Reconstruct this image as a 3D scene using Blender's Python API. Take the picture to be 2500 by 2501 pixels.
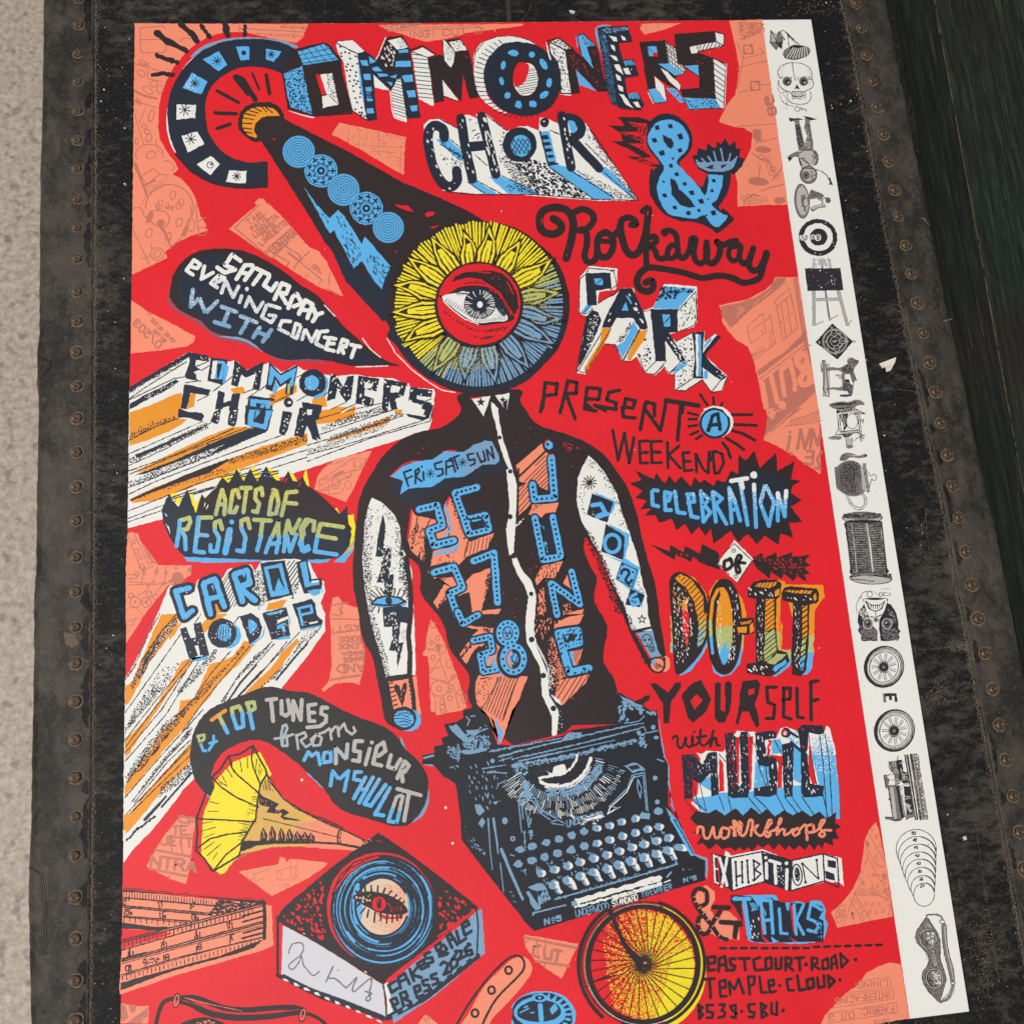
import bpy, math, random
from mathutils import Vector, Matrix
from math import radians, sin, cos, pi

# ------------------------------------------------------------------ camera, lamps, exposure
scene = bpy.context.scene
for o in list(bpy.data.objects):
    bpy.data.objects.remove(o)
F = 2700.0                       # focal length in pixels of the 2500 px wide photograph
CX, CY = 1250.0, 1250.5
CAMH = 0.62                      # height of the phone above the lid of the trunk
vy = Vector((-783.0, 10786.0, -F)).normalized()      # the poster's long side, seen by the camera
vx = Vector((28300.0, 1380.0, -F))
vx = (vx - vy * vx.dot(vy)).normalized()
vz = vx.cross(vy)
ROT = Matrix((vx, vy, vz))       # camera space -> world space
cam_data = bpy.data.cameras.new('camera')
cam_data.sensor_fit = 'HORIZONTAL'
cam_data.sensor_width = 36.0
cam_data.lens = 36.0 * F / 2500.0
cam_data.clip_start = 0.01
cam_data.clip_end = 60.0
cam = bpy.data.objects.new('camera', cam_data)
scene.collection.objects.link(cam)
cam.matrix_world = Matrix.Translation((0, 0, CAMH)) @ ROT.to_4x4()
scene.camera = cam

world = bpy.data.worlds.new('World')
scene.world = world
world.use_nodes = True
wb = world.node_tree.nodes['Background']
wb.inputs[0].default_value = (1.0, 0.98, 0.96, 1)
wb.inputs[1].default_value = 0.31

def area(name, loc, target, size, power, colour):
    l = bpy.data.lights.new(name, 'AREA')
    l.shape = 'RECTANGLE'
    l.size, l.size_y = size
    l.energy = power
    l.color = colour
    o = bpy.data.objects.new(name, l)
    scene.collection.objects.link(o)
    o.location = loc
    d = Vector(target) - Vector(loc)
    o.rotation_euler = d.to_track_quat('-Z', 'Y').to_euler()
    return o
area('ceiling_lamp', (-0.75, -0.15, 2.1), (0, 0.05, 0), (1.8, 1.4), 46, (1.0, 0.975, 0.94))

scene.view_settings.view_transform = 'Standard'
scene.view_settings.look = 'None'
scene.view_settings.exposure = 0.0
scene.view_settings.gamma = 1.0
scene.view_settings.use_curve_mapping = False
scene.cycles.max_bounces = 4

# ------------------------------------------------------------------ helpers
def at(px, py, z=0.0):
    """the spot of the place that the photograph shows at this pixel, on the level z"""
    d = ROT @ Vector((px - CX, CY - py, -F))
    t = (z - CAMH) / d.z
    return Vector((d.x * t, d.y * t, z))

def lin(r, g, b):
    f = lambda c: c / 12.92 if c <= 0.04045 else ((c + 0.055) / 1.055) ** 2.4
    return (f(r / 255), f(g / 255), f(b / 255), 1)

def tag(o, label=None, cat=None, group=None, kind=None):
    if label: o['label'] = label
    if cat: o['category'] = cat
    if group: o['group'] = group
    if kind: o['kind'] = kind
    return o

def empty(name, loc, parent=None):
    o = bpy.data.objects.new(name, None)
    scene.collection.objects.link(o)
    o.empty_display_size = 0.05
    o.location = loc
    if parent: o.parent = parent
    return o

ORG = Vector((0, 0, 0))
def link_mesh(name, verts, faces, mats, idx=None, parent=None, origin=None, smooth=False):
    me = bpy.data.meshes.new(name)
    if origin is not None:
        verts = [(v[0] - origin[0], v[1] - origin[1], v[2] - origin[2]) for v in verts]
    me.from_pydata(verts, [], faces)
    for m in mats: me.materials.append(m)
    if idx is not None:
        me.polygons.foreach_set('material_index', idx)
    if smooth:
        me.polygons.foreach_set('use_smooth', [True] * len(me.polygons))
    me.update()
    o = bpy.data.objects.new(name, me)
    scene.collection.objects.link(o)
    if origin is not None: o.location = origin
    if parent: o.parent = parent
    return o

def mat(name, rgb, rough=0.46, spec=0.25, var=0.07, scale=900.0):
    """printed ink or paper: its colour with a little uneven lay-down"""
    m = bpy.data.materials.new(name)
    m.use_nodes = True
    n, l = m.node_tree.nodes, m.node_tree.links
    b = n['Principled BSDF']
    b.inputs['Roughness'].default_value = rough
    b.inputs['Specular IOR Level'].default_value = spec
    tc = n.new('ShaderNodeTexCoord')
    nz = n.new('ShaderNodeTexNoise')
    nz.inputs['Scale'].default_value = scale
    nz.inputs['Detail'].default_value = 3
    nz2 = n.new('ShaderNodeTexNoise')
    nz2.inputs['Scale'].default_value = 14
    l.new(tc.outputs['Object'], nz.inputs['Vector'])
    l.new(tc.outputs['Object'], nz2.inputs['Vector'])
    ad = n.new('ShaderNodeMath'); ad.operation = 'ADD'
    l.new(nz.outputs['Fac'], ad.inputs[0]); l.new(nz2.outputs['Fac'], ad.inputs[1])
    mr = n.new('ShaderNodeMapRange')
    mr.inputs['From Min'].default_value = 0.6; mr.inputs['From Max'].default_value = 1.4
    mr.inputs['To Min'].default_value = 1 - var; mr.inputs['To Max'].default_value = 1 + var
    l.new(ad.outputs[0], mr.inputs['Value'])
    mx = n.new('ShaderNodeVectorMath'); mx.operation = 'SCALE'
    c = lin(*rgb)
    mx.inputs[0].default_value = c[:3]
    l.new(mr.outputs[0], mx.inputs['Scale'])
    l.new(mx.outputs[0], b.inputs['Base Color'])
    # the sheet's slight cockle and the grain of its surface
    nz3 = n.new('ShaderNodeTexNoise'); nz3.inputs['Scale'].default_value = 7; nz3.inputs['Detail'].default_value = 2
    l.new(tc.outputs['Object'], nz3.inputs['Vector'])
    u1 = n.new('ShaderNodeBump'); u1.inputs['Strength'].default_value = 0.5; u1.inputs['Distance'].default_value = 0.006
    u2 = n.new('ShaderNodeBump'); u2.inputs['Strength'].default_value = 0.12; u2.inputs['Distance'].default_value = 0.0004
    l.new(nz3.outputs['Fac'], u1.inputs['Height']); l.new(nz.outputs['Fac'], u2.inputs['Height'])
    l.new(u1.outputs['Normal'], u2.inputs['Normal']); l.new(u2.outputs['Normal'], b.inputs['Normal'])
    return m

RED = mat('red_ink', (224, 30, 42), var=0.1)
SAL = mat('salmon_ink', (242, 142, 112))
LIN = mat('salmon_line_ink', (190, 114, 98), var=0.1)
K = mat('brown_black_ink', (48, 37, 39), var=0.12)
N = mat('navy_black_ink', (36, 43, 58), var=0.12)
B = mat('sky_blue_ink', (92, 176, 232))
W = mat('white_paper', (232, 231, 226), rough=0.62, var=0.03)
Y = mat('yellow_ink', (242, 222, 44))
O = mat('orange_ink', (232, 148, 36))
G = mat('grey_blue_ink', (122, 160, 192), var=0.12)
PW = mat('mauve_overprint_ink', (150, 74, 92), var=0.1)
GR = mat('margin_grey_ink', (120, 116, 114), var=0.15)
GL = mat('margin_pale_grey_ink', (183, 180, 174), var=0.1)
DG = mat('margin_dark_ink', (44, 42, 48), var=0.15)
DB = mat('deep_blue_ink', (62, 105, 140), var=0.12)
OL = mat('olive_overprint_ink', (178, 186, 118), var=0.2)
PEN = mat('pencil', (120, 118, 125))

FR = [0.0, 0.0, 1.0]
KZ = 500.0 / 1931.0
def fr(ox, oy, k=KZ):
    """drawing frame: origin on the photograph's pixel grid and size of one unit"""
    FR[:] = [ox, oy, k]

def P(s):
    if isinstance(s, str):
        v = [float(t) for t in s.replace(',', ' ').split()]
        s = list(zip(v[0::2], v[1::2]))
    return [(FR[0] + x * FR[2], FR[1] + y * FR[2]) for x, y in s]

def crom(p, closed, n=5):
    """smooth curve through the points"""
    out, L = [], len(p)
    for i in range(L if closed else L - 1):
        a = p[(i - 1) % L] if closed or i > 0 else p[0]
        b, c = p[i], p[(i + 1) % L]
        d = p[(i + 2) % L] if closed or i + 2 < L else p[-1]
        for k in range(n):
            t = k / n
            out.append(tuple(0.5 * (2 * b[j] + (c[j] - a[j]) * t + (2 * a[j] - 5 * b[j] + 4 * c[j] - d[j]) * t * t
                             + (3 * b[j] - a[j] - 3 * c[j] + d[j]) * t ** 3) for j in (0, 1)))
    if not closed: out.append(p[-1])
    return out

def resample(p, closed, step):
    out, L = [], len(p)
    for i in range(L if closed else L - 1):
        a, b = p[i], p[(i + 1) % L]
        n = max(1, int(math.hypot(b[0] - a[0], b[1] - a[1]) / step))
        for k in range(n):
            out.append((a[0] + (b[0] - a[0]) * k / n, a[1] + (b[1] - a[1]) * k / n))
    if not closed: out.append(p[-1])
    return out

def inside(p, x, y):
    c, j = False, len(p) - 1
    for i in range(len(p)):
        if (p[i][1] > y) != (p[j][1] > y) and x < (p[j][0] - p[i][0]) * (y - p[i][1]) / (p[j][1] - p[i][1]) + p[i][0]:
            c = not c
        j = i
    return c

def near(x, y, a, b, h):
    dx, dy = b[0] - a[0], b[1] - a[1]
    t = max(0, min(1, ((x - a[0]) * dx + (y - a[1]) * dy) / (dx * dx + dy * dy)))
    return (x - a[0] - t * dx) ** 2 + (y - a[1] - t * dy) ** 2 < h * h

FONT = {k: v.replace(' ', '') for k, v in {
    'A': '002640|1232', 'B': '00063645443303|3342413000', 'C': '4536160501103041', 'D': '00062644422000', 'E': '46060040|0333',
    'F': '460600|0333', 'G': '45361605011030414323', 'H': '0600|0343|4640', 'I': '2620', 'J': '4641301001', 'K': '0600|460340',
    'L': '060040', 'M': '0006234640', 'N': '00064046', 'O': '160501103041453616', 'P': '00063645443303', 'Q': '160501103041453616|2240',
    'R': '00063645443303|2340', 'S': '453616050413334241301001', 'T': '0646|2620', 'U': '060110304146', 'V': '062046', 'W': '0610233046',
    'X': '0640|4600', 'Y': '062346|2320', 'Z': '06460040', '0': '160501103041453616', '1': '152620|1030', '2': '0616364442020040',
    '3': '051636454433|13334241301001', '4': '360242|3630', '5': '460604344341301001', '6': '3615030110304142331302', '7': '064620',
    '8': '1304051636454433130201103041423313', '9': '1031434536160504133344', '.': '2021', '-': '0343', ':': '2122|2425', '/': '0046',
    'i': '2420|2526', 'e': '0343443514 0301 104 0'.replace(' ', ''), 'o': '130211223313', '*': '1135|1531|0343', '~': '2333', "'": '2625',
    'c': '3414031201 1030'.replace(' ', ''), 'n': '0004|03143430', 'r': '0004|031434', 'm': '0004|031423|20233443 40'.replace(' ', ''),
    'f': '36261410|0343', '!': '2622|2021', 'E2': '', '(': '', ' ': ''}.items()}
FW = {'I': 0.45, 'i': 0.45, '.': 0.5, ':': 0.5, ' ': 0.6, '~': 0.7, 'M': 1.25, 'W': 1.25, '1': 0.7, "'": 0.4}

import numpy
GRID = numpy.zeros((420, 420), dtype=numpy.int32)
PZ = 0.0016            # upper face of the poster's paper above the lid
# the white margin curls up a little along a crease beside the printed area
HA, HB = at(1866, 48, PZ), at(2229, 2488, PZ)
HU = (HB - HA).normalized()
HX = Vector((-HU.y, HU.x, 0))            # across the strip, outwards
if HX.x < 0: HX = -HX
CURL = radians(4.0)
HN = Vector((-HX.x * sin(CURL), -HX.y * sin(CURL), cos(CURL)))
def sheet(px, py):
    p = at(px, py, PZ)
    if (p - HA).dot(HX) <= 0: return p
    d = ROT @ Vector((px - CX, CY - py, -F))
    o = Vector((0, 0, CAMH))
    return o + d * ((HA - o).dot(HN) / d.dot(HN))
class Part:
    """collects printed shapes, painted one over the other, and links them as ONE mesh"""
    def __init__(s, name, parent, tier=1, label=None):
        s.name, s.parent, s.label = name, parent, label
        s.v, s.f, s.i, s.mats, s.pend = [], [], [], [], []
        s.rnd = random.Random(name + str(label))
        s.amp = 0.9
        s.rec = []
    def mi(s, m):
        if m not in s.mats: s.mats.append(m)
        return s.mats.index(m)
    def up(s):
        """lay the shapes drawn since the last call down as one film of ink over whatever is under them"""
        if not s.pend: return
        cells = []
        for p, m in s.pend:
            ys = [y for x, y in p]; y0, y1 = min(ys), max(ys)
            if y1 - y0 < 24:
                xs = [x for x, y in p]
                spans = [(int((y0 + 300) / 8), int((y1 + 300) / 8) + 1, min(xs), max(xs))]
            else:
                spans = []
                for r in range(int((y0 + 300) / 8), int((y1 + 300) / 8) + 1):
                    lo, hi, t0, t1 = 1e9, -1e9, r * 8 - 302, r * 8 - 290
                    for i in range(len(p)):
                        (xa, ya), (xb, yb_) = p[i - 1], p[i]
                        if max(ya, yb_) < t0 or min(ya, yb_) > t1: continue
                        for t in (max(t0, min(ya, yb_)), min(t1, max(ya, yb_))):
                            x = xa if abs(yb_ - ya) < 1e-6 else xa + (xb - xa) * (t - ya) / (yb_ - ya)
                            lo, hi = min(lo, x), max(hi, x)
                        if abs(yb_ - ya) < 1e-6: lo, hi = min(lo, xa, xb), max(hi, xa, xb)
                    if hi >= lo: spans.append((r, r + 1, lo, hi))
            for r0, r1, lo, hi in spans:
                cells.append((slice(max(0, r0), max(0, r1)), slice(max(0, int((lo + 300) / 8)), max(0, int((hi + 300) / 8) + 1))))
        L = 0
        for c in cells:
            g = GRID[c]
            if g.size: L = max(L, int(g.max()))
        L += 1
        for c in cells: GRID[c] = L
        for j, (p, m) in enumerate(s.pend):
            z = PZ + L * 7e-6 + (j % 8) * 0.8e-6
            k = len(s.v)
            s.v += [(q.x, q.y, q.z + z - PZ) for q in (sheet(x, y) for x, y in p)]
            a = sum(p[i][0] * p[i - 1][1] - p[i - 1][0] * p[i][1] for i in range(len(p)))
            r = range(k, k + len(p))
            s.f.append(tuple(r) if a > 0 else tuple(reversed(r)))
            s.i.append(s.mi(m))
        s.pend = []
    def face(s, p, m):
        if len(p) > 2: s.pend.append((p, m))
    def jit(s, p, closed=True, amp=None):
        amp = s.amp if amp is None else amp
        if amp <= 0: return p
        r = s.rnd
        return [(x + r.uniform(-amp, amp), y + r.uniform(-amp, amp)) for x, y in resample(p, closed, 5 + amp * 2)]
    def g(s, m, p, amp=None):
        s.up(); s.face(s.jit(P(p), True, amp), m)
    def c(s, m, p, amp=None):
        s.up(); s.face(s.jit(crom(P(p), True), True, amp), m)
    def strip(s, m, p, w, amp=None, taper=0.0, closed=False, new=True):
        amp = s.amp * 0.6 if amp is None else amp
        if closed: p = p + [p[0]]
        q = [p[0]]
        for a in p[1:]:
            if math.hypot(a[0] - q[-1][0], a[1] - q[-1][1]) > 0.05: q.append(a)
        if len(q) < 2: return
        if new: s.up()
        if s.rec is not None: s.rec += [(q[i], q[i + 1], w / 2) for i in range(len(q) - 1)]
        if w > 3.5 and not taper:
            st = 0
            for i in range(1, len(q) - 1):
                a1 = math.atan2(q[i][1] - q[i - 1][1], q[i][0] - q[i - 1][0]); a2 = math.atan2(q[i + 1][1] - q[i][1], q[i + 1][0] - q[i][0])
                if abs((a2 - a1 + pi) % (2 * pi) - pi) > 0.55:
                    s.run(m, q[st:i + 1], w, amp, 0, False); st = i
            if st: return s.run(m, q[st:], w, amp, 0, False)
        s.run(m, q, w, amp, taper, closed)
    def run(s, m, p, w, amp, taper, closed):
        if amp > 0:
            p = resample(p, False, max(4.0, w * 0.5))
        n = len(p)
        tw = lambda i: w * 0.5 * (1 - taper * i / (n - 1)) if taper >= 0 else w * 0.5 * (1 + taper * (1 - i / (n - 1)))
        L, R = [], []
        for i in range(n):
            a, b = p[max(0, i - 1)], p[min(n - 1, i + 1)]
            if closed and i in (0, n - 1): a, b = p[-2], p[1]
            dx, dy = b[0] - a[0], b[1] - a[1]
            d = math.hypot(dx, dy) or 1
            nx, ny = -dy / d, dx / d
            k = 1
            if 0 < i < n - 1:
                e = math.hypot(p[i][0] - a[0], p[i][1] - a[1]) or 1
                k = 1 / max(0.55, abs((p[i][0] - a[0]) / e * dx / d + (p[i][1] - a[1]) / e * dy / d))
            h = tw(i) * k
            j1, j2 = (s.rnd.uniform(-amp, amp) for _ in '12')
            L.append((p[i][0] + nx * (h + j1), p[i][1] + ny * (h + j1)))
            R.append((p[i][0] - nx * (h + j2), p[i][1] - ny * (h + j2)))
        for i in range(n - 1):
            s.face([L[i], L[i + 1], R[i + 1], R[i]], m)
        if not closed and w > 2.0:
            for e, b, h in ((0, 1, tw(0)), (n - 1, n - 2, tw(n - 1))):
                t = math.atan2(p[e][1] - p[b][1], p[e][0] - p[b][0])
                s.face([(p[e][0] + h * cos(t + a), p[e][1] + h * sin(t + a)) for a in (-pi / 2, -pi / 4, 0, pi / 4, pi / 2)], m)
    def s(s, m, w, p, amp=None, taper=0.0, closed=False):
        for q in (p.split('|') if isinstance(p, str) else [p]):
            s.strip(m, P(q), w * FR[2], amp, taper, closed)
    def q(s, m, w, p, amp=None, taper=0.0, closed=False):
        for q in p.split('|'):
            s.strip(m, crom(P(q), closed), w * FR[2], amp, taper, closed)
    def gl(s, m, p, lm, w, amp=None):
        """filled shape with a drawn outline"""
        s.g(m, p, amp); s.s(lm, w, p, None, 0, True)
    def o(s, m, x, y, r, ry=None, rot=0, n=None, amp=None):
        ry = r if ry is None else ry
        n = n or max(8, min(64, int(r * FR[2] * 1.2)))
        c0, s0 = cos(radians(rot)), sin(radians(rot))
        p = [(x + r * cos(a) * c0 - ry * sin(a) * s0, y + r * cos(a) * s0 + ry * sin(a) * c0) for a in [2 * pi * k / n for k in range(n)]]
        s.up(); s.face(s.jit(P(p), True, 0 if r * FR[2] < 8 else amp), m)
    def ring(s, m, x, y, r, w, ry=None, rot=0, a0=0, a1=360, amp=0.3):
        ry = r if ry is None else ry
        n = max(10, min(72, int(r * FR[2] * 1.5)))
        c0, s0 = cos(radians(rot)), sin(radians(rot))
        cl = a1 - a0 == 360
        p = [(x + r * cos(a) * c0 - ry * sin(a) * s0, y + r * cos(a) * s0 + ry * sin(a) * c0)
             for a in [radians(a0 + (a1 - a0) * k / n) for k in range(n + (0 if cl else 1))]]
        s.strip(m, P(p), w * FR[2], amp, 0, cl)
    def h(s, m, p, ang, gap, w, jig=0.15, keep=1.0, fade=0.0):
        """hatching clipped to a shape"""
        p = P(p); gap *= FR[2]; w *= FR[2]
        c0, s0 = cos(radians(ang)), sin(radians(ang))
        r = [(x * c0 + y * s0, -x * s0 + y * c0) for x, y in p]
        y = min(b for a, b in r) + gap * 0.5
        top = max(b for a, b in r)
        s.up()
        while y < top:
            yy = y + s.rnd.uniform(-jig, jig) * gap
            xs = []
            for i in range(len(r)):
                (x1, y1), (x2, y2) = r[i - 1], r[i]
                if (y1 > yy) != (y2 > yy): xs.append(x1 + (x2 - x1) * (yy - y1) / (y2 - y1))
            xs.sort()
            for a, b in zip(xs[0::2], xs[1::2]):
                if s.rnd.random() < keep and b - a > 1.5:
                    a2 = a + (b - a) * s.rnd.uniform(0, fade) if fade > 0 else a
                    b2 = b - (b - a) * s.rnd.uniform(0, -fade) if fade < 0 else b
                    y2 = yy + s.rnd.uniform(-jig, jig) * gap * 0.5
                    s.strip(m, [(a2 * c0 - yy * s0, a2 * s0 + yy * c0), (b2 * c0 - y2 * s0, b2 * s0 + y2 * c0)], w, 0, new=False)
            y += gap
        s.up()
    def d(s, m, p, gap, r, grad=None, keep=0.85, long=1.0, ang=0.0, spread=180, on=False):
        """grain, dots or dashes clipped to a shape; grad = x0 y0 x1 y1 from dense to bare"""
        p = P(p); gap *= FR[2]; r *= FR[2]
        if grad: (gx, gy), (hx, hy) = P([grad[:2], grad[2:]])
        x0, x1 = min(a for a, b in p), max(a for a, b in p)
        y0, y1 = min(b for a, b in p), max(b for a, b in p)
        s.up()
        y, row = y0, 0
        while y < y1:
            x = x0 + (gap / 2 if row % 2 else 0)
            while x < x1:
                a, b = x + s.rnd.uniform(-0.4, 0.4) * gap, y + s.rnd.uniform(-0.4, 0.4) * gap
                k = keep
                if grad:
                    t = ((a - gx) * (hx - gx) + (b - gy) * (hy - gy)) / ((hx - gx) ** 2 + (hy - gy) ** 2)
                    k *= max(0, min(1, 1.15 - t))
                if s.rnd.random() < k and inside(p, a, b) and (not on or any(near(a, b, e0, e1, hw - 0.6 * r) for e0, e1, hw in s.rec)):
                    rr = r * s.rnd.uniform(0.5, 1.3)
                    t = radians(ang + s.rnd.uniform(-spread, spread))
                    n = 5 if rr < 3 else 7
                    e = []
                    for j in range(n):
                        u = 2 * pi * j / n
                        f = rr * s.rnd.uniform(0.75, 1.25)
                        ex, ey = f * long * cos(u), f * sin(u)
                        e.append((a + ex * cos(t) - ey * sin(t), b + ex * sin(t) + ey * cos(t)))
                    s.face(e, m)
                x += gap
            y += gap * 0.87; row += 1
        s.up()
    def t(s, m, w, txt, x0, y0, x1, y1, hx, hy, gap=0.35, wob=0.0, amp=None):
        """hand lettering along a base line"""
        tot = sum(FW.get(ch, 1) for ch in txt) + gap * (len(txt) - 1)
        ux, uy = (x1 - x0) / tot, (y1 - y0) / tot
        k = 0.0
        for ch in txt:
            f = FW.get(ch, 1)
            r = s.rnd
            bx, by = r.uniform(-wob, wob), r.uniform(-wob, wob)
            for st in FONT.get(ch, FONT.get(ch.upper(), '')).split('|'):
                q = []
                for j in range(0, len(st) - 1, 2):
                    gx, gy = int(st[j]) / 4, int(st[j + 1]) / 6
                    if f < 0.6: gx = 0.5
                    q.append((x0 + bx + ux * (k + gx * f) + hx * gy, y0 + by + uy * (k + gx * f) + hy * gy))
                if len(q) > 1: s.strip(m, P(q), w * FR[2], amp)
            k += f + gap
    def build(s):
        s.up()
        o = link_mesh(s.name, [(x - ORG[0], y - ORG[1], z - ORG[2]) for x, y, z in s.v], s.f, s.mats, s.i, s.parent)
        if s.label: o['label'] = s.label
        return o
# ------------------------------------------------------------------ the setting and the trunk
def nodes(name):
    m = bpy.data.materials.new(name)
    m.use_nodes = True
    return m, m.node_tree.nodes, m.node_tree.links, m.node_tree.nodes['Principled BSDF']

def noise(n, l, vec, scale, detail=4, rough=0.6, stretch=None):
    z = n.new('ShaderNodeTexNoise')
    z.inputs['Scale'].default_value = scale
    z.inputs['Detail'].default_value = detail
    z.inputs['Roughness'].default_value = rough
    if stretch:
        mp = n.new('ShaderNodeMapping')
        mp.inputs['Scale'].default_value = stretch[:3]
        mp.inputs['Rotation'].default_value[2] = stretch[3] if len(stretch) > 3 else 0
        l.new(vec, mp.inputs['Vector'])
        vec = mp.outputs['Vector']
    l.new(vec, z.inputs['Vector'])
    return z.outputs['Fac']

def ramp(n, l, src, stops):
    r = n.new('ShaderNodeValToRGB')
    while len(r.color_ramp.elements) < len(stops): r.color_ramp.elements.new(0.5)
    for e, (p, c) in zip(r.color_ramp.elements, stops):
        e.position = p
        e.color = c if len(c) == 4 else lin(*c)
    l.new(src, r.inputs['Fac'])
    return r.outputs['Color']

def mix(n, l, fac, a, b):
    x = n.new('ShaderNodeMix'); x.data_type = 'RGBA'
    if isinstance(fac, float): x.inputs[0].default_value = fac
    else: l.new(fac, x.inputs[0])
    for s, k in ((a, 6), (b, 7)):
        if isinstance(s, tuple): x.inputs[k].default_value = s
        else: l.new(s, x.inputs[k])
    return x.outputs[2]

def bump(n, l, b, h, strength, dist):
    u = n.new('ShaderNodeBump')
    u.inputs['Strength'].default_value = strength
    u.inputs['Distance'].default_value = dist
    l.new(h, u.inputs['Height'])
    l.new(u.outputs['Normal'], b.inputs['Normal'])

BW = ((0, 0, 0, 1), (1, 1, 1, 1))
def leather(name, dark, mid, dust, m0, m1, scale, squash, rough=0.5, wear=0.5):
    """blackened cloth or leather: dark finish rubbed through to a dusty brown-grey"""
    m, n, l, b = nodes(name)
    v = n.new('ShaderNodeTexCoord').outputs['Object']
    a = noise(n, l, v, scale, 8, 0.78, squash)
    c = noise(n, l, v, 10, 6, 0.65)
    d = noise(n, l, v, 31, 5, 0.7)
    f = noise(n, l, v, scale * 5, 4, 0.75)
    ad = n.new('ShaderNodeMath'); ad.operation = 'ADD'
    mu = n.new('ShaderNodeMath'); mu.operation = 'MULTIPLY_ADD'; mu.inputs[1].default_value = 0.8; mu.inputs[2].default_value = -0.4
    l.new(c, mu.inputs[0]); l.new(a, ad.inputs[0]); l.new(mu.outputs[0], ad.inputs[1])
    mid2 = mix(n, l, ramp(n, l, d, [(0.38, BW[0]), (0.66, BW[1])]), lin(*mid), lin(*dust))
    col = mix(n, l, ramp(n, l, ad.outputs[0], [(m0, BW[0]), (m1, BW[1])]), lin(*dark), mid2)
    col = mix(n, l, ramp(n, l, f, [(0.54, BW[0]), (0.75, (wear, wear, wear, 1))]), col, lin(*[min(255, k + 24) for k in dust]))
    s1 = noise(n, l, v, 26, 2, 0.5, (1, 0.05, 1, 0.8)); s2 = noise(n, l, v, 30, 2, 0.5, (1, 0.05, 1, -0.5))
    for q in (s1, s2):
        col = mix(n, l, ramp(n, l, q, [(0.73, BW[0]), (0.755, (0.3, 0.3, 0.3, 1))]), col, lin(*[min(255, k + 40) for k in dust]))
    l.new(col, b.inputs['Base Color'])
    b.inputs['Roughness'].default_value = rough
    b.inputs['Specular IOR Level'].default_value = 0.2
    bump(n, l, b, ad.outputs[0], 0.5, 0.0016)
    return m

LID = leather('black_lid_cloth', (13, 14, 17), (54, 50, 46), (80, 74, 65), 0.49, 0.66, 120, (0.75, 1.3, 1), 0.5, 0.45)
BAND = leather('worn_black_leather', (40, 38, 36), (64, 60, 56), (82, 75, 67), 0.4, 0.6, 75, (1.2, 0.7, 1), 0.48, 0.5)
CORE = leather('bare_black_leather', (14, 14, 16), (30, 29, 29), (52, 48, 45), 0.45, 0.65, 160, (1, 1, 1), 0.45, 0.4)
DUST = mat('settled_dust', (104, 93, 80), rough=0.9, var=0.35, scale=500)
EDGE = mat('dark_seam', (30, 26, 22), rough=0.7)
m, n, l, b = nodes('rusty_iron'); RUST = m
v = n.new('ShaderNodeTexCoord').outputs['Object']
a = noise(n, l, v, 420, 4, 0.65)
l.new(ramp(n, l, a, [(0.36, (56, 43, 34)), (0.5, (88, 70, 54)), (0.66, (146, 122, 96))]), b.inputs['Base Color'])
b.inputs['Roughness'].default_value = 0.55
b.inputs['Metallic'].default_value = 0.4
bump(n, l, b, a, 0.6, 0.0008)
HALO = mat('rust_stain', (112, 95, 76), rough=0.85, var=0.3, scale=700)

# floor: beige speckled terrazzo, a trunk's height below
FZ = -0.42
m, n, l, b = nodes('speckled_floor')
v = n.new('ShaderNodeTexCoord').outputs['Object']
a = noise(n, l, v, 150, 4, 0.65); c = noise(n, l, v, 46, 3, 0.5); e = noise(n, l, v, 210, 3, 0.6); e2 = noise(n, l, v, 90, 2, 0.4)
col = ramp(n, l, a, [(0.34, (160, 146, 130)), (0.5, (186, 172, 156)), (0.66, (206, 193, 178))])
col = mix(n, l, ramp(n, l, c, [(0.4, BW[0]), (0.7, (0.22, 0.22, 0.22, 1))]), col, lin(168, 153, 134))
col = mix(n, l, ramp(n, l, e, [(0.62, BW[0]), (0.72, (0.5, 0.5, 0.5, 1))]), col, lin(118, 101, 86))
col = mix(n, l, ramp(n, l, e2, [(0.6, BW[0]), (0.7, (0.6, 0.6, 0.6, 1))]), col, lin(112, 98, 86))
l.new(col, b.inputs['Base Color'])
b.inputs['Roughness'].default_value = 0.5
fl = link_mesh('floor', [(-4, -4, FZ), (4, -4, FZ), (4, 4, FZ), (-4, 4, FZ)], [(0, 1, 2, 3)], [m])
tag(fl, kind='structure')

LX = lambda s: [(float(a) * 400 / 309, float(b) * 400 / 309) for a, b in (t.split(',') for t in s.split())]
RX = lambda s, ox, oy, k: [(ox + float(a) * k, oy + float(b) * k) for a, b in (t.split(',') for t in s.split())]
k2, k3 = 500 / 966, 500 / 644
ls = LX('183,-420 178,0 177,250 176,500 175,750 174,1000 173,1250 172,1500 169,1750 167,1931 160,2350')
lo = LX('90,-420 79,0 76,200 72,330 70,620 66,668 66,720 69,760 66,900 63,1080 59,1130 60,1210 56,1400 54,1560 50,1640 49,1700 51,1810 54,1931 46,2350')
rs = RX('40,-420 110,0 165,240 210,500 265,800 320,1100 375,1350 430,1650 490,1931', 2000, 0, k2) + RX('395,320 430,540 470,740 510,960 550,1180 590,1400 644,1700 760,2400', 2000, 1000, k3)
ro = RX('240,-420 325,0 385,310 440,600 500,900 560,1200 620,1480 680,1750 716,1931', 2000, 0, k2) + RX('540,300 556,350 570,420 610,620 644,800 730,1250 810,1700 930,2400', 2000, 1000, k3)

def xat(p, y):
    for (x0, y0), (x1, y1) in zip(p, p[1:]):
        if y0 <= y <= y1: return x0 + (x1 - x0) * (y - y0) / (y1 - y0)
    return p[-1][0] if y > p[-1][1] else p[0][0]

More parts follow.
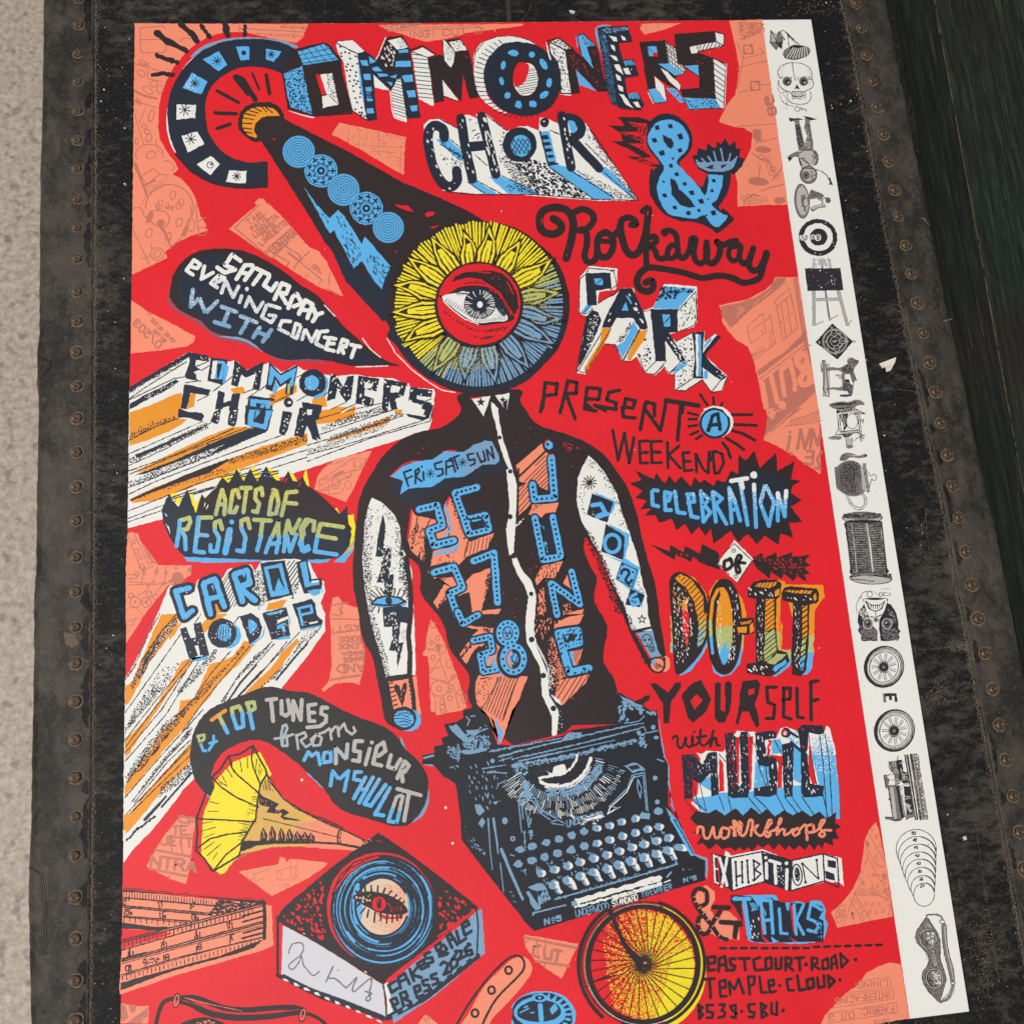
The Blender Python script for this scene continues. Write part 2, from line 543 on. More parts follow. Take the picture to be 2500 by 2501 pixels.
ORG = at(1150, 1250)
trunk = empty('trunk', ORG)
tag(trunk, 'old black travelling trunk with rusty rivets along its leather edges, lying under the poster', 'trunk')
ys = [-420 + 40 * k for k in range(82)]
# lid panel between the two edge bands, its long sides tucked under them
NX = 40
rnd = random.Random(4)
vv, ff = [], []
for y in ys:
    a, b_ = xat(ls, y) - 6, xat(rs, y) + 6
    for i in range(NX + 1):
        p = at(a + (b_ - a) * i / NX, y)
        vv.append((p.x - ORG.x, p.y - ORG.y, 0.0))
for j in range(len(ys) - 1):
    for i in range(NX):
        k = j * (NX + 1) + i
        ff.append((k + NX + 1, k + NX + 2, k + 1, k))
lid_vv, lid_ff = vv, ff
# box under the lid
c4 = [at(xat(lo, -420) + 14, -420), at(xat(ro, -420) - 14, -420), at(xat(ro, 2820) - 14, 2820), at(xat(lo, 2820) + 14, 2820)]
vv = [(p.x - ORG.x, p.y - ORG.y, z) for z in (-0.006, FZ) for p in c4]
link_mesh('body', vv, [(0, 4, 5, 1), (1, 5, 6, 2), (2, 6, 7, 3), (3, 7, 4, 0), (4, 7, 6, 5), (0, 1, 2, 3)], [CORE], None, trunk)

def band(inner, outer, label):
    prof = [(0.0, 0.0, 0), (0.0, 0.0009, 0), (0.03, 0.0013, 0), (0.3, 0.0014, 0), (0.6, 0.0013, 0), (0.86, 0.0008, 0), (0.95, -0.0006, 0), (1.0, -0.004, 0), (1.0, -0.03, 0), (0.9, -0.05, 0)]
    vv, ff = [], []
    r = random.Random(label)
    yy = [-420 + 18 * k for k in range(181)]
    for y in yy:
        a, b_ = at(xat(inner, y) + r.uniform(-0.8, 0.8), y), at(xat(outer, y) + r.uniform(-1.2, 1.2), y)
        for t, z, _ in prof:
            p = a.lerp(b_, t)
            vv.append((p.x - ORG.x, p.y - ORG.y, z + r.uniform(-1, 1) * 0.00012 * (z > 0)))
    n = len(prof)
    for j in range(len(yy) - 1):
        for i in range(n - 1):
            k = j * n + i
            f = (k, k + 1, k + n + 1, k + n)
            ff.append(f if inner is rs else f[::-1])
    ff = [f[::-1] for f in ff]
    return vv, ff

def patches(o_v, o_f, o_i, polys, z, mi, seed=1):
    r = random.Random(seed)
    for p in polys:
        p = [(x + r.uniform(-1.6, 1.6), y + r.uniform(-1.6, 1.6)) for x, y in resample(p, True, 5)]
        a = sum(p[i][0] * p[i - 1][1] - p[i - 1][0] * p[i][1] for i in range(len(p)))
        k = len(o_v)
        for x, y in p:
            q = at(x, y, 0)
            o_v.append((q.x - ORG.x, q.y - ORG.y, z))
        f = tuple(range(k, k + len(p)))
        o_f.append(f if a > 0 else f[::-1])
        o_i.append(mi)

def rub(vv, ff, ii, sm, so_, d_mi):
    r2 = random.Random(len(vv))
    for k in range(300):
        y = r2.uniform(-30, 2530)
        t = r2.uniform(0.05, 0.9)
        x = xat(sm, y) + (xat(so_, y) - xat(sm, y)) * t
        n, rr = 5, r2.uniform(0.5, 1.5)
        k0 = len(vv)
        for j in range(n):
            q = at(x + rr * cos(j * 1.257) * r2.uniform(.6, 1.4), y + rr * sin(j * 1.257) * r2.uniform(.6, 1.4))
            vv.append((q.x - ORG.x, q.y - ORG.y, 0.00175))
        ff.append(tuple(range(k0, k0 + n))[::-1]); ii.append(d_mi)
# left band with its bare strips where the finish has worn off beside the seam
vv, ff = band(ls, lo, 'l')
ii = [0] * len(ff)
r = random.Random(11)
pol = []
y = -40
while y < 2500:
    ln = r.choice((40, 70, 110, 150)); gap = r.choice((8, 20, 50, 120))
    if y > 560 and y < 1350 and r.random() < 0.6: y += 120; continue
    pts_l, pts_r = [], []
    t = y
    while t <= y + ln:
        e = 1 - abs(2 * (t - y) / ln - 1) ** 3
        xr = xat(ls, t) - r.uniform(4, 8)
        pts_r.append((xr, t)); pts_l.append((xr - 3 - e * r.uniform(8, 18), t)); t += 9
    pol.append(pts_r + pts_l[::-1])
    y += ln + gap
patches(vv, ff, ii, pol, 0.00165, 1)
# torn skin at the outer edge
fl0 = [(x / 4.8275, 1900 + y / 4.8275) for x, y in [(345, 1055), (400, 1080), (470, 1120), (500, 1190), (520, 1320), (515, 1420), (540, 1560), (530, 1700), (545, 1931), (350, 1931), (320, 1700), (318, 1500), (335, 1300)]]
crack = [(fl0[i][0], fl0[i][1]) for i in range(9)]
def ribbon(pts_, wd, z, mi, dx):
    p = resample(pts_, False, 6)
    for (xa, ya), (xb, yb_) in zip(p, p[1:]):
        L = math.hypot(xb - xa, yb_ - ya) or 1
        nx, ny = -(yb_ - ya) / L * wd, (xb - xa) / L * wd
        k = len(vv)
        for x, y in ((xa + nx + dx, ya + ny), (xb + nx + dx, yb_ + ny), (xb - nx + dx, yb_ - ny), (xa - nx + dx, ya - ny)):
            q = at(x, y); vv.append((q.x - ORG.x, q.y - ORG.y, z))
        ff.append((k, k + 1, k + 2, k + 3)); ii.append(mi)
ribbon(crack, 1.1, 0.0018, 1, 0); ribbon(crack[2:], 0.8, 0.0019, 3, 2.6)
ribbon([(94, 872), (112, 880), (126, 886), (124, 900), (108, 916), (98, 930)], 0.8, 0.0018, 1, 0)
patches(vv, ff, ii, [[(158, 1545), (185, 1550), (196, 1575), (178, 1585), (160, 1572)]], 0.0017, 3)
rub(vv, ff, ii, ls, lo, 3)
bl = link_mesh('edge_band', vv, ff, [BAND, CORE, LID, DUST], ii, trunk)
vv, ff = band(rs, ro, 'r')
ii = [0] * len(ff)
pol = []
y = 900
while y < 2450:
    ln = r.choice((20, 40, 70, 100)); gap = r.choice((40, 90, 160))
    pts_l, pts_r, t = [], [], y
    while t <= y + ln:
        e = 1 - abs(2 * (t - y) / ln - 1) ** 3
        xl = xat(rs, t) + r.uniform(5, 9)
        pts_l.append((xl, t)); pts_r.append((xl + 2 + e * r.uniform(4, 12), t)); t += 9
    pol.append(pts_r + pts_l[::-1])
    y += ln + gap
patches(vv, ff, ii, pol, 0.00165, 1)
patches(vv, ff, ii, [[(2242, 535), (2252, 540), (2262, 552), (2267, 556), (2264, 547), (2252, 534)], [(2300, 786), (2322, 781), (2323, 783), (2300, 788)]], 0.0017, 2)
rub(vv, ff, ii, rs, ro, 2)
br = link_mesh('edge_band', vv, ff, [BAND, CORE, DUST], ii, trunk)
# dust gathered along the seams, scrapes and specks across the lid
vv, ff, ii = lid_vv, lid_ff, [0] * len(lid_ff)
r = random.Random(3)
def grain(o_v, o_f, o_i, x, y, rr, z, mi, long=1.0):
    k, t = len(o_v), r.uniform(0, 6)
    for j in range(5):
        e = rr * r.uniform(0.6, 1.3)
        dx, dy = e * long * cos(j * 1.257), e * sin(j * 1.257)
        q = at(x + dx * cos(t) - dy * sin(t), y + dx * sin(t) + dy * cos(t))
        o_v.append((q.x - ORG.x, q.y - ORG.y, z))
    o_f.append(tuple(range(k, k + 5))[::-1]); o_i.append(mi)
for sm, sg in ((ls, 1), (rs, -1)):
    y = -40.0
    while y < 2560:
        x = xat(sm, y) + sg * (1 + abs(r.gauss(0, 5)))
        grain(vv, ff, ii, x, y, r.uniform(0.4, 1.3), 0.0003 + r.random() * 2e-5, 1, r.uniform(1, 2))
        y += r.uniform(0.2, 0.7)
for k in range(420):
    y = r.uniform(-30, 2530)
    x = r.uniform(xat(ls, y) + 4, 330) if r.random() < 0.4 else r.uniform(1985, xat(rs, y) - 4)
    big = r.random() < 0.12
    grain(vv, ff, ii, x, y, r.uniform(1.6, 2.8) if big else r.uniform(0.6, 1.4), 0.0003 + r.random() * 2e-5, 2 if r.random() < 0.45 else 1)
scr = ['2072,277 2100,262 2135,252', '2120,952 2180,950 2230,956', '955,33 980,20 1010,0', '1275,50 1290,30 1300,0', '2240,1588 2330,1580 2375,1590',
       '2260,1245 2262,1300 2272,1370', '2075,425 2100,410', '2365,1900 2378,1990 2400,2150 2440,2400', '2262,1250 2250,1300 2245,1340', '345,2352 350,2380']
for q in scr:
    p = [tuple(map(float, t.split(','))) for t in q.split()]
    for (x0, y0), (x1, y1) in zip(p, p[1:]):
        L = math.hypot(x1 - x0, y1 - y0)
        for k in range(int(L / 1.6)):
            t = k * 1.6 / L
            if r.random() < 0.75: grain(vv, ff, ii, x0 + (x1 - x0) * t + r.gauss(0, 0.7), y0 + (y1 - y0) * t + r.gauss(0, 0.7), r.uniform(0.5, 1.3), 0.0003 + r.random() * 2e-5, 1)
for cx_, cy_, sx_, sy_, n_ in ((2362, 1578, 26, 6, 240), (2290, 1690, 12, 20, 120), (2400, 2340, 22, 70, 300), (1990, 20, 60, 12, 120), (2200, 2500, 60, 16, 200)):
    for k in range(n_): grain(vv, ff, ii, r.gauss(cx_, sx_), r.gauss(cy_, sy_), r.uniform(0.7, 1.8), 0.0003 + r.random() * 2e-5, 1)
x0 = len(vv)
patches(vv, ff, ii, [[(1390, 24), (1396, 26), (1404, 28), (1400, 34), (1393, 33)], [(2348, 2045), (2357, 2043), (2360, 2050), (2353, 2052)]], 0.0004, 2)
FLUFF = mat('pale_dust_speck', (206, 200, 190), rough=0.9, var=0.2)
link_mesh('lid', vv, ff, [LID, DUST, FLUFF], ii, trunk, smooth=True)

LR = '150,2 150,50 149,104 149,157 149,212 148,268 148,321 148,379 148,432 148,491 148,553 148,608 147,667 147,731 147,791 147,855 146,920 146,984 146,1053 145,1117 145,1184 145,1252 145,1324 145,1396 145,1467 145,1541 144,1614 144,1693 145,1771 145,1849 145,1925'
RR = RX('170,25 194,141 218,265 246,391 270,513 298,641 322,768 351,903 368,1028 403,1164 428,1297 457,1435 487,1577 514,1716 541,1853', 2000, 0, k2)
RR += RX('378,45 399,146 415,244 434,342 457,450 475,553 495,660 516,768 541,881 563,993 583,1103 605,1217 625,1330 640,1445', 2000, 1000, k3)
r = random.Random(8)
def rivet(px, py, rp):
    c = at(px, py)
    rad = (at(px + rp, py) - c).length * r.uniform(0.88, 1.1)
    vv, ff, ii = [], [], []
    n = 18
    ph = r.uniform(0, 6)
    rings = [(1.0, 0.0014), (0.96, 0.0024), (0.8, 0.0034), (0.5, 0.0036), (0.24, 0.0031)]
    for q, z in rings:
        for k in range(n):
            a = 2 * pi * k / n
            w = q * rad * (1 + r.uniform(-0.06, 0.06))
            vv.append((w * cos(a), w * sin(a), z + r.uniform(-1, 1) * 0.0002))
    vv.append((0, 0, 0.0030))
    for j in range(len(rings) - 1):
        for k in range(n):
            ff.append((j * n + k, j * n + (k + 1) % n, (j + 1) * n + (k + 1) % n, (j + 1) * n + k)); ii.append(0)
    for k in range(n):
        ff.append(((len(rings) - 1) * n + k, (len(rings) - 1) * n + (k + 1) % n, len(rings) * n)); ii.append(0)
    s0 = len(vv)
    for k in range(n):
        a = 2 * pi * k / n
        w = rad * r.uniform(1.12, 1.38)
        vv.append((w * cos(a), w * sin(a), 0.00168))
    ff.append(tuple(range(s0, s0 + n))); ii.append(1)
    o = link_mesh('rivet', vv, ff, [RUST, HALO], ii, trunk, smooth=True)
    o.location = (c.x - ORG.x, c.y - ORG.y, 0)
for a, b_ in LX(LR): rivet(a, b_, 11.5 + 3 * b_ / 2500)
for a, b_ in RR: rivet(a, b_, 11 + 4 * b_ / 2500)

# the green painted wooden chest beyond the trunk
m, n, l, b = nodes('dark_green_painted_wood')
v = n.new('ShaderNodeTexCoord').outputs['Object']
gd = at(2460, 900) - at(2330, 250)
ga = math.atan2(gd.y, gd.x)
sv = (0.03, 1, 1, -ga)
mpn = n.new('ShaderNodeVectorRotate'); mpn.rotation_type = 'Z_AXIS'
mpn.inputs['Angle'].default_value = -ga
l.new(v, mpn.inputs['Vector'])
v2 = mpn.outputs['Vector']
a = noise(n, l, v2, 330, 8, 0.8, (0.05, 1, 1))
c = noise(n, l, v2, 640, 4, 0.7, (0.015, 1, 1))
d = noise(n, l, v, 7, 3, 0.5)
col = ramp(n, l, a, [(0.36, (8, 11, 10)), (0.52, (31, 41, 34)), (0.68, (62, 78, 64))])
col = mix(n, l, ramp(n, l, d, [(0.45, BW[0]), (0.7, BW[1])]), col, ramp(n, l, a, [(0.38, (14, 13, 12)), (0.7, (56, 48, 42))]))
col = mix(n, l, ramp(n, l, c, [(0.63, BW[0]), (0.7, (0.7, 0.7, 0.7, 1))]), col, lin(124, 116, 92))
l.new(col, b.inputs['Base Color'])
b.inputs['Roughness'].default_value = 0.55
b.inputs['Specular IOR Level'].default_value = 0.2
bump(n, l, b, a, 0.5, 0.0015)
GREEN = m
m2 = m.copy(); m2.name = 'black_green_painted_wood'; SHADED_GREEN = m2  # same green paint, darkened: shade next to the trunk put into the colour
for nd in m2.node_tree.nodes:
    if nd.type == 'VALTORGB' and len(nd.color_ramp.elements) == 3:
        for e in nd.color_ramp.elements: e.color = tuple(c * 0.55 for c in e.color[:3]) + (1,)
BARE = mat('bare_wood_edge', (104, 84, 58), rough=0.8, var=0.4, scale=200)
BZ = -0.045
ORG = at(2450, 700, BZ)
chest = empty('wooden_chest', ORG)
tag(chest, 'dark green wooden chest with streaky worn paint, standing beside the trunk', 'chest')
# each board: its two long edges through the pixels where the photograph shows them
def board(e0, e1, z, thick, worn, paint=None):
    vv, ff, ii = [], [], []
    N_ = 240
    for i in range(N_ + 1):
        t = i / N_
        p = [at(a[0][0] + (a[1][0] - a[0][0]) * t, a[0][1] + (a[1][1] - a[0][1]) * t, z) for a in (e0, e1)]
        d = (p[1] - p[0]).normalized()
        for q, dz in ((p[0], -thick), (p[0], -0.0008), (p[0] + d * 0.0007, 0), (p[1] - d * 0.0007, 0), (p[1], -0.0008), (p[1], -thick)):
            vv.append((q.x - ORG.x + rnd.uniform(-1, 1) * 0.0002, q.y - ORG.y, dz))
    for i in range(N_):
        for j in range(5):
            k = i * 6 + j
            ff.append((k, k + 1, k + 7, k + 6)[::-1]); ii.append(1 if j == 1 and sin(i * 0.9) + sin(i * 0.37 + 1) + rnd.uniform(-1, 1) < worn * 3 - 1.6 else 0)
    return link_mesh('plank', vv, ff, [paint or GREEN, BARE], ii, chest)
def line(x0, y0, x1, y1, ya=-300, yb=2700):
    f = lambda y: (x0 + (x1 - x0) * (y - y0) / (y1 - y0), y)
    return (f(ya), f(yb))
E0 = line(2215, 0, 2415, 1000)
E1 = line(2372, 0, 2500, 665)
E2 = line(2640, 0, 2790, 665)
def shift(e, d): return tuple((x + d, y) for x, y in e)
L0, L1, L2, L3 = line(2176, 0, 2378, 1000), line(2262, 0, 2414, 1000), line(2372, 0, 2500, 668), line(2640, 0, 2790, 665)
board(L0, shift(L1, -2), -0.006, 0.01, 0.0, SHADED_GREEN)
board(L1, shift(L2, -2.5), -0.002, 0.03, 0.8, SHADED_GREEN)
board(L2, L3, 0.0, 0.03, 0.95)
board(shift(L3, 2), line(2900, 0, 3080, 665), 0.0, 0.03, 0.3)
p = [at(2225, -300, BZ - 0.03), at(3000, -300, BZ - 0.03), at(3600, 2700, BZ - 0.03), at(2780, 2700, BZ - 0.03)]
vv = [(q.x - ORG.x, q.y - ORG.y, z) for z in (-0.045, FZ - BZ) for q in p]
link_mesh('box', vv, [(0, 4, 5, 1), (1, 5, 6, 2), (2, 6, 7, 3), (3, 7, 4, 0), (0, 1, 2, 3)], [GREEN], None, chest)

# scrap of folded paper on the lid
ORG = at(2160, 895)
z0 = 0.0016
pp = [(2146, 888, 0.0008), (2188, 872, 0.004), (2185, 885, 0.003), (2174, 905, 0.0006), (2164, 908, 0.0006), (2161, 896, 0.003), (2154, 900, 0.0006)]
vv = []
for x, y, z in pp:
    q = at(x, y, z); vv.append((q.x - ORG.x, q.y - ORG.y, z))
sc = link_mesh('paper_scrap', vv, [(0, 5, 1), (1, 5, 2), (2, 5, 4, 3), (0, 6, 5)], [W], None, None)
sc.location = ORG
sc.data.materials[0] = mat('scrap_paper', (236, 228, 212), rough=0.8)
for f in range(3): pass
so = sc.modifiers.new('thick', 'SOLIDIFY'); so.thickness = 0.0003
tag(sc, 'small folded scrap of white paper lying on the black lid right of the poster', 'paper scrap')
# ------------------------------------------------------------------ the poster
ORG = at(1200, 1250, 0)
poster = empty('poster', ORG)
tag(poster, 'red screen-printed concert poster with a white margin strip, lying on the black trunk', 'poster')
fr(0, 0, 1)
mainp = [(330, 57), (1000, 56), (1866, 48), (2229, 2488), (1900, 2512), (1200, 2535), (294, 2560), (301, 2060), (308, 1560), (316, 1000), (325, 500)]
strip = [(1866, 48), (1980, 47), (2052, 500), (2132, 1000), (2212, 1500), (2291, 2000), (2366, 2471), (2229, 2488)]
vv, ff = [], []
for poly in (mainp, strip):
    n0, k = len(poly), len(vv)
    for dz in (0, -0.0004):
        for x, y in poly:
            q = at(x, y, PZ) if poly is mainp else sheet(x, y)
            vv.append((q.x - ORG.x, q.y - ORG.y, q.z - ORG.z + dz))
    ff += [tuple(range(k, k + n0))[::-1], tuple(range(k + n0, k + 2 * n0))] + [(k + i, k + (i + 1) % n0, k + n0 + (i + 1) % n0, k + n0 + i) for i in range(n0) if not (poly is mainp and i == 2) and not (poly is strip and i == n0 - 1)]
link_mesh('paper_sheet', vv, ff, [W], None, poster)
p = Part('red_background', poster)
p.g(RED, '330,57 1000,56 1858,48 1923,500 1998,1000 2072,1500 2147,2000 2221,2488 1900,2512 1200,2535 294,2560 301,2060 308,1560 316,1000 325,500', 0.3)
r = random.Random(2)
for k in range(90):
    p.o(r.choice((SAL, W, SAL, K)), r.uniform(340, 2000), r.uniform(70, 2440), r.uniform(.7, 1.7), None, 0, 6)
for x, y in ((1105, 2060), (737, 1905), (1088, 1973), (1400, 384), (1221, 2061)): p.o(W, x, y, 3, 3.6, 0, 8)
p.build()
# ---- salmon scraps with faint pattern drawings showing through the red
def salmon(draw, label):
    p = Part('pattern_scrap', poster, 1, label)
    draw(p); p.build()
def d1(p):
    fr(300, 0)
    p.g(SAL, '112,217 1750,226 1690,360 1640,400 1480,375 1280,330 1130,300 1000,302 880,318 780,360 680,420 590,500 500,600 450,680 400,790 360,900 342,1010 333,1200 350,1310 410,1420 500,1540 525,1590 470,1640 560,1690 630,1770 680,1860 735,2040 790,2130 770,2140 810,2170 600,2240 470,2310 395,2380 420,2430 260,2510 86,2590 91,1930')
    p.s(LIN, 9, '165,260 370,245 400,265|165,260 165,470 185,495 385,495 410,465 410,385 375,370 170,372|110,600 440,690|235,650 235,740 380,770|540,385 580,360 700,360|1100,240 1100,300|1100,265 1700,300|110,1080 200,1370|110,950 335,1020|215,1010 155,1160|100,1540 225,1840 170,1931|175,1665 285,1590 350,1640 230,1740 175,1665|345,1640 430,1650')
    p.s(LIN, 22, '120,860 200,900 320,930|120,1540 225,1840|200,1745 300,1700')
    p.t(LIN, 9, '126', 140, 590, 235, 640, 20, -40); p.t(LIN, 9, '46', 110, 960, 165, 990, 14, -45)
    p.t(LIN, 8, 'RYOY5', 1490, 262, 1720, 275, 0, -22); p.t(LIN, 8, 'MYAWNYZW', 1260, 330, 1690, 352, 0, -22)
    for x, y, a, b, r in ((175, 690, 42, 26, 40), (290, 790, 34, 30, 0), (350, 840, 30, 38, 0), (235, 850, 55, 26, 40), (268, 1090, 24, 60, 15), (200, 1190, 30, 20, 30), (230, 1240, 28, 22, 0), (245, 1300, 28, 40, 20), (265, 1460, 44, 34, -20), (130, 1330, 14, 30, 0), (470, 1840, 26, 40, 15), (550, 1910, 26, 34, 0), (350, 1930, 26, 50, 20)):
        p.ring(LIN, x, y, a, 9, b, r)
    p.ring(LIN, 250, 1450, 130, 9, 90, 0, 150, 380); p.ring(LIN, 440, 1960, 225, 11, 220, 10, 170, 370)
    p.ring(LIN, 370, 1310, 60, 7, 130, 0, 90, 180); p.ring(LIN, 430, 1560, 60, 9, 40, 30, 200, 400)
    p.h(LIN, '180,1740 290,1740 450,1640 360,1780 230,1850', 10, 16, 4)
    fr(300, 500)
    p.s(LIN, 10, '100,30 160,25 195,60 190,90 240,140 300,190 330,200|270,60 330,50 400,65 440,110 430,170 400,215|630,0 650,60 610,230 560,300 470,390|690,0 700,150 715,290|715,160 750,130 780,120|100,250 260,580')
    p.s(LIN, 34, '345,190 390,250 430,330 455,410', None, .6)
    p.g(LIN, '225,110 260,50 290,90 265,165 215,170'); p.g(LIN, '545,290 590,190 610,230 590,300')
    p.o(LIN, 360, 170, 24)
    for x, y, a, b, r in ((245, 265, 30, 45, 20), (530, 165, 30, 42, 15), (525, 10, 24, 30, 0), (430, 300, 26, 40, 20), (325, 465, 62, 60, 0), (325, 465, 30, 40, 40), (360, 170, 34, 30, 0), (640, 190, 40, 60, 0), (750, 250, 40, 40, 0), (330, 10, 20, 26, 0), (180, 400, 90, 110, -20)):
        p.ring(LIN, x, y, a, 9, b, r, 0, 360 if a < 80 else 120)
    p.t(LIN, 9, '24', 400, 30, 470, 60, 10, -45)
salmon(d1, 'salmon corner with faint drawings of machine parts')
def d2(p):
    fr(800, 0)
    p.g(SAL, '470,232 1845,222 1840,240 1500,285 1310,310 1120,365 930,390 820,360 740,330 560,280')
    p.t(LIN, 12, 'INTERF', 520, 264, 880, 246, -2, -26); p.t(LIN, 12, 'ING: CUT 2', 770, 360, 1450, 310, -4, -60)
    p.s(LIN, 7, '540,275 1470,230|560,292 1450,255 1480,280')
salmon(d2, 'strip of sewing pattern text at the top edge')
def d3(p):
    fr(1300, 0)
    p.g(SAL, '1030,220 1400,215 1230,280 1060,325 1012,270')
    p.s(LIN, 4, '1060,225 1075,300|1180,222 1190,290')
salmon(d3, 'small salmon chip at the top edge')
def d4(p):
    fr(1800, 0)
    p.g(SAL, '-75,190 232,183 480,1930 478,1931 300,1931 0,1945 0,1700 -30,1600 70,1520 130,1400 140,1250 60,1205 -20,1195 -160,1155 -170,1140 -110,1000 -20,890 5,760 15,650 0,520')
    for x, y in ((98, 465), (165, 808)):
        p.s(LIN, 16, f'{x-40},{y-38} {x+40},{y-42} {x+46},{y+36} {x-34},{y+40}', None, 0, True); p.s(LIN, 6, f'{x-30},{y+30} {x+34},{y-34}')
    p.s(LIN, 8, '0,400 60,550 250,500 210,450|0,650 70,620 190,590 280,570|20,870 110,850|215,795 310,795|0,1190 360,1165|180,1350 370,1300|60,540 0,840')
    p.t(LIN, 20, '28', 262, 920, 300, 1090, 70, -18)
    for i, q in enumerate(('DUETT', 'ATTE', 'IGEUR', 'AITE', 'AC')):
        p.t(LIN, 10, q, 20 + i * 48, 215, 30 + i * 48, 380 - i * 20, 34, -6)
    p.g(LIN, '150,1215 230,1225 220,1310 260,1315 180,1340 150,1290'); p.o(LIN, 245, 1410, 75, 32, 5); p.o(LIN, 200, 1710, 100, 40, 5); p.o(LIN, 400, 1890, 55, 34)
    p.s(LIN, 12, '140,1440 220,1500 300,1520 350,1620|200,1690 215,1560|330,1700 420,1580|230,1800 300,1770 430,1740|60,1900 150,1830 220,1850')
    for x, y in ((220, 1480), (260, 1510), (300, 1560), (320, 1630), (370, 1660), (290, 1490), (340, 1590)): p.ring(LIN, x, y, 24, 7)
    for x, y in ((60, 1870), (110, 1850), (160, 1860), (90, 1910), (140, 1905), (210, 1900), (260, 1880)): p.ring(LIN, x, y, 28, 8, 16, 20)
salmon(d4, 'salmon patch with squares and machine drawings beside the white margin')
def d5(p):
    fr(800, 0)
    p.g(SAL, '110,1155 740,1290 725,1420 718,1648 560,1560 330,1420 90,1290 40,1265')
    p.s(LIN, 5, '200,1190 190,1330|290,1200 295,1400|380,1220 370,1330|475,1230 480,1400 500,1500|300,1360 600,1390 720,1380|540,1260 740,1310|690,1430 685,1630|400,1420 640,1440|560,1460 700,1500')
    p.d(LIN, '110,1180 740,1290 718,1600 330,1400 90,1270', 26, 5, None, .4, 1.8)
salmon(d5, 'salmon scrap with a faint pattern drawing below the title')
def d6(p):
    fr(300, 500)
    p.g(SAL, '1265,0 1390,0 1520,130 1640,270 1760,400 1850,440 1875,480 1925,540 1960,640 1945,810 1880,790 1750,720 1600,620 1480,540 1400,490 1320,450 1000,225')
    p.g(SAL, '1265,0 1240,-20 1280,-60 1330,-55 1350,-20 1390,0')
    p.s(LIN, 13, '1280,5 1055,215 1330,450 1450,340 1600,210|1340,465 1640,270|1360,480 1410,500 1560,360|1550,450 1670,540 1931,750|1610,610 1650,540 1760,440|1470,350 1660,470 1680,520|1460,480 1570,540 1540,580')
    p.s(LIN, 22, '1560,450 1680,545')
    for i, (q, x, y, x2, y2) in enumerate((('TAB', 1190, 190, 1320, 100), ('PATTE', 1230, 250, 1370, 130), ('LENGUETA', 1250, 310, 1470, 120), ('PATTE', 1330, 300, 1450, 200), ('LINGUETTE', 1310, 390, 1560, 170))):
        p.t(LIN, 12, q, x, y, x2, y2, -32, -36)
    p.t(LIN, 18, 'CONTRA', 1420, 465, 1640, 280, -46, -56)
    p.t(LIN, 11, 'GRAIN', 1780, 590, 1910, 690, 28, -30)
    p.s(LIN, 8, '1700,690 1735,660 1740,690|1850,760 1870,700')
    fr(800, 500)
    p.g(SAL, '-10,545 30,620 80,720 145,865 80,840 -30,790 -70,600')
    p.s(LIN, 10, '-5,790 130,860|20,640 10,760')
salmon(d6, 'salmon scrap with a sewing pattern label printed aslant')
def d7(p):
    fr(300, 500)
    p.g(SAL, '80,900 240,1010 460,1120 680,1240 672,1290 610,1335 330,1375 75,1402')
    p.t(LIN, 16, 'O/5O3', 330, 1360, 95, 1130, 40, -55, 0.5)
    p.t(LIN, 12, 'ONE SIZE', 470, 1300, 260, 1090, 22, -20); p.t(LIN, 12, 'SITE', 390, 1300, 280, 1195, 22, -20)
    p.s(LIN, 8, '235,1015 250,1045 270,1025|370,1355 385,1365')
salmon(d7, 'small salmon scrap on the left edge reading one size')
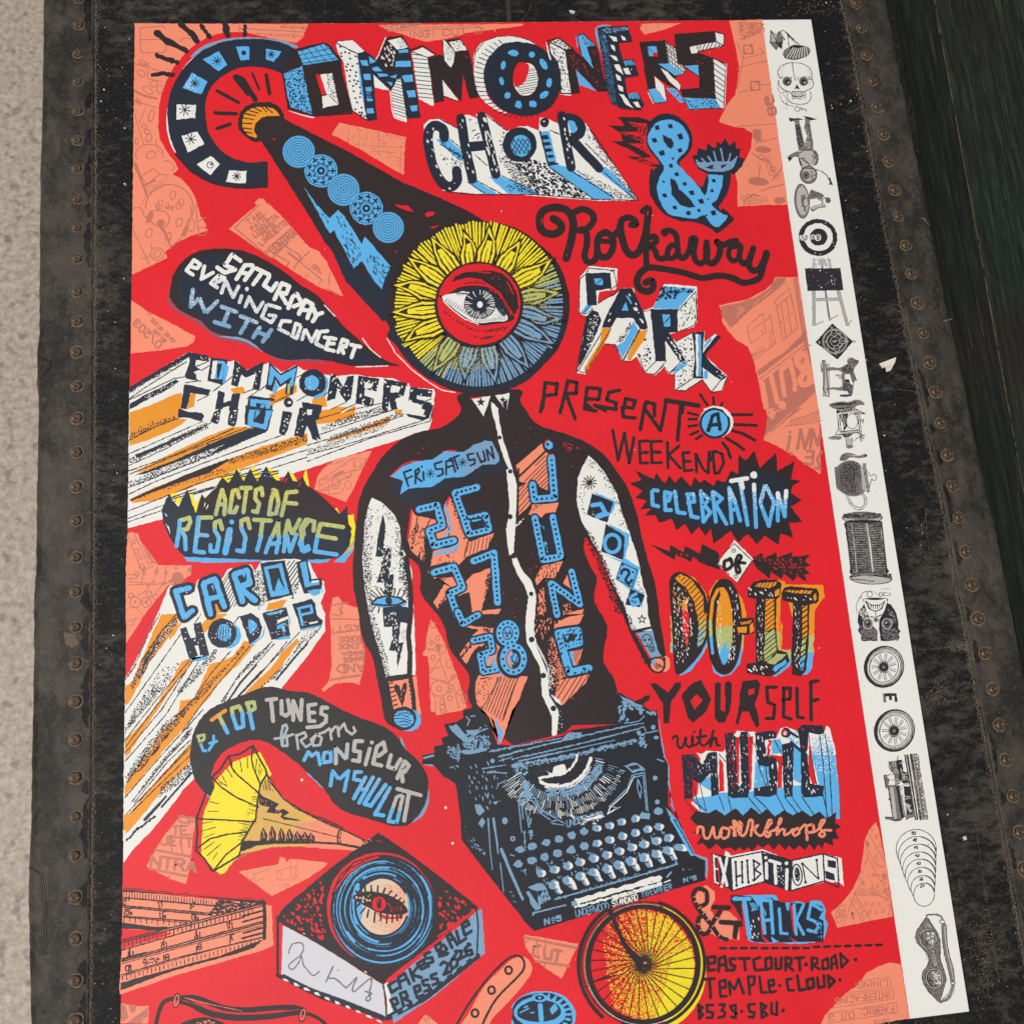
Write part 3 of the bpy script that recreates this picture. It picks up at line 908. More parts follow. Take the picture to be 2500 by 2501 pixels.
def d8(p):
    fr(1800, 500)
    p.g(SAL, '360,680 575,680 590,760 760,1930 770,1931 250,1931 195,1650 150,1440 100,1340 0,1280 -80,1200 -140,1110 -150,1000 -175,950 -60,925 100,890 260,800 330,740')
    p.g(LIN, '360,690 460,685 440,740 300,860 100,1010 0,1110 -60,1160 -140,1060 -160,960 0,930 180,870 300,790')
    p.s(SAL, 9, '20,960 60,990 20,1030|150,950 200,900|230,880 330,800|0,1060 20,980')
    p.s(LIN, 14, '555,690 720,1690|535,700 700,1700')
    p.g(LIN, '190,1560 470,1370 640,1190 650,1270 430,1440 200,1620')
    p.s(LIN, 9, '190,1660 640,1320 660,1300|210,1690 690,1320')
    p.s(LIN, 8, '350,910 490,790 505,850 370,960 350,910|370,960 430,1280 570,1160 505,850|410,930 460,1250|460,890 515,1210|90,1150 240,1020 260,1090 100,1210 90,1150|100,1210 130,1310 270,1200 255,1090|280,1090 310,1040 360,1310 290,1360 150,1420|140,1400 150,1470 270,1380')
    p.h(LIN, '290,1170 340,1160 360,1310 300,1350', 65, 22, 6); p.h(LIN, '140,1400 240,1320 270,1380 160,1470', -40, 26, 6)
    for x, y in ((415, 1105), (465, 1070), (515, 1025), (230, 1190)): p.o(LIN, x, y, 9)
    p.g(LIN, '210,1690 640,1350 715,1640 740,1760 560,1931 290,1931 250,1860')
    # mirrored shop lettering
    p.c(SAL, '655,1370 560,1400 535,1500 600,1580 560,1640 600,1720 700,1700 720,1640 660,1360')
    p.o(LIN, 615, 1470, 14, 34, 20); p.o(LIN, 640, 1640, 14, 36, 20)
    p.s(SAL, 44, '500,1480 545,1700 540,1745|500,1490 410,1560 445,1800')
    p.s(SAL, 46, '315,1600 375,1860|235,1680 275,1900'); p.o(SAL, 420, 1890, 38, 44)
    p.s(SAL, 8, '560,1931 740,1790|620,1931 750,1840')
    fr(1750, 1000)
    p.g(SAL, '460,-10 965,-10 980,600 975,612 720,430 560,340 440,290 490,120')
    p.g(LIN, '480,20 560,-10 800,-10 640,110 440,280 470,130')
    p.s(SAL, 10, '450,260 700,30|560,20 640,-10')
    p.g(SAL, '480,60 500,0 560,20 530,100', 0)
    p.s(LIN, 8, '640,160 900,130 990,100|690,110 960,20')
    p.h(LIN, '700,110 960,10 985,90 900,120 650,160', -38, 17, 6)
    p.s(LIN, 30, '760,370 790,190 830,370 880,190|880,360 905,190 950,340 970,240'); p.s(LIN, 28, '690,250 665,385'); p.o(LIN, 690, 215, 15)
    p.s(LIN, 26, '910,395 900,520|910,395 850,395|905,455 840,450|895,520 830,510|985,400 945,470 975,560 920,555|700,410 705,425')
salmon(d8, 'salmon scrap of mirrored shop lettering beside the white margin')

# ---- COMMONERS, the title line
fr(300, 0)
p = Part('title_lettering', poster, 2, 'big title word of patterned block letters')
# white and grey misprint showing at the edges
p.c(G, '640,540 760,430 950,370 1180,350 1500,380 1650,450 1300,420 900,440', .5)
p.c(W, '560,660 640,560 760,480 800,500 640,640 560,740', .5); p.c(W, '412,1100 430,1000 460,1280 540,1420 620,1560 480,1420 420,1250', .5)
# letter C, with crayon rays round it
p.s(K, 66, '320,310 420,390 510,430 600,480', 2.2, .25); p.s(K, 56, '545,225 640,310 700,385', 2); p.s(K, 40, '740,240 820,350', 2); p.s(K, 58, '965,235 990,330', 2.4); p.s(K, 32, '1152,240 1148,335', 2); p.s(K, 42, '320,515 420,555 515,590', 2.6); p.s(K, 40, '280,705 370,690 475,702', 1.6)
p.c(N, '1640,470 1500,400 1340,370 1180,365 1020,378 900,405 760,470 650,560 550,670 480,790 435,920 420,1060 428,1200 460,1340 520,1460 600,1570 700,1660 800,1715 920,1755 1060,1775 1200,1780 1345,1770 1367,1760 1368,1640 1350,1525 1330,1520 1200,1530 1100,1510 1000,1470 920,1410 850,1320 800,1220 780,1100 775,980 800,890 850,800 920,730 1000,680 1100,640 1200,625 1320,635 1420,660 1500,690 1580,700 1670,650 1705,560')
p.s(K, 26, '500,1450 640,1610 800,1700 920,1740 1060,1762 1200,1765 1350,1750 1355,1535')
for q, m in (('1065,440 1190,435 1192,560 1115,572', B), ('1350,455 1495,485 1425,580 1348,560', B), ('755,560 905,480 985,610 905,672', B), ('650,680 800,770 735,888 565,830', B), ('508,985 688,988 683,1110 508,1125', W), ('555,1280 700,1238 770,1355 612,1438', W), ('830,1470 915,1545 825,1652 695,1550', W), ('1005,1608 1165,1612 1160,1730 970,1715', W)):
    p.g(m, q)
p.d(W, '650,690 740,740 690,870 575,820', 13, 4, (600, 760, 780, 800), .8)
p.d(B, '590,990 688,990 680,1105 600,1110', 13, 4, (690, 1050, 560, 1050), .7)
for x, y, r in ((888, 575, 45), (680, 785, 42), (585, 1035, 55), (640, 1310, 52), (1075, 1662, 40), (1398, 510, 34)):
    for k in range(4):
        a = k * pi / 4 + .2
        p.s(N, 9, f'{x-r*cos(a):.0f},{y-r*sin(a):.0f} {x+r*cos(a):.0f},{y+r*sin(a):.0f}')
p.o(N, 1140, 497, 24); p.ring(N, 825, 1555, 30, 8); p.o(N, 835, 1548, 12)
# square O
p.c(W, '1560,1040 1700,1080 1800,1100 1780,1110 1650,1075', 0)
p.g(K, '1605,480 1640,455 1900,395 1950,420 2060,560 2075,1060 2170,1050 2165,1075 1790,1100 1555,1030 1500,690')
fr(800, 0)
p.g(B, '-280,485 -30,412 10,440 108,562 -230,612')
for q in ('-250,470 -150,600', '-190,455 -80,590', '-130,440 -15,580', '-70,425 50,570', '-270,520 40,450', '-255,560 75,500', '-240,595 100,545', '-30,412 108,562'): p.s(N, 6, q)
p.g(B, '-415,690 -240,620 -145,1080 -345,1010 -380,900')
p.d(N, '-415,690 -240,620 -145,1080 -345,1010', 22, 8, None, .8, 1.5)
p.g(K, '-230,620 115,578 232,1050 -141,1090')
p.g(RED, '-116,700 -68,697 -12,885 -55,895'); p.g(W, '-68,700 40,690 105,985 0,1005 -45,1020 -50,905 -8,900')
p.d(N, '-10,705 40,692 102,970 10,880', 17, 6); p.s(N, 7, '-50,905 0,890 105,985')
# first M
p.g(K, '75,385 230,375 350,475 460,575 555,350 700,330 775,450 875,1105 745,1120 690,1115 600,860 590,850 430,830 468,1128 372,1138 230,1050 200,900 150,600')
p.g(W, '70,405 110,388 235,378 345,482 285,505 100,410'); p.g(W, '80,410 280,512 365,1120 240,1045 200,880 150,590 95,490')
p.s(N, 8, '80,405 285,508')
for x, y in ((120, 440), (128, 500), (165, 490), (205, 500), (130, 530), (212, 552), (190, 605), (235, 622), (175, 628), (265, 530), (280, 600), (180, 665), (215, 660), (268, 680), (207, 715), (265, 715), (208, 765), (250, 755), (285, 765), (240, 810), (270, 790), (245, 860), (305, 825), (320, 862), (310, 880), (262, 925), (305, 915), (278, 965), (262, 1030), (320, 1015), (300, 1060), (325, 1060), (350, 1095), (318, 1080)): p.o(N, x, y, 13, 9, 30)
p.g(B, '285,540 330,800 345,1010 305,800'); p.g(N, '285,500 360,485 640,690 655,465 765,450 870,1105 748,1115 690,730 600,850 425,690 465,1125 372,1132')
for q in ('308,568 370,565 385,618 322,618', '335,700 400,695 408,755 345,752', '358,822 412,820 420,862 362,862', '368,1022 430,1018 438,1068 375,1068', '390,530 455,580 400,600', '415,640 470,628 520,672 440,668', '465,690 560,695 580,715 490,725', '640,580 780,570 788,628 615,632', '668,470 755,462 758,495 672,498', '700,712 800,705 806,765 730,775', '745,855 825,850 832,912 765,918', '775,1000 845,990 848,1045 790,1050', '585,720 650,700 640,740', '560,770 615,775 600,810', '365,925 425,935 420,950 372,955'): p.g(B, q)
p.d(B, '360,880 410,870 430,930 370,920', 14, 5)
p.g(W, '430,700 588,850 545,848 440,825'); p.g(W, '570,378 690,350 760,445 655,468'); p.d(N, '640,360 690,350 760,445 690,450', 13, 5, (740, 420, 600, 400))
p.g(K, '555,385 650,470 635,690 600,690 465,570'); p.d(W, '560,400 640,470 620,680 500,570', 24, 8, None, .6, 2, 70, 20)
p.s(W, 9, '548,352 480,520 455,560')
p.g(W, '688,735 743,1110 745,1150 625,1095 600,860 655,745'); p.h(N, '688,735 743,1110 740,1120 625,1085 600,860 655,745', 17, 27, 7)
p.s(W, 9, '590,860 610,1050 630,1110 740,1150')
# second M
p.g(W, '790,490 945,545 1002,985 985,1000 862,935'); p.h(N, '790,490 945,545 1002,970 860,930', 5, 40, 8); p.g(W, '800,488 895,445 1010,515 940,540')
p.s(K, 16, '780,470 895,432 1020,515'); p.s(N, 10, '790,488 945,542')
p.g(W, '1075,740 1235,950 1090,905'); p.g(K, '1080,380 1250,360 1330,480 1425,915 1335,930 1275,690 1262,960 1240,945 1075,740 1100,955 1005,970 942,545 1060,512 1088,530')
p.g(W, '1090,378 1105,385 1200,490 1190,590 1160,640 1100,570'); p.d(N, '1110,420 1200,490 1190,590 1120,560', 14, 5, (1130, 440, 1160, 640))
p.g(W, '1145,402 1250,374 1310,470 1205,485'); p.d(N, '1145,402 1250,374 1300,440 1205,470', 18, 5); p.g(RED, '1290,520 1330,545 1300,540')
p.s(N, 10, '1075,740 1090,905 1240,960')
# round O
p.c(W, '1375,560 1400,470 1480,385 1600,345 1740,340 1880,375 1960,420 2000,470 1700,450 1560,560 1500,700 1500,880 1600,1010 1700,1070 1580,1030 1450,930 1390,780')
p.c(N, '1505,560 1560,490 1640,420 1740,395 1850,400 1980,430 2080,500 2150,580 2190,690 2195,800 2170,900 2110,1000 2020,1060 1920,1090 1800,1085 1680,1050 1590,990 1520,900 1480,800 1470,680')
for k in range(26):
    a = radians(118 + k * 6.9)
    x, y = 1845 + 395 * cos(a), 745 - 352 * sin(a) - 15
    r0, r1 = (372, 475) if k < 20 else (372, 430)
    p.s(N, 8, f'{1840+362*cos(a):.0f},{740-345*sin(a):.0f} {1822+445*cos(a):.0f},{722-392*sin(a):.0f}')
p.s(K, 7, '1375,620 1390,500 1480,385 1600,345 1740,338 1880,370 1940,400')
p.o(K, 1860, 748, 150, 190); p.o(W, 1866, 748, 116, 156); p.c(RED, '1790,600 1840,590 1895,610 1890,690 1850,780 1770,820 1748,720')
p.h(N, '1900,640 1980,650 1985,850 1850,905 1790,860 1790,815 1870,760', -10, 22, 6)
for x, y, a, b_, r in ((1750, 502, 56, 32, 10), (1655, 615, 24, 44, 10), (1640, 765, 22, 42, -15), (1695, 900, 30, 34, 30), (1795, 990, 32, 36, -5), (1925, 515, 30, 30, 0), (2035, 605, 30, 62, -30), (2088, 780, 28, 48, 8), (2040, 895, 48, 28, -30), (1935, 985, 40, 32, 20)): p.o(B, x, y, a, b_, r, 7, 2)
for k in range(18):
    a = k / 18 * 2 * pi
    p.s(N, 7, f'{1860+215*cos(a):.0f},{745+255*sin(a):.0f} {1862+222*cos(a):.0f},{745+262*sin(a):.0f}')
# N
fr(1300, 0)
p.s(W, 14, '135,400 150,500 170,560|265,885 360,895')
p.g(W, '165,400 250,362 360,455 305,468 365,885 265,880 262,700 225,580 170,510'); p.d(N, '165,395 250,362 350,450 300,465', 16, 7)
p.d(N, '175,430 300,475 355,870 275,870 265,690 230,590', 24, 6, None, .8, 2, 70, 50)
p.s(K, 14, '140,385 250,358 370,455 560,640|140,385 170,505 228,580 262,700 265,880 360,885|165,400 305,470')
p.s(B, 9, '412,340 425,440')
p.g(B, '425,330 475,318 590,425 520,440 572,650 465,520'); p.g(B, '405,650 605,855 440,800'); p.d(N, '430,330 475,320 570,420 510,430', 15, 5)
p.g(K, '303,468 370,455 575,650 512,440 605,430 690,800 720,860 615,867 405,648 448,880 362,885'); p.d(RED, '330,500 400,500 680,840 640,850 500,680 380,650', 26, 5, None, .5, 1.8, 45, 10); p.d(RED, '560,480 600,470 680,780 620,700', 26, 5, None, .5)
p.s(K, 9, '420,335 475,315 595,428|420,335 460,520 572,655')
# E
p.c(G, '590,270 750,250 640,420 660,560', 0)
p.g(N, '610,265 640,255 895,240 945,395 812,405 850,560 955,555 1000,715 870,735 890,880 1000,880 1052,985 1020,1040 840,1030 740,970 690,800 650,500')
p.d(DB, '635,290 690,330 730,560 800,1000 745,960 700,800 645,430', 14, 7, None, .95); p.d(G, '640,270 885,255 905,285 700,315', 14, 7, None, .95); p.d(G, '640,330 690,340 700,500 660,480', 16, 6, None, .6)
for q in ('720,335 790,350 795,390 765,385', '830,330 870,350 880,380 850,378', '735,420 770,430 780,485 745,455', '725,520 785,530 805,580 775,565', '765,610 820,610 860,705 790,660', '780,695 830,720 838,765 800,755', '800,800 850,820 855,868 820,855', '815,885 860,890 950,1025 880,990', '855,650 900,640 925,705 880,695', '925,645 940,655 930,670', '945,965 990,960 1025,1020 980,1010'): p.g(W, q)
for q in ('850,575 940,565 965,612 870,620', '905,885 990,878 1010,932 912,932'):
    p.g(B, q); p.h(N, q, 72, 20, 7)
# R
p.s(W, 9, '1090,870 1140,970')
p.g(W, '1150,710 1160,725 1245,810 1268,960 1165,830'); p.g(B, '1085,835 1160,830 1262,962 1150,975'); p.g(B, '1255,825 1340,830 1440,955 1395,970'); p.d(N, '1265,830 1340,835 1435,950 1400,960', 22, 5, None, .7, 1.6)
p.g(K, '1008,393 1250,378 1372,465 1445,660 1420,700 1360,700 1400,800 1392,858 1270,800 1145,715 1160,825 1085,835 1040,560')
p.g(B, '1083,440 1170,434 1182,525 1100,530'); p.g(RED, '1132,490 1180,490 1182,528 1136,528'); p.s(N, 6, '1085,445 1130,490')
p.g(W, '1255,395 1362,470 1438,655 1418,690 1288,592'); p.h(N, '1255,395 1362,470 1438,655 1418,690 1288,592', 40, 26, 7); p.h(N, '1255,395 1362,470 1438,655 1418,690 1288,592', 82, 24, 7)
p.g(B, '1182,602 1285,595 1428,695 1345,717'); p.g(W, '1205,640 1250,660 1398,800 1388,852 1290,765'); p.g(RED, '1345,730 1440,695 1450,660 1540,700 1580,740 1575,825 1400,812')
p.s(K, 9, '1182,602 1345,717 1428,697|1160,825 1085,838 1150,972 1262,962 1268,955 1245,810')
# S
p.g(B, '1420,920 1725,928 1785,1018 1470,1035'); p.d(N, '1430,925 1720,932 1780,1010 1490,1010', 22, 6, None, .7, 1.7); p.g(B, '1425,620 1562,610 1577,722')
p.g(W, '1705,550 1822,600 1805,1005 1780,1018 1725,930'); p.h(N, '1705,550 1822,600 1800,1000 1725,930', 35, 42, 8)
p.g(W, '1480,440 1735,388 1805,440 1560,475 1545,512 1500,502'); p.h(N, '1520,440 1735,390 1800,440 1570,470', 115, 30, 8); p.g(W, '1722,302 1810,322 1802,432 1735,390')
p.g(K, '1335,318 1720,292 1735,392 1480,438 1500,502 1580,500 1705,545 1728,932 1415,918 1395,840 1575,828 1562,610 1420,620 1365,590')
p.s(K, 9, '1722,300 1808,322 1802,432 1570,480 1545,512|1735,390 1802,432|1705,548 1825,602 1803,1012|1420,925 1475,1030 1785,1018|1425,622 1577,725')
p.d(RED, '1500,520 1700,560 1720,900 1620,900', 50, 5, None, .4); p.s(W, 7, '1830,600 1812,1000 1790,1022')
p.build()

# ---- CHOIR
fr(800, 0)
p = Part('choir_lettering', poster, 2, 'block letters CHOIR with a long white wedge')
p.g(W, '905,1180 960,1130 1060,1120 1230,1215 1215,1115 1290,1088 1330,1080 1410,1120 1400,1080 1490,1072 1540,1110 1690,1235 1800,1195 1880,1190 1990,1230 2000,1110 2050,1110 2180,1170 2400,1150 2440,1170 2560,1380 2760,1640 2925,1890 2600,1895 2200,1870 1700,1830 1390,1830 1180,1812 1090,1800 1020,1700 960,1560')
p.g(B, '1020,1312 1130,1310 1260,1420 1290,1500 1240,1520'); p.g(B, '1310,1715 1400,1705 1580,1815 1600,1830 1470,1830'); p.g(B, '1520,1670 1630,1665 1931,1790 2000,1835 1700,1830')
p.d(N, '1060,1330 1290,1480 1290,1600 1230,1540', 15, 7, (1200, 1400, 1150, 1480), .9); p.d(N, '1050,1400 1250,1540 1290,1600 1150,1600 1080,1500', 34, 7, None, .6, 2.2, 60, 30)
p.d(N, '1640,1240 1700,1250 1660,1420 1760,1540 1931,1680 2000,1840 1800,1800 1700,1620 1600,1480', 15, 7, (1760, 1560, 1560, 1500), .95)
p.d(N, '1760,1540 1931,1500 2130,1570 2260,1700 2480,1860 1990,1840', 24, 11, None, .85, 1.4, 40, 30); p.d(N, '1600,1700 1800,1760 1990,1835 1720,1800', 17, 7, (1900, 1830, 1600, 1690))
p.g(B, '2075,1570 2170,1550 2280,1590 2690,1850 2700,1880 2500,1878'); p.g(B, '2000,1245 2090,1235 2160,1540 2080,1560')
p.g(B, '2560,1620 2610,1570 2700,1640 2900,1870 2895,1885')
for i in range(5): p.g(N, f'{2012+i*16},{1280+i*62} {2075+i*16},{1275+i*62} {2090+i*16},{1310+i*58} {2030+i*16},{1320+i*58}')
p.s(N, 16, '2000,1240 2080,1560 2170,1545')
p.d(N, '2440,1170 2500,1250 2700,1560 2900,1870 2860,1850 2600,1520 2450,1290', 13, 6, (2680, 1480, 2560, 1540), .9)
p.d(N, '2300,1590 2400,1620 2900,1880 2700,1870', 14, 6, None, .8)
p.s(K, 9, '1060,1125 1230,1215|1150,1310 1310,1440|1060,1360 1300,1500|1390,1460 1500,1560|1400,1700 1640,1830|1320,1715 1480,1825|1620,1650 1931,1790|1500,1090 1690,1235|2100,1230 2210,1280|2180,1170 2260,1240|2280,1600 2700,1870|2090,1575 2500,1875|2600,1620 2900,1885|2440,1165 2560,1340 2925,1890|1100,1805 1400,1835 1950,1835 2500,1880 2920,1890|2430,1350 2640,1560', 0.8)
p.q(N, 92, '1100,1300 1085,1220 1020,1185 965,1215 945,1300 955,1400 985,1540 1040,1670 1110,1750 1180,1755 1220,1700 1215,1610')
p.s(N, 90, '1255,1115 1300,1400 1365,1690|1450,1095 1520,1380 1585,1645'); p.s(N, 92, '1310,1390 1500,1370')
p.d(W, '1420,1110 1490,1100 1620,1640 1560,1640', 32, 8, None, .6, 3, 72, 8); p.d(W, '940,1180 1140,1180 980,1300 1130,1760 1230,1700 1150,1780 1000,1600 930,1300', 42, 8, None, .5, 2, 60, 20)
p.d(W, '1230,1120 1280,1130 1400,1690 1340,1690', 50, 7, None, .5, 2.4, 72, 8)
p.d(N, '1310,1100 1400,1140 1440,1310 1380,1330', 26, 6, None, .7, 2, -30, 20)
p.o(N, 1810, 1365, 160, 165); p.o(B, 1822, 1375, 95, 102, 0, 20); p.h(N, '1740,1310 1900,1310 1900,1450 1740,1450', 50, 34, 8); p.h(N, '1740,1310 1900,1310 1900,1450 1740,1450', 118, 34, 8)
p.o(N, 2045, 1155, 44, 46); p.o(W, 2040, 1145, 10, 8)
p.s(N, 88, '2205,1090 2240,1300 2295,1580'); p.q(N, 84, '2210,1110 2320,1120 2390,1190 2370,1270 2270,1300'); p.s(N, 84, '2290,1300 2420,1440 2560,1590')
p.c(B, '2265,1150 2310,1140 2345,1190 2335,1240 2300,1250')
p.d(W, '2210,1090 2280,1130 2330,1560 2270,1560', 42, 8, None, .6, 2.2, 75, 10)
p.build()

# ---- ampersand with wing and eye
fr(1300, 0)
p = Part('ampersand', poster, 2, 'blue spotted ampersand with a flame wing and a lashed eye')
p.g(K, '805,1100 1010,1105 1120,1140 1200,1080 1260,1280 1190,1580 1010,1530 930,1490 860,1465 1030,1480 900,1400 730,1330 850,1330 830,1250 710,1180 870,1185')
p.g(RED, '890,1145 1080,1165 1095,1400 1210,1550 1100,1550 960,1500 1130,1480 1040,1420 890,1350 1060,1350 820,1245 1010,1240')
for q in ('900,1150 1020,1200 960,1200 1060,1240', '1040,1170 1010,1260', '1080,1180 1040,1270', '840,1250 960,1280 900,1270 1050,1330', '980,1290 1040,1310', '900,1350 1000,1400 940,1390 1070,1450', '1000,1400 1040,1380', '980,1500 1060,1520 1030,1500 1140,1540', '1060,1200 1050,1240', '1000,1290 1070,1260', '1020,1420 1080,1410'): p.s(K, 9, q)
p.c(N, '1120,1130 1230,1070 1360,1090 1460,1180 1505,1290 1490,1420 1390,1530 1430,1610 1590,1760 1640,1660 1680,1600 1860,1630 1850,1780 1800,1890 1760,1960 1830,2060 1900,2070 1750,2195 1690,2160 1610,2120 1500,2090 1380,2080 1250,2020 1170,1940 1110,1820 1110,1700 1150,1590 1200,1540 1090,1400 1070,1280')
p.s(K, 24, '1125,1600 1110,1700 1120,1830 1180,1940')
p.g(K, '1730,2200 1906,2066 1800,1960 1640,2080')
p.c(B, '1130,1200 1180,1150 1270,1125 1370,1150 1440,1220 1475,1310 1450,1420 1360,1520 1420,1600 1560,1750 1625,1840 1660,1720 1660,1640 1720,1615 1790,1640 1785,1760 1740,1880 1690,1930 1780,2010 1840,2040 1760,2135 1690,2120 1620,2030 1530,2060 1420,2050 1290,2020 1220,1930 1175,1800 1190,1690 1240,1580 1190,1500 1110,1390 1085,1290')
p.g(N, '1300,1680 1350,1700 1380,1780 1480,1870 1540,1950 1480,1960 1390,1930 1310,1830')
p.g(N, '1225,1265 1265,1290 1310,1310 1335,1350 1310,1400 1280,1390 1240,1330'); p.d(N, '1240,1290 1320,1310 1330,1390 1270,1390', 16, 8)
for x, y, r in ((1175, 1205, 26), (1298, 1190, 27), (1395, 1290, 32), (1150, 1325, 30), (1220, 1445, 30), (1390, 1420, 24), (1325, 1495, 14), (1305, 1565, 22), (1360, 1645, 22), (1435, 1735, 24), (1500, 1820, 28), (1245, 1845, 26), (1235, 1715, 14), (1590, 1900, 32), (1710, 1705, 22), (1690, 1800, 18), (1655, 1880, 12), (1470, 2010, 26), (1340, 1960, 24), (1570, 1985, 20), (1705, 2010, 28), (1640, 2030, 12)): p.g(N, f'{x-r},{y-r*.6} {x+r*.5},{y-r} {x+r},{y+r*.5} {x-r*.4},{y+r*.8}')
p.g(N, '1500,1470 1555,1460 1555,1390 1640,1415 1645,1350 1725,1395 1740,1330 1775,1360 1815,1300 1855,1370 1910,1330 1920,1400 1960,1400 1950,1480 2000,1500 1975,1570 1900,1640 1760,1650 1650,1640 1560,1590')
p.c(G, '1545,1530 1640,1530 1760,1520 1870,1520 1925,1480 1900,1570 1830,1610 1740,1620 1650,1610 1580,1580')
for q in ('1575,1545 1545,1510', '1640,1540 1595,1495', '1690,1530 1655,1475', '1735,1530 1710,1430', '1800,1520 1775,1400', '1845,1530 1865,1450', '1895,1540 1925,1480'): p.s(G, 16, q)
p.c(N, '1630,1580 1700,1555 1760,1560 1840,1550 1770,1590 1700,1595'); p.o(G, 1740, 1575, 40, 30)
p.build()

# ---- Rockaway
fr(1300, 500)
p = Part('rockaway_lettering', poster, 2, 'brown flowing script')
p.q(K, 76, '195,130 250,165 275,215 235,265 160,275 85,235 65,140 100,60 190,25 300,40 365,100 385,200 365,330 318,505')
p.q(K, 64, '380,80 470,40 560,80 575,150 520,220 440,240'); p.q(K, 62, '450,240 510,270 510,380 490,470 510,530 560,540 600,500 610,420')
p.q(K, 64, '690,255 625,300 610,420 650,490 720,480 760,390 750,300 690,255'); p.s(K, 50, '640,340 740,350')
p.q(K, 62, '760,300 825,220 845,140 905,120 960,145 975,185 930,190'); p.q(K, 70, '825,200 850,330 890,440 950,475 1010,430 1060,300 1085,150 1095,40'); p.s(K, 62, '1040,60 1080,30|1085,100 1075,300 1070,480 1080,600')
p.q(K, 56, '1090,310 1155,300 1165,350 1100,390 1150,420 1175,490 1210,510 1260,490 1290,400 1370,370')
p.q(K, 56, '1250,275 1235,250 1300,245 1355,290 1365,380 1380,480 1430,500 1480,420 1500,320 1540,330 1520,440 1540,530 1600,550 1650,480 1640,350')
p.q(K, 52, '1260,500 1330,500 1370,440'); p.q(K, 62, '1640,360 1640,500 1690,555 1750,500 1770,400 1740,350 1790,380 1870,350 1920,340')
fr(1800, 500)
p.q(K, 50, '10,390 -60,400 -85,470 -40,530 10,500 25,420'); p.q(K, 56, '0,370 30,400 20,500 60,555 110,520 150,420'); p.q(K, 60, '150,410 110,560 150,620 215,590 280,460 240,590 215,680 150,720 60,735 0,715')
p.s(K, 66, '275,455 240,580')
fr(1300, 500)
p.q(K, 60, '1090,590 1200,600 1400,635 1600,690 1720,670 1830,675 1931,710'); p.q(K, 66, '1085,590 1010,650 985,740 1030,805 1100,815 1140,770 1120,715 1065,735')
p.g(RED, '80,150 95,120 92,185', 0); p.g(RED, '1075,80 1095,50 1085,110', 0); p.d(RED, '330,330 350,330 345,480 320,480', 40, 6)
p.build()

# ---- PARK
p = Part('park_lettering', poster, 2, 'stepped block letters PARK')
# outline shadow base
p.g(W, '535,575 800,605 800,760 780,800 630,820 610,930 780,850 830,790 950,785 980,890 1040,1000 1140,960 1245,745 1550,770 1555,1100 1520,1150 1280,1225 1350,1290 1480,1215 1620,1190 1620,1300 1720,1220 1780,1240 1620,1420 1840,1620 1790,1750 1690,1770 1600,1650 1440,1755 1340,1750 1340,1600 1280,1590 1240,1530 1160,1610 1060,1590 985,1430 915,1480 840,1470 780,1320 660,1310 500,1600 420,1590 510,1050 435,1020 445,690')
p.s(K, 9, '530,598 770,620 770,640 795,760 735,800|530,598 500,660 445,700 440,1020 505,1030 570,980|740,630 770,615|620,930 830,800|510,1050 415,1560 500,1590 670,1310 780,1320 850,1470 915,1480 1080,1180|430,1570 680,1160|660,1300 740,1170|1040,1010 1120,990|1000,1420 1060,1590 1150,1600 1240,1510|1060,1580 1160,1480|1150,1600 1250,1490|1240,1520 1290,1590 1440,1480|1290,1590 1400,1480|1370,1000 1540,820 1550,1080 1520,1140 1370,1200|1350,1290 1500,1210|1340,1600 1340,1750 1440,1755 1600,1650|1350,1745 1510,1640|1600,1650 1690,1770 1780,1755 1835,1630|1690,1765 1770,1660 1830,1620')
p.g(B, '450,1020 510,945 570,950 500,1020'); p.s(K, 7, '480,1020 540,955')
p.g(N, '500,645 735,640 745,790 600,810 610,950 515,950'); p.g(B, '582,697 662,695 662,755 590,755'); p.s(N, 9, '590,755 662,697')
p.g(N, '510,1060 560,990 620,1010 650,1090 560,1310 470,1480 430,1550 450,1400'); p.d(W, '540,1050 640,1020 560,1310 480,1440 500,1300', 16, 6, None, .55)
p.g(O, '650,1165 740,1160 720,1240 500,1590 485,1540 640,1290'); p.g(O, '1000,1190 1085,1180 1060,1260 920,1470 890,1460 910,1400'); p.s(K, 9, '740,1170 660,1300|660,1300 500,1580')
p.g(B, '950,1090 1000,1180 850,1440 790,1330 860,1290 920,1180'); p.d(N, '790,1290 920,1110 940,1150 830,1310', 13, 7); p.s(K, 14, '1010,1180 860,1460')
p.g(N, '830,790 940,785 990,890 1040,1000 1090,1160 1065,1180 1010,1170 950,1070 790,1070 740,1160 650,1160 700,1040')
p.g(B, '840,1000 880,915 908,1002'); p.s(B, 14, '890,860 930,930')
p.d(W, '820,830 870,800 720,1150 690,1120', 30, 9, None, .6, 2.4, -60, 10); p.d(W, '900,820 960,870 1060,1120 1000,1090', 36, 9, None, .6, 2.2, 60, 10)
p.g(B, '1240,765 1540,790 1370,980 1130,980'); p.d(N, '1245,770 1540,800 1480,830 1200,860 1150,970 1180,850', 20, 11, None, .85); p.d(N, '1200,780 1440,800 1400,870 1200,900', 36, 18, None, .7)
p.d(N, '1380,990 1540,830 1545,1080 1380,1190', 26, 6, None, .8, 1.8, -50, 40)
p.g(N, '1110,985 1365,985 1372,1205 1290,1210 1400,1400 1445,1470 1395,1490 1250,1280 1260,1475 1160,1475')
p.g(B, '1225,1035 1295,1035 1302,1140 1280,1155 1240,1150'); p.s(N, 9, '1240,1120 1295,1060'); p.g(W, '1260,1290 1390,1480 1290,1580 1230,1510 1262,1470')
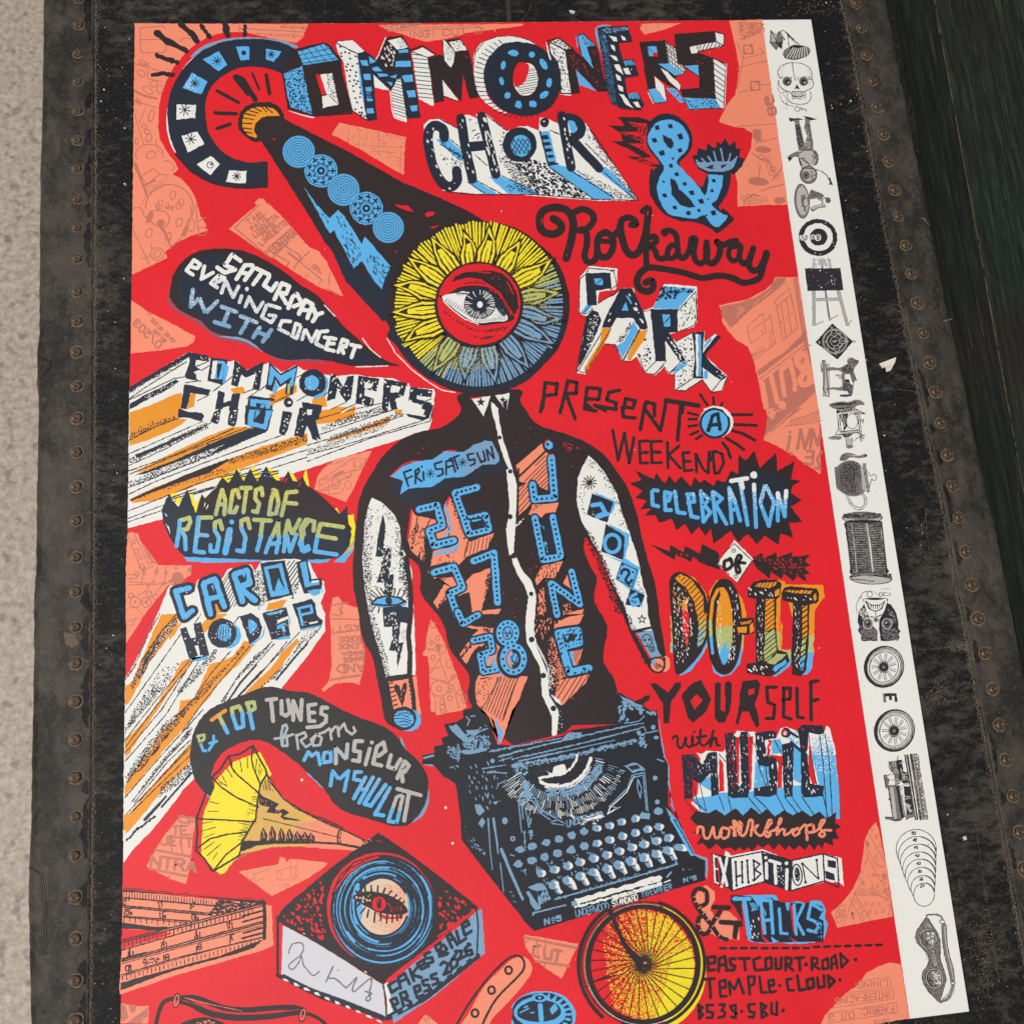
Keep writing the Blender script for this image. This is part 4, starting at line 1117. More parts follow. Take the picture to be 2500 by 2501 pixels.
p.g(B, '1390,1500 1460,1470 1460,1500 1340,1600 1320,1590'); p.d(N, '1060,1230 1110,1240 1120,1470 1060,1560 980,1420', 30, 11, (1040, 1450, 1120, 1300), .95); p.d(W, '1260,1240 1300,1270 1420,1450 1400,1470', 30, 8, None, .7, 2.4, 55, 8)
p.s(K, 8, '1262,1470 1230,1510')
p.d(N, '1370,1290 1510,1230 1520,1620 1370,1730 1360,1580', 28, 7, None, .7, 1.7, 20, 40)
p.g(N, '1505,1205 1620,1190 1605,1400 1740,1225 1785,1240 1625,1420 1700,1510 1830,1615 1765,1655 1600,1530 1610,1640 1510,1635 1530,1450'); p.g(B, '1560,1225 1590,1225 1590,1620 1570,1620'); p.g(W, '1535,1225 1560,1220 1565,1620 1545,1620')
p.g(B, '1610,1330 1680,1250 1690,1270 1620,1360'); p.g(B, '1615,1570 1650,1560 1650,1640 1612,1640'); p.d(W, '1700,1560 1830,1610 1770,1650', 26, 8)
p.build()

# ---- SATURDAY evening concert WITH
fr(300, 500)
p = Part('concert_balloon', poster, 2, 'dark pointed bubble with the words SATURDAY EVENING CONCERT WITH')
p.c(PW, '440,850 440,940 520,1020 640,1080 780,1180 900,1260 1100,1300 1300,1380 1480,1470 1700,1480 1931,1500 1700,1420 1200,1200 700,1000', .6)
p.c(G, '900,1240 1100,1250 1220,1300 1400,1400 1560,1470 1350,1400 1150,1290', .4)
p.c(K, '460,720 440,830 450,890 520,980 640,1050 740,1100 830,1190 960,1235 1130,1250 1220,1300 1330,1390 1480,1450 1600,1462 1750,1455 1931,1470 2150,1520 2380,1515 2600,1520 2520,1485 2370,1400 2200,1250 2060,1120 1931,960 1830,850 1700,770 1570,670 1430,570 1280,490 1120,430 950,412 800,420 660,460 540,560 470,670')
p.c(N, '520,760 540,640 600,550 700,490 820,470 960,470 1100,500 1300,580 1500,700 1700,830 1850,950 2050,1180 2300,1400 2450,1490 2200,1510 1931,1465 1700,1450 1480,1440 1330,1370 1220,1290 1000,1220 840,1180 740,1080 600,990 530,880')
p.s(W, 10, '2260,1260 2330,1360 2430,1440|2200,1530 2500,1520|1900,945 1960,1010 2000,1050')
sat = '1110,530 1030,470 965,570 1060,610 960,640 890,590|1070,700 1150,570 1220,570 1230,600 1150,710|1110,640 1190,650|1260,600 1380,660|1310,640 1230,750|1380,680 1330,760 1400,810 1450,740|1430,890 1500,740 1570,770 1540,840 1480,830|1490,840 1540,930|1560,975 1600,870 1640,840 1690,930 1610,960|1660,1030 1720,900 1790,940 1740,1070|1700,990 1760,1000|1800,980 1820,1040 1880,1020|1830,1040 1790,1100'
p.rec = []
p.s(W, 40, sat)
p.s(W, 36, '670,520 600,620 660,660|670,520 730,560 700,600 630,580|770,580 740,700 850,640|840,740 910,720 960,690 900,670 830,740 890,780|930,830 970,720 1040,870 1090,770')
for q in ('1120,860 1100,920|1170,790 1170,800', '1155,960 1190,870 1260,1010 1320,920', '1480,975 1360,940 1310,1060 1400,1110 1440,1050 1380,1040', '1580,1100 1500,1095 1470,1170 1560,1215', '1600,1240 1630,1120 1680,1140 1640,1260 1590,1235', '1690,1270 1720,1170 1780,1290 1830,1190', '1931,1190 1860,1200 1820,1310 1880,1340'): p.s(W, 34, q)
p.d(G, '820,740 900,690 1100,760 1340,910 1500,1000 1440,1120 1300,1090 900,800', 11, 4, None, .75, on=True); p.d(G, '1440,1150 1640,1200 1880,1280 1880,1380 1560,1280', 11, 4, None, .6, on=True)
p.rec = []
p.s(G, 40, '660,800 640,960 720,880 780,1020 890,910|930,960 1070,1010|1000,990 950,1120|865,1105 1005,1150|1110,1050 1260,1110|1180,1090 1110,1210|1290,1160 1230,1250|1400,1180 1320,1290|1270,1200 1370,1240')
p.d(W, '640,790 900,890 1080,1000 1280,1100 1400,1170 1350,1210 1000,1040 620,950', 12, 5, None, .6, on=True)
fr(800, 500)
p.s(W, 36, '75,1265 20,1255 -20,1360|20,1310 60,1310|-20,1360 60,1380|100,1390 140,1270 190,1290 170,1340 120,1330|130,1340 150,1400|220,1320 310,1340|260,1340 225,1440'); p.s(W, 34, '-30,1250 20,1262')
p.build()

# ---- the searchlight cone with discs and lightning
fr(300, 0)
p = Part('searchlight', poster, 2, 'black cone of light with blue discs and lightning')
p.c(K, '1085,1180 1100,1080 1160,1000 1260,965 1370,960 1450,990 1510,1060 1515,1180 1440,1300 1330,1320 1250,1340 1170,1300 1110,1240')
p.c(O, '1125,1150 1150,1070 1220,1020 1330,1005 1430,1030 1478,1100 1400,1090 1320,1105 1260,1160 1240,1230 1262,1295 1180,1270 1135,1210')
for a, b_ in (('1130,1160', '1220,1165'), ('1140,1110', '1230,1125'), ('1155,1070', '1250,1090'), ('1190,1040', '1275,1065'), ('1240,1015', '1305,1050'), ('1310,1005', '1355,1055'), ('1345,1010', '1410,1060'), ('1135,1205', '1215,1215'), ('1150,1245', '1220,1255')): p.s(K, 11, a + ' ' + b_)
p.g(K, '1250,1160 1330,1100 1480,1090 1560,1140 1931,1330 2131,1430 2620,1710 3000,1870 3260,1990 3400,2080 3530,2300 2900,2900 2500,3060 2450,3000 2330,2830 2120,2540 1910,2290 1690,1931 1480,1600 1310,1340 1235,1220')
for q in ('1070,720 1130,750 1250,940|1060,725 1180,880', ): p.s(K, 50, q)
p.s(K, 34, '890,855 1090,965'); p.s(K, 22, '1222,690 1285,840'); p.s(K, 36, '1352,705 1382,880|870,1062 1070,1072|890,1210 1010,1170')
p.g(RED, '1410,1300 1435,1310 1430,1325', 0)
p.g(N, '2100,2650 2450,3030 2560,3000 2700,2700 2560,2500 2300,2600 2000,2380 1800,2000')
def discs(x, y, r, kind):
    if kind:
        p.o(B, x, y, r); p.ring(N, x, y, r - 16, 6); p.ring(N, x, y, r * .72, 14); p.ring(N, x, y, r * .46, 6); p.o(N, x, y, r * .40); p.ring(B, x, y, r * .30, 16); p.o(B, x, y, r * .1)
        for k in range(18):
            a = k * pi / 9
            p.s(B if k % 2 else N, 18, f'{x+r*.66*cos(a):.0f},{y+r*.66*sin(a):.0f} {x+r*.82*cos(a):.0f},{y+r*.82*sin(a):.0f}', 0)
        for k in range(10):
            a = k * pi / 5
            p.s(N, 14, f'{x+r*.46*cos(a):.0f},{y+r*.46*sin(a):.0f} {x+r*.56*cos(a):.0f},{y+r*.56*sin(a):.0f}', 0)
    else:
        p.o(DB, x, y, r)
        for k in range(6): p.ring(B, x, y, r * (.13 + .155 * k), 15)
discs(1658, 1430, 155, 0); discs(1868, 1610, 155, 1)
fr(800, 0)
discs(150, 1790, 155, 0); discs(365, 1965, 155, 1)
fr(800, 500)
discs(572, 215, 150, 0)
p.g(B, '-230,-180 -120,-20 20,130 100,45 160,110 240,240 320,370 350,300 420,370 500,470 595,580 570,640 540,700 510,800 440,720 380,620 325,530 245,600 180,470 90,300 60,240 20,270 -60,130')
p.d(N, '60,110 130,80 300,400 320,500 240,560 150,380', 30, 6, None, .6, 3.5, 60, 8); p.d(N, '340,480 400,430 570,600 500,760 400,600', 30, 6, None, .6, 3.5, 60, 8); p.d(N, '-100,20 40,140 20,240 -40,120', 30, 6, None, .6, 3, 60, 8)
for x, y in ((580, 590), (560, 640), (545, 690), (530, 740)): p.g(N, f'{x-50},{y-14} {x+20},{y} {x+16},{y+14}', 0)
p.g(RED, '630,0 760,10 820,75 740,55 680,30'); p.g(RED, '920,80 960,60 1010,70 1000,100 930,115'); p.g(RED, '955,215 1050,190 1000,220'); p.g(RED, '630,435 650,430 640,455', 0)
p.build()
# ---- the round eye
fr(800, 500)
p = Part('eye_emblem', poster, 3, 'round yellow and blue iris of flames about an eye')
ec = (1420, 965)
p.s(W, 10, '560,1260 640,1400 800,1560 960,1680 1080,1750 1200,1770'); p.s(G, 14, '1420,1795 1550,1790')
p.c(K, '560,980 590,740 700,520 860,350 1080,220 1330,165 1560,160 1800,230 2000,370 2150,520 2240,700 2280,900 2260,1130 2180,1340 2040,1510 1880,1660 1700,1745 1500,1790 1300,1780 1100,1720 900,1610 740,1460 620,1280 570,1120')
p.c(N, '570,1200 640,1320 760,1460 920,1600 1120,1710 1300,1770 1500,1780 1700,1735 1880,1650 2040,1500 2170,1330 2250,1130 2100,1000 1500,1000 900,1000', 0)
FL = [(615, 760, 3), (750, 500, 0), (970, 310, 0), (1280, 260, 2), (1520, 210, 2), (1820, 350, 0), (2120, 520, 3), (2190, 840, 0), (2210, 1090, 3), (2140, 1330, 1), (1900, 1560, 0), (1580, 1690, 1), (1290, 1670, 3), (985, 1590, 0), (715, 1310, 3), (600, 1030, 1)]
def pol(r, a): return ec[0] + r * cos(a), ec[1] + r * sin(a)
yb = random.Random(5)
# the lit field: yellow running into grey blue towards the lower right
def zone(x, y):
    t = (x - 1420) * .62 + (y - 965) * .78 + yb.uniform(-110, 110)
    return Y if t < 80 else (OL if t < 310 else G)
angs = [math.atan2(y - ec[1], x - ec[0]) for x, y, k in FL]
angs_s = sorted(angs)
n = 150
for k in range(n):
    a = 2 * pi * k / n + yb.uniform(-.008, .008)
    da = min(abs((a - b_ + pi) % (2 * pi) - pi) for b_ in angs)
    r0 = 430 + 170 * max(0, 1 - da / .15) + yb.uniform(-10, 60)
    sx = 1 if True else 0
    r1 = 800 - yb.uniform(0, 30)
    if cos(a) > 0.3: r1 = 790
    if sin(a) > .5: r1 = 745
    if r0 > r1 - 40: continue
    x0, y0 = pol(r0, a); x1, y1 = pol(r1, a)
    pts_ = [(x0 + (x1 - x0) * t, y0 + (y1 - y0) * t) for t in (0, .5, 1)]
    for s_, e_ in ((0, 1), (1, 2)):
        p.s(zone(*pts_[e_]), 19, [pts_[s_], pts_[e_]], .5, -.55 if s_ == 0 else 0)
for (x, y, k), a in zip(FL, angs):
    R = math.hypot(x - ec[0], y - ec[1])
    w = .165
    bend = .045 if k in (2, 3) else 0
    def leaf(f, tip, b0=405):
        L = [pol(b0, a - w * f), pol(b0 + (R - b0) * .3, a - w * f * .95 + bend * .5), pol(b0 + (R - b0) * .62, a - w * f * .5 + bend), pol(R * tip, a)]
        return L + [pol(b0 + (R - b0) * .62, a + w * f * .42 + bend), pol(b0 + (R - b0) * .3, a + w * f * .9 + bend * .5), pol(b0, a + w * f)]
    zm = zone(*pol(520, a))
    p.g(K, leaf(1.34, 1.05)); p.g(zm, leaf(1.02, .99)); p.g(K, leaf(.68, .92)); p.g(zm, leaf(.46, .82))
    p.s(K, 11, [pol(408, a + w * .05), pol(520, a - w * .03 + bend * .5), pol(R * .72, a + bend * .6)], None, .5)
p.d(Y, '1620,600 1800,560 2180,760 2100,1000 1850,1000', 13, 3.6, None, .5); p.d(Y, '1000,1500 1250,1350 1600,1350 1650,1500 1300,1600', 13, 3.6, None, .5)
p.d(G, '1000,1560 1250,1420 1500,1380 1500,1650 1250,1650', 14, 4, None, .45); p.d(Y, '2010,1000 2170,1000 2170,1160 1900,1100', 15, 3.4, None, .4)
p.o(K, 1425, 955, 418, 405); p.o(RED, 1425, 950, 390, 382)
# the eye itself, one mesh below the emblem
e = p.build()
q = Part('eye', e, 4)
q.c(K, '1045,870 1120,860 1250,790 1400,775 1530,800 1630,880 1710,1000 1758,1085 1690,1120 1560,1140 1420,1150 1270,1080 1150,990 1080,910', .5)
q.c(W, '1075,885 1190,850 1310,830 1420,900 1640,1000 1690,1100 1560,1115 1420,1128 1300,1075 1180,985', .5)
q.c(N, '1290,830 1420,790 1530,820 1620,920 1680,1040 1640,1060 1560,960 1400,850', .4)
q.o(N, 1432, 950, 148, 140)
for k in range(40):
    a = k * 2 * pi / 40 + yb.uniform(-.05, .05)
    if 3.4 < a < 4.9 and k % 3: continue
    r0, r1 = yb.uniform(70, 105), 138
    q.s(W, 9, f'{1432+r0*cos(a):.0f},{950+r0*.95*sin(a):.0f} {1432+r1*cos(a):.0f},{950+r1*.93*sin(a):.0f}', 0, -.5)
q.o(W, 1434, 955, 28, 32)
for k in range(14):
    x = 1110 + k * 22
    q.s(N, 8, f'{x},{925+k*14} {x+26},{890+k*13}', 0, .7)
for k in range(12): q.s(N, 7, f'{1420+k*22},{1120-k*2} {1428+k*22},{1095-k*3}', 0, .7)
for k in range(9): q.s(N, 8, f'{1200+k*14},{840+k} {1230+k*14},{870-k}', 0, .8)
q.d(G, '1560,1000 1650,980 1690,1090 1560,1110', 12, 4, None, .6)
q.s(W, 10, '1090,920 1180,1010 1290,1090 1420,1142')
# brow and lines round the eye
q.g(K, '1165,740 1200,690 1300,650 1420,640 1530,632 1640,660 1720,730 1780,850 1800,980 1760,1050 1690,960 1640,860 1560,790 1450,720 1330,700')
q.d(RED, '1180,740 1330,700 1450,730 1560,790 1640,860 1700,960 1740,1040 1720,1060 1600,860 1400,740', 18, 5, None, .8, 2.6, -70, 15); q.d(RED, '1480,660 1620,680 1740,800 1780,960', 40, 4, None, .7, 2, 30, 30)
q.s(RED, 10, '1420,648 1530,655|1690,740 1750,860')
for t in ('1095,1015 1105,1030', '1110,1040 1130,1035', '1145,1055 1155,1062', '1175,1090 1190,1088', '1210,1105 1222,1112', '1240,1125 1285,1140', '1305,1160 1325,1168', '1330,1185 1360,1180', '1375,1195 1395,1190', '1410,1205 1430,1200', '1455,1215 1490,1190', '1490,1215 1540,1190', '1530,1210 1560,1185', '1560,1210 1590,1180', '1590,1210 1620,1170', '1620,1195 1660,1160', '1650,1200 1690,1165', '1380,1260 1400,1255', '1420,1270 1440,1265', '1450,1285 1490,1255', '1475,1280 1530,1250', '1500,1275 1575,1250', '1290,758 1310,752', '1330,750 1360,748', '1380,748 1430,745', '1440,750 1480,758'): q.s(K, 10, t)
q.build()

# ---- PRESENT A WEEKEND
fr(1300, 500)
p = Part('present_lettering', poster, 2, 'thin brown letters PRESENT A WEEKEND with a rayed blue disc')
p.s(K, 36, '120,1690 95,1920|115,1680 235,1690 220,1790 120,1800|335,1660 270,1931|330,1660 420,1680 410,1780 310,1780|320,1790 370,1931|500,1830 625,1835 640,1735 515,1725 490,1925 600,1945|820,1750 720,1770 700,1840 790,1870 780,1931|970,1850 880,1830 850,1960|970,1850 945,1920 880,1910|1070,1860 1050,1960|1070,1860 1150,1880 1150,1990')
p.s(K, 46, '1255,1845 1565,1895'); p.s(K, 36, '590,1895 790,1931|1420,1880 1410,1960')
fr(1250, 1000)
p.s(K, 36, '290,-90 270,20|460,-10 455,30|560,-10 595,90|700,-50 770,15|880,10 780,-40|1040,-20 1050,70 1160,80|1250,-40 1210,190|1250,-10 1400,200 1450,-60|1590,-40 1560,290')
p.s(K, 30, '950,195 1000,480 1060,220 1105,505 1150,265|1200,300 1290,295|1200,300 1210,505 1280,505|1205,410 1280,405|1310,305 1410,298|1310,305 1320,505 1410,500|1320,400 1400,405|1465,310 1470,550|1575,345 1475,430 1590,555|1610,410 1670,405|1610,410 1625,580 1700,570|1620,490 1680,490|1740,590 1735,420 1800,560 1850,600 1860,400')
for q_ in ('1660,30 1750,55', '1665,92 1740,92', '1665,160 1745,150', '1680,240 1755,205', '1735,280 1790,245'): p.s(K, 26, q_)
fr(1750, 1000)
p.s(K, 28, '-60,480 -20,390 50,420 65,500 20,600 -20,600 -40,400'); p.s(K, 30, '110,50 330,48|130,140 375,150|120,190 250,230 360,290|90,270 190,330 255,380|55,315 100,370 130,460')
fr(1300, 500)
p.s(K, 26, '1580,1790 1650,1890|1705,1815 1710,1900|1790,1870 1760,1930')
fr(1250, 1000)
p.o(W, 1925, 120, 160, 150); p.o(B, 1910, 130, 140, 140); p.ring(N, 1912, 130, 135, 24); p.s(N, 34, '1850,200 1890,60 1940,40 1960,190|1860,150 1960,140')
p.o(N, 1850, 195, 22); p.s(W, 12, '1810,0 1900,-30 1990,0 2040,60')
p.build()
# ---- CELEBRATION burst
p = Part('celebration_burst', poster, 2, 'spiky dark burst with the word CELEBRATION')
p.g(K, '1165,572 1340,660 1355,595 1440,700 1480,620 1535,695 1595,628 1690,730 1720,640 1770,690 1815,660 1900,720 1931,660 2010,690 2060,575 2130,610 2135,425 2205,480 2285,390 2335,555 2490,405 2500,580 2665,490 2630,660 2725,670 2640,730 2630,790 2730,855 2630,920 2740,1060 2610,1070 2650,1210 2530,1170 2515,1280 2380,1190 2310,1275 2225,1175 2130,1255 2060,1145 1900,1270 1875,1125 1820,1195 1760,1105 1695,1185 1630,1080 1550,1140 1505,1030 1385,1070 1350,995 1250,1005 1310,930 1210,945 1270,860 1160,830 1230,770 1110,695 1220,670')
p.c(N, '1300,780 1420,720 1700,740 1900,720 2100,640 2250,570 2400,590 2550,650 2620,760 2630,900 2560,1040 2400,1120 2100,1150 1800,1110 1560,1040 1370,980')
p.rec = []
def bl(q, w=37): p.s(B, w, q)
bl('1375,765 1320,760 1325,900 1380,915|1440,780 1495,790 1480,860 1440,860|1440,780 1445,950 1500,950|1535,775 1560,970 1630,980|1650,800 1710,800 1720,870 1660,880|1655,800 1690,1010 1755,1020|1780,770 1805,1060 1870,970 1810,900 1860,850 1780,780')
fr(1750, 1000)
bl('-40,780 -10,1060|-30,780 50,840 -10,900 90,1080|115,740 140,1070|115,740 170,870 220,1050|130,950 190,940|215,660 290,1090|350,710 370,1110|455,710 410,880 490,1100 540,870 455,710|575,1050 575,790 640,1010 650,770')
p.s(W, 42, '135,675 285,650'); p.o(W, 348, 618, 34)
p.d(W, '80,690 130,640 300,640 380,680 520,680 690,740 690,960 300,960 80,850', 13, 6, (350, 700, 350, 960), .95, on=True)
p.s(W, 40, '655,770 650,830|575,790 578,830|350,710 352,760|230,680 245,740'); p.d(W, '-230,740 -10,760 0,860 -230,850', 13, 5, (0, 770, 0, 850), .7, on=True); p.d(W, '-430,740 -230,740 -230,850 -430,850', 13, 5, None, .25, on=True)
p.build()
# ---- "of" diamond with torn bolts
p = Part('of_diamond', poster, 2, 'white diamond plate with the word of between torn bolts')
fr(1250, 1000)
p.g(K, '1300,1270 1490,1340 1490,1280 1620,1350 1630,1285 1770,1360 1790,1272 1950,1350 1960,1510 1830,1470 1700,1400 1690,1440 1540,1370 1530,1420 1400,1340')
p.d(RED, '1480,1340 1700,1380 1900,1480 1800,1440', 26, 5, None, .7, 2.6, 50, 10)
fr(1750, 1000)
p.g(K, '310,1410 430,1350 440,1410 560,1345 570,1400 715,1340 710,1390 880,1370 830,1430 885,1475 820,1490 880,1555 830,1550 850,1630 760,1570 720,1620 630,1550 610,1600 510,1530 500,1600 400,1520')
p.d(RED, '450,1420 800,1400 820,1580 560,1520', 30, 5, None, .75, 3, 45, 10); p.d(RED, '330,1420 430,1370 420,1430', 22, 6)
p.g(W, '165,1232 345,1410 195,1632 5,1460'); p.s(K, 9, '165,1265 325,1420|165,1265 60,1360|330,1430 195,1630|10,1450 120,1560')
p.q(K, 34, '110,1420 70,1440 80,1510 140,1480 130,1410 110,1420'); p.q(K, 32, '140,1470 190,1450 230,1390 200,1380 175,1450 190,1540 220,1520 200,1450 265,1450')
p.ring(K, 157, 1333, 18, 6); p.ring(K, 180, 1578, 18, 6); p.s(K, 5, '148,1345 166,1321|170,1590 190,1566')
p.build()

# ---- COMMONERS CHOIR on the left with long rays
p = Part('left_title_lettering', poster, 2, 'COMMONERS CHOIR in blocks with white and orange rays')
fr(300, 500)
p.g(W, '62,1730 600,1400 640,1390 800,1450 1010,1480 1060,1460 1160,1560 1380,1490 1500,1580 1640,1510 1700,1560 1800,1560 1900,1600 1980,1620 2050,1610 2180,1600 2300,1620 2560,1640 2700,1720 2930,1740 2950,1780 2935,1830 2910,2040 2880,2130 2300,2310 1900,2440 1400,2600 1200,2680 700,2860 400,2960 45,3050')
p.g(N, '62,1720 330,1560 620,1390 640,1430 400,1570 200,1690 62,1775'); p.d(W, '100,1720 500,1480 600,1440 400,1580 200,1700 100,1760', 18, 5, None, .4); p.d(N, '62,1760 300,1620 560,1470 590,1480 300,1660 70,1800', 13, 5, (300, 1600, 330, 1660), .8)
p.g(N, '62,1880 200,1800 500,1650 530,1670 430,1740 250,1830 62,1931'); p.d(W, '200,1810 500,1660 500,1700 250,1830', 15, 5, None, .55)
p.g(O, '230,1931 330,1860 480,1790 560,1770 545,1931 470,2010 64,2100 64,2010 160,1960'); p.g(O, '620,1790 690,1770 670,1900 600,1931'); p.g(O, '1010,1740 1130,1710 1160,1760 1060,1800'); p.g(O, '1380,1790 1540,1720 1640,1700 1640,1760 1560,1820 1400,1890'); p.g(O, '1780,1920 1800,1780 1900,1740 1931,1900', 2)
p.s(K, 9, '62,1830 200,1730 600,1480|600,1620 480,1640 62,1840|720,1660 590,1680|820,1790 700,1850|800,1480 680,1530|840,1500 700,1590|970,1670 850,1760|1030,1620 960,1680|1280,1750 1170,1830|1280,1720 1130,1780|1380,1680 1290,1750|1560,1800 1430,1860|1700,1600 1600,1640|1880,1600 1860,1620|2000,1700 1900,1800|1730,1800 1640,1850|1430,1800 1360,1850')
fr(250, 1000)
p.g(O, '255,30 500,-60 700,-80 720,40 700,90 800,90 750,140 600,220 400,300 255,345'); p.g(O, '250,610 480,500 700,390 1000,250 1200,170 1340,160 1450,180 1200,310 800,450 500,560'); p.g(O, '250,850 480,740 750,640 1180,470 1500,350 1931,220 1931,330 1600,450 1200,600 800,750 500,860 290,880')
p.d(N, '255,240 400,130 680,60 700,90 400,220 255,290', 13, 6, (450, 180, 430, 120), .95); p.d(N, '245,470 600,300 980,120 1000,180 700,310 260,510', 13, 7, None, .92); p.g(N, '300,430 600,310 900,170 960,160 700,290 330,460')
p.d(N, '250,690 600,520 1000,320 1380,180 1540,200 1200,370 800,530 260,740', 14, 7, None, .85); p.g(N, '300,620 700,470 1100,290 1400,175 1560,200 1250,330 1000,430 1150,330 800,460 400,610')
p.g(K, '260,850 500,740 800,610 1180,465 1200,480 1000,600 700,700 400,810 270,870'); p.d(K, '1180,470 1500,370 1931,230 1931,300 1500,440 1190,520', 13, 7, None, .85); p.d(K, '350,800 800,640 1200,540 1180,590 700,730 350,840', 15, 6, None, .6)
p.s(K, 9, '255,290 500,160 720,80|250,420 950,110|250,530 600,370 1050,110|250,580 700,420 1240,180|255,610 900,350 1360,170|240,740 800,520 1540,210|250,800 500,680 1100,450 1700,240|240,960 900,700 1931,380|240,1030 500,930 1200,680 1931,450|245,1060 600,940', .8)
fr(750, 1000)
p.g(O, '140,10 250,-20 460,-30 450,70 200,130 20,140'); p.g(O, '170,300 300,250 800,60 760,130 500,220 190,310'); p.g(O, '820,0 900,0 880,50 830,40')
p.d(N, '130,160 400,50 700,-20 740,20 500,90 150,200', 14, 7, None, .9); p.d(N, '200,260 500,150 900,20 920,50 700,150 200,310', 14, 7, None, .9); p.d(N, '0,370 300,290 800,110 700,190 200,360 0,430', 14, 6, None, .8)
p.s(K, 9, '30,110 300,30 700,-60|80,250 600,70 850,-10|0,340 500,190 900,60|0,430 400,320 1090,105|0,490 600,270 1160,110|1160,110 1190,-30', .8)
# letters
fr(300, 500)
p.g(N, '620,1390 800,1420 820,1480 690,1465 680,1520 750,1560 780,1600 735,1670 600,1640 580,1610 630,1480'); p.c(W, '670,1580 720,1560 780,1590 760,1650 700,1650 690,1600', .5)
p.g(N, '830,1440 990,1460 960,1680 930,1700 800,1660'); p.g(B, '890,1470 965,1480 940,1650 860,1640'); p.g(W, '850,1470 895,1475 865,1640 830,1640'); p.g(N, '890,1495 940,1500 900,1640 885,1640')
p.g(B, '965,1490 1000,1530 960,1690 940,1680'); p.d(W, '830,1450 980,1470 970,1500', 40, 6)
p.g(N, '1055,1460 1165,1560 1330,1480 1285,1750 1220,1740 1260,1590 1160,1630 1120,1600 1080,1720 1020,1700'); p.g(N, '1380,1480 1490,1590 1650,1510 1600,1790 1530,1790 1540,1680 1480,1720 1440,1650 1410,1760 1345,1740')
p.g(B, '1390,1520 1490,1610 1640,1530 1600,1720 1570,1700 1590,1620 1490,1690 1430,1610 1400,1700 1370,1700'); p.g(B, '1410,1760 1440,1660 1470,1720 1430,1790')
p.o(N, 1790, 1680, 128, 130); p.o(B, 1780, 1680, 66, 72); p.c(B, '1900,1600 1940,1680 1900,1790 1820,1830 1800,1810 1890,1760 1915,1690', .4); p.d(W, '1690,1580 1880,1590 1900,1700 1860,1760 1700,1750 1670,1660', 44, 6, None, .45)
p.g(OL, '1555,1690 1580,1690 1575,1780 1552,1780'); p.d(W, '640,1400 800,1440 780,1470', 30, 6); p.d(W, '1060,1470 1120,1560 1050,1700 1030,1700', 40, 7); p.d(W, '1230,1560 1310,1500 1270,1740 1230,1730', 36, 7)
p.g(N, '580,1690 830,1745 805,1800 640,1775 600,1931 545,1920'); p.g(N, '900,1750 960,1770 940,1931 870,1931'); p.g(N, '1030,1780 1110,1780 1080,1931 1000,1940'); p.g(N, '870,1931 1000,1900 1040,1860 1000,1850 940,1870')
p.g(N, '1190,1800 1430,1830 1390,1980 1150,1980'); p.g(B, '1205,1830 1400,1850 1380,1980 1190,1980'); p.g(O, '1370,1870 1420,1850 1410,1900'); p.g(N, '1255,1870 1350,1880 1330,1980 1250,1980'); p.g(B, '1300,1880 1345,1885 1310,1931 1280,1960')
p.o(N, 1560, 1865, 46, 46); p.o(W, 1570, 1865, 18, 14); p.g(N, '1690,1860 1880,1890 1870,1960 1700,1950')
fr(800, 500)
p.g(N, '30,1590 80,1600 150,1720 180,1620 250,1610 220,1830 170,1860 90,1740 70,1830 -10,1850'); p.g(N, '290,1610 490,1640 460,1760 350,1740 345,1800 440,1830 430,1900 260,1880'); p.g(W, '350,1680 430,1690 410,1730 340,1730')
p.g(N, '530,1640 745,1680 720,1800 640,1830 660,1931 600,1931 580,1850 560,1960 510,1931'); p.g(W, '600,1700 690,1720 670,1770 590,1770'); p.g(N, '780,1720 990,1750 975,1820 850,1800 840,1830 980,1870 960,1980 900,1990 930,1900 760,1850')
p.d(W, '30,1600 250,1620 230,1840 0,1840', 40, 7, None, .5, 2); p.d(W, '300,1620 490,1650 430,1890 270,1870', 38, 7, None, .5, 2); p.d(W, '540,1650 740,1690 650,1920 520,1920', 38, 7, None, .5, 2, 0, 90); p.d(W, '780,1730 980,1760 950,1960 770,1850', 40, 7, None, .5, 2)
p.s(W, 14, '130,1870 0,1931|250,1890 130,1960|760,1690 770,1720|1000,1760 985,1850 1000,1870 960,2000')
p.s(K, 8, '180,1860 30,1931|260,1880 130,1940|500,1900 400,1940|980,1830 900,1860')
fr(250, 1000)
p.g(N, '720,-10 800,20 940,30 960,60 930,115 800,75 710,75'); p.g(N, '1060,20 1120,-10 1100,110 1080,140 1020,110 1050,30'); p.g(N, '1210,-60 1285,0 1260,140 1240,165 1180,140'); p.d(W, '1060,20 1110,10 1090,110 1040,110', 26, 8); p.d(W, '1220,0 1270,0 1240,150 1200,130', 30, 8)
p.g(N, '1350,-40 1610,0 1560,200 1500,210 1340,140'); p.g(B, '1385,0 1600,10 1545,190 1365,150'); p.g(N, '1440,10 1545,0 1520,140 1425,120'); p.g(B, '1450,10 1490,20 1440,90', .5)
p.g(N, '1700,10 1790,30 1750,190 1720,245 1665,225'); p.d(W, '1710,30 1770,40 1730,220 1690,210', 30, 8); p.g(N, '1860,-20 2000,0 2050,60 2010,100 2060,290 1980,240 1930,150 1890,260 1805,250'); p.d(W, '1870,0 1930,0 1870,230 1830,230', 34, 7)
fr(750, 1000)
p.g(N, '0,-20 130,0 110,90 60,105 0,90'); p.g(W, '0,0 50,0 40,50 0,55', .5); p.g(N, '-40,90 40,140 100,300 50,280 10,170'); p.g(N, '930,40 1110,70 1130,20 1080,-10 1100,-60 1190,-40 1150,80 1090,105 960,70'); p.d(W, '1050,40 1120,50 1110,90', 24, 6)
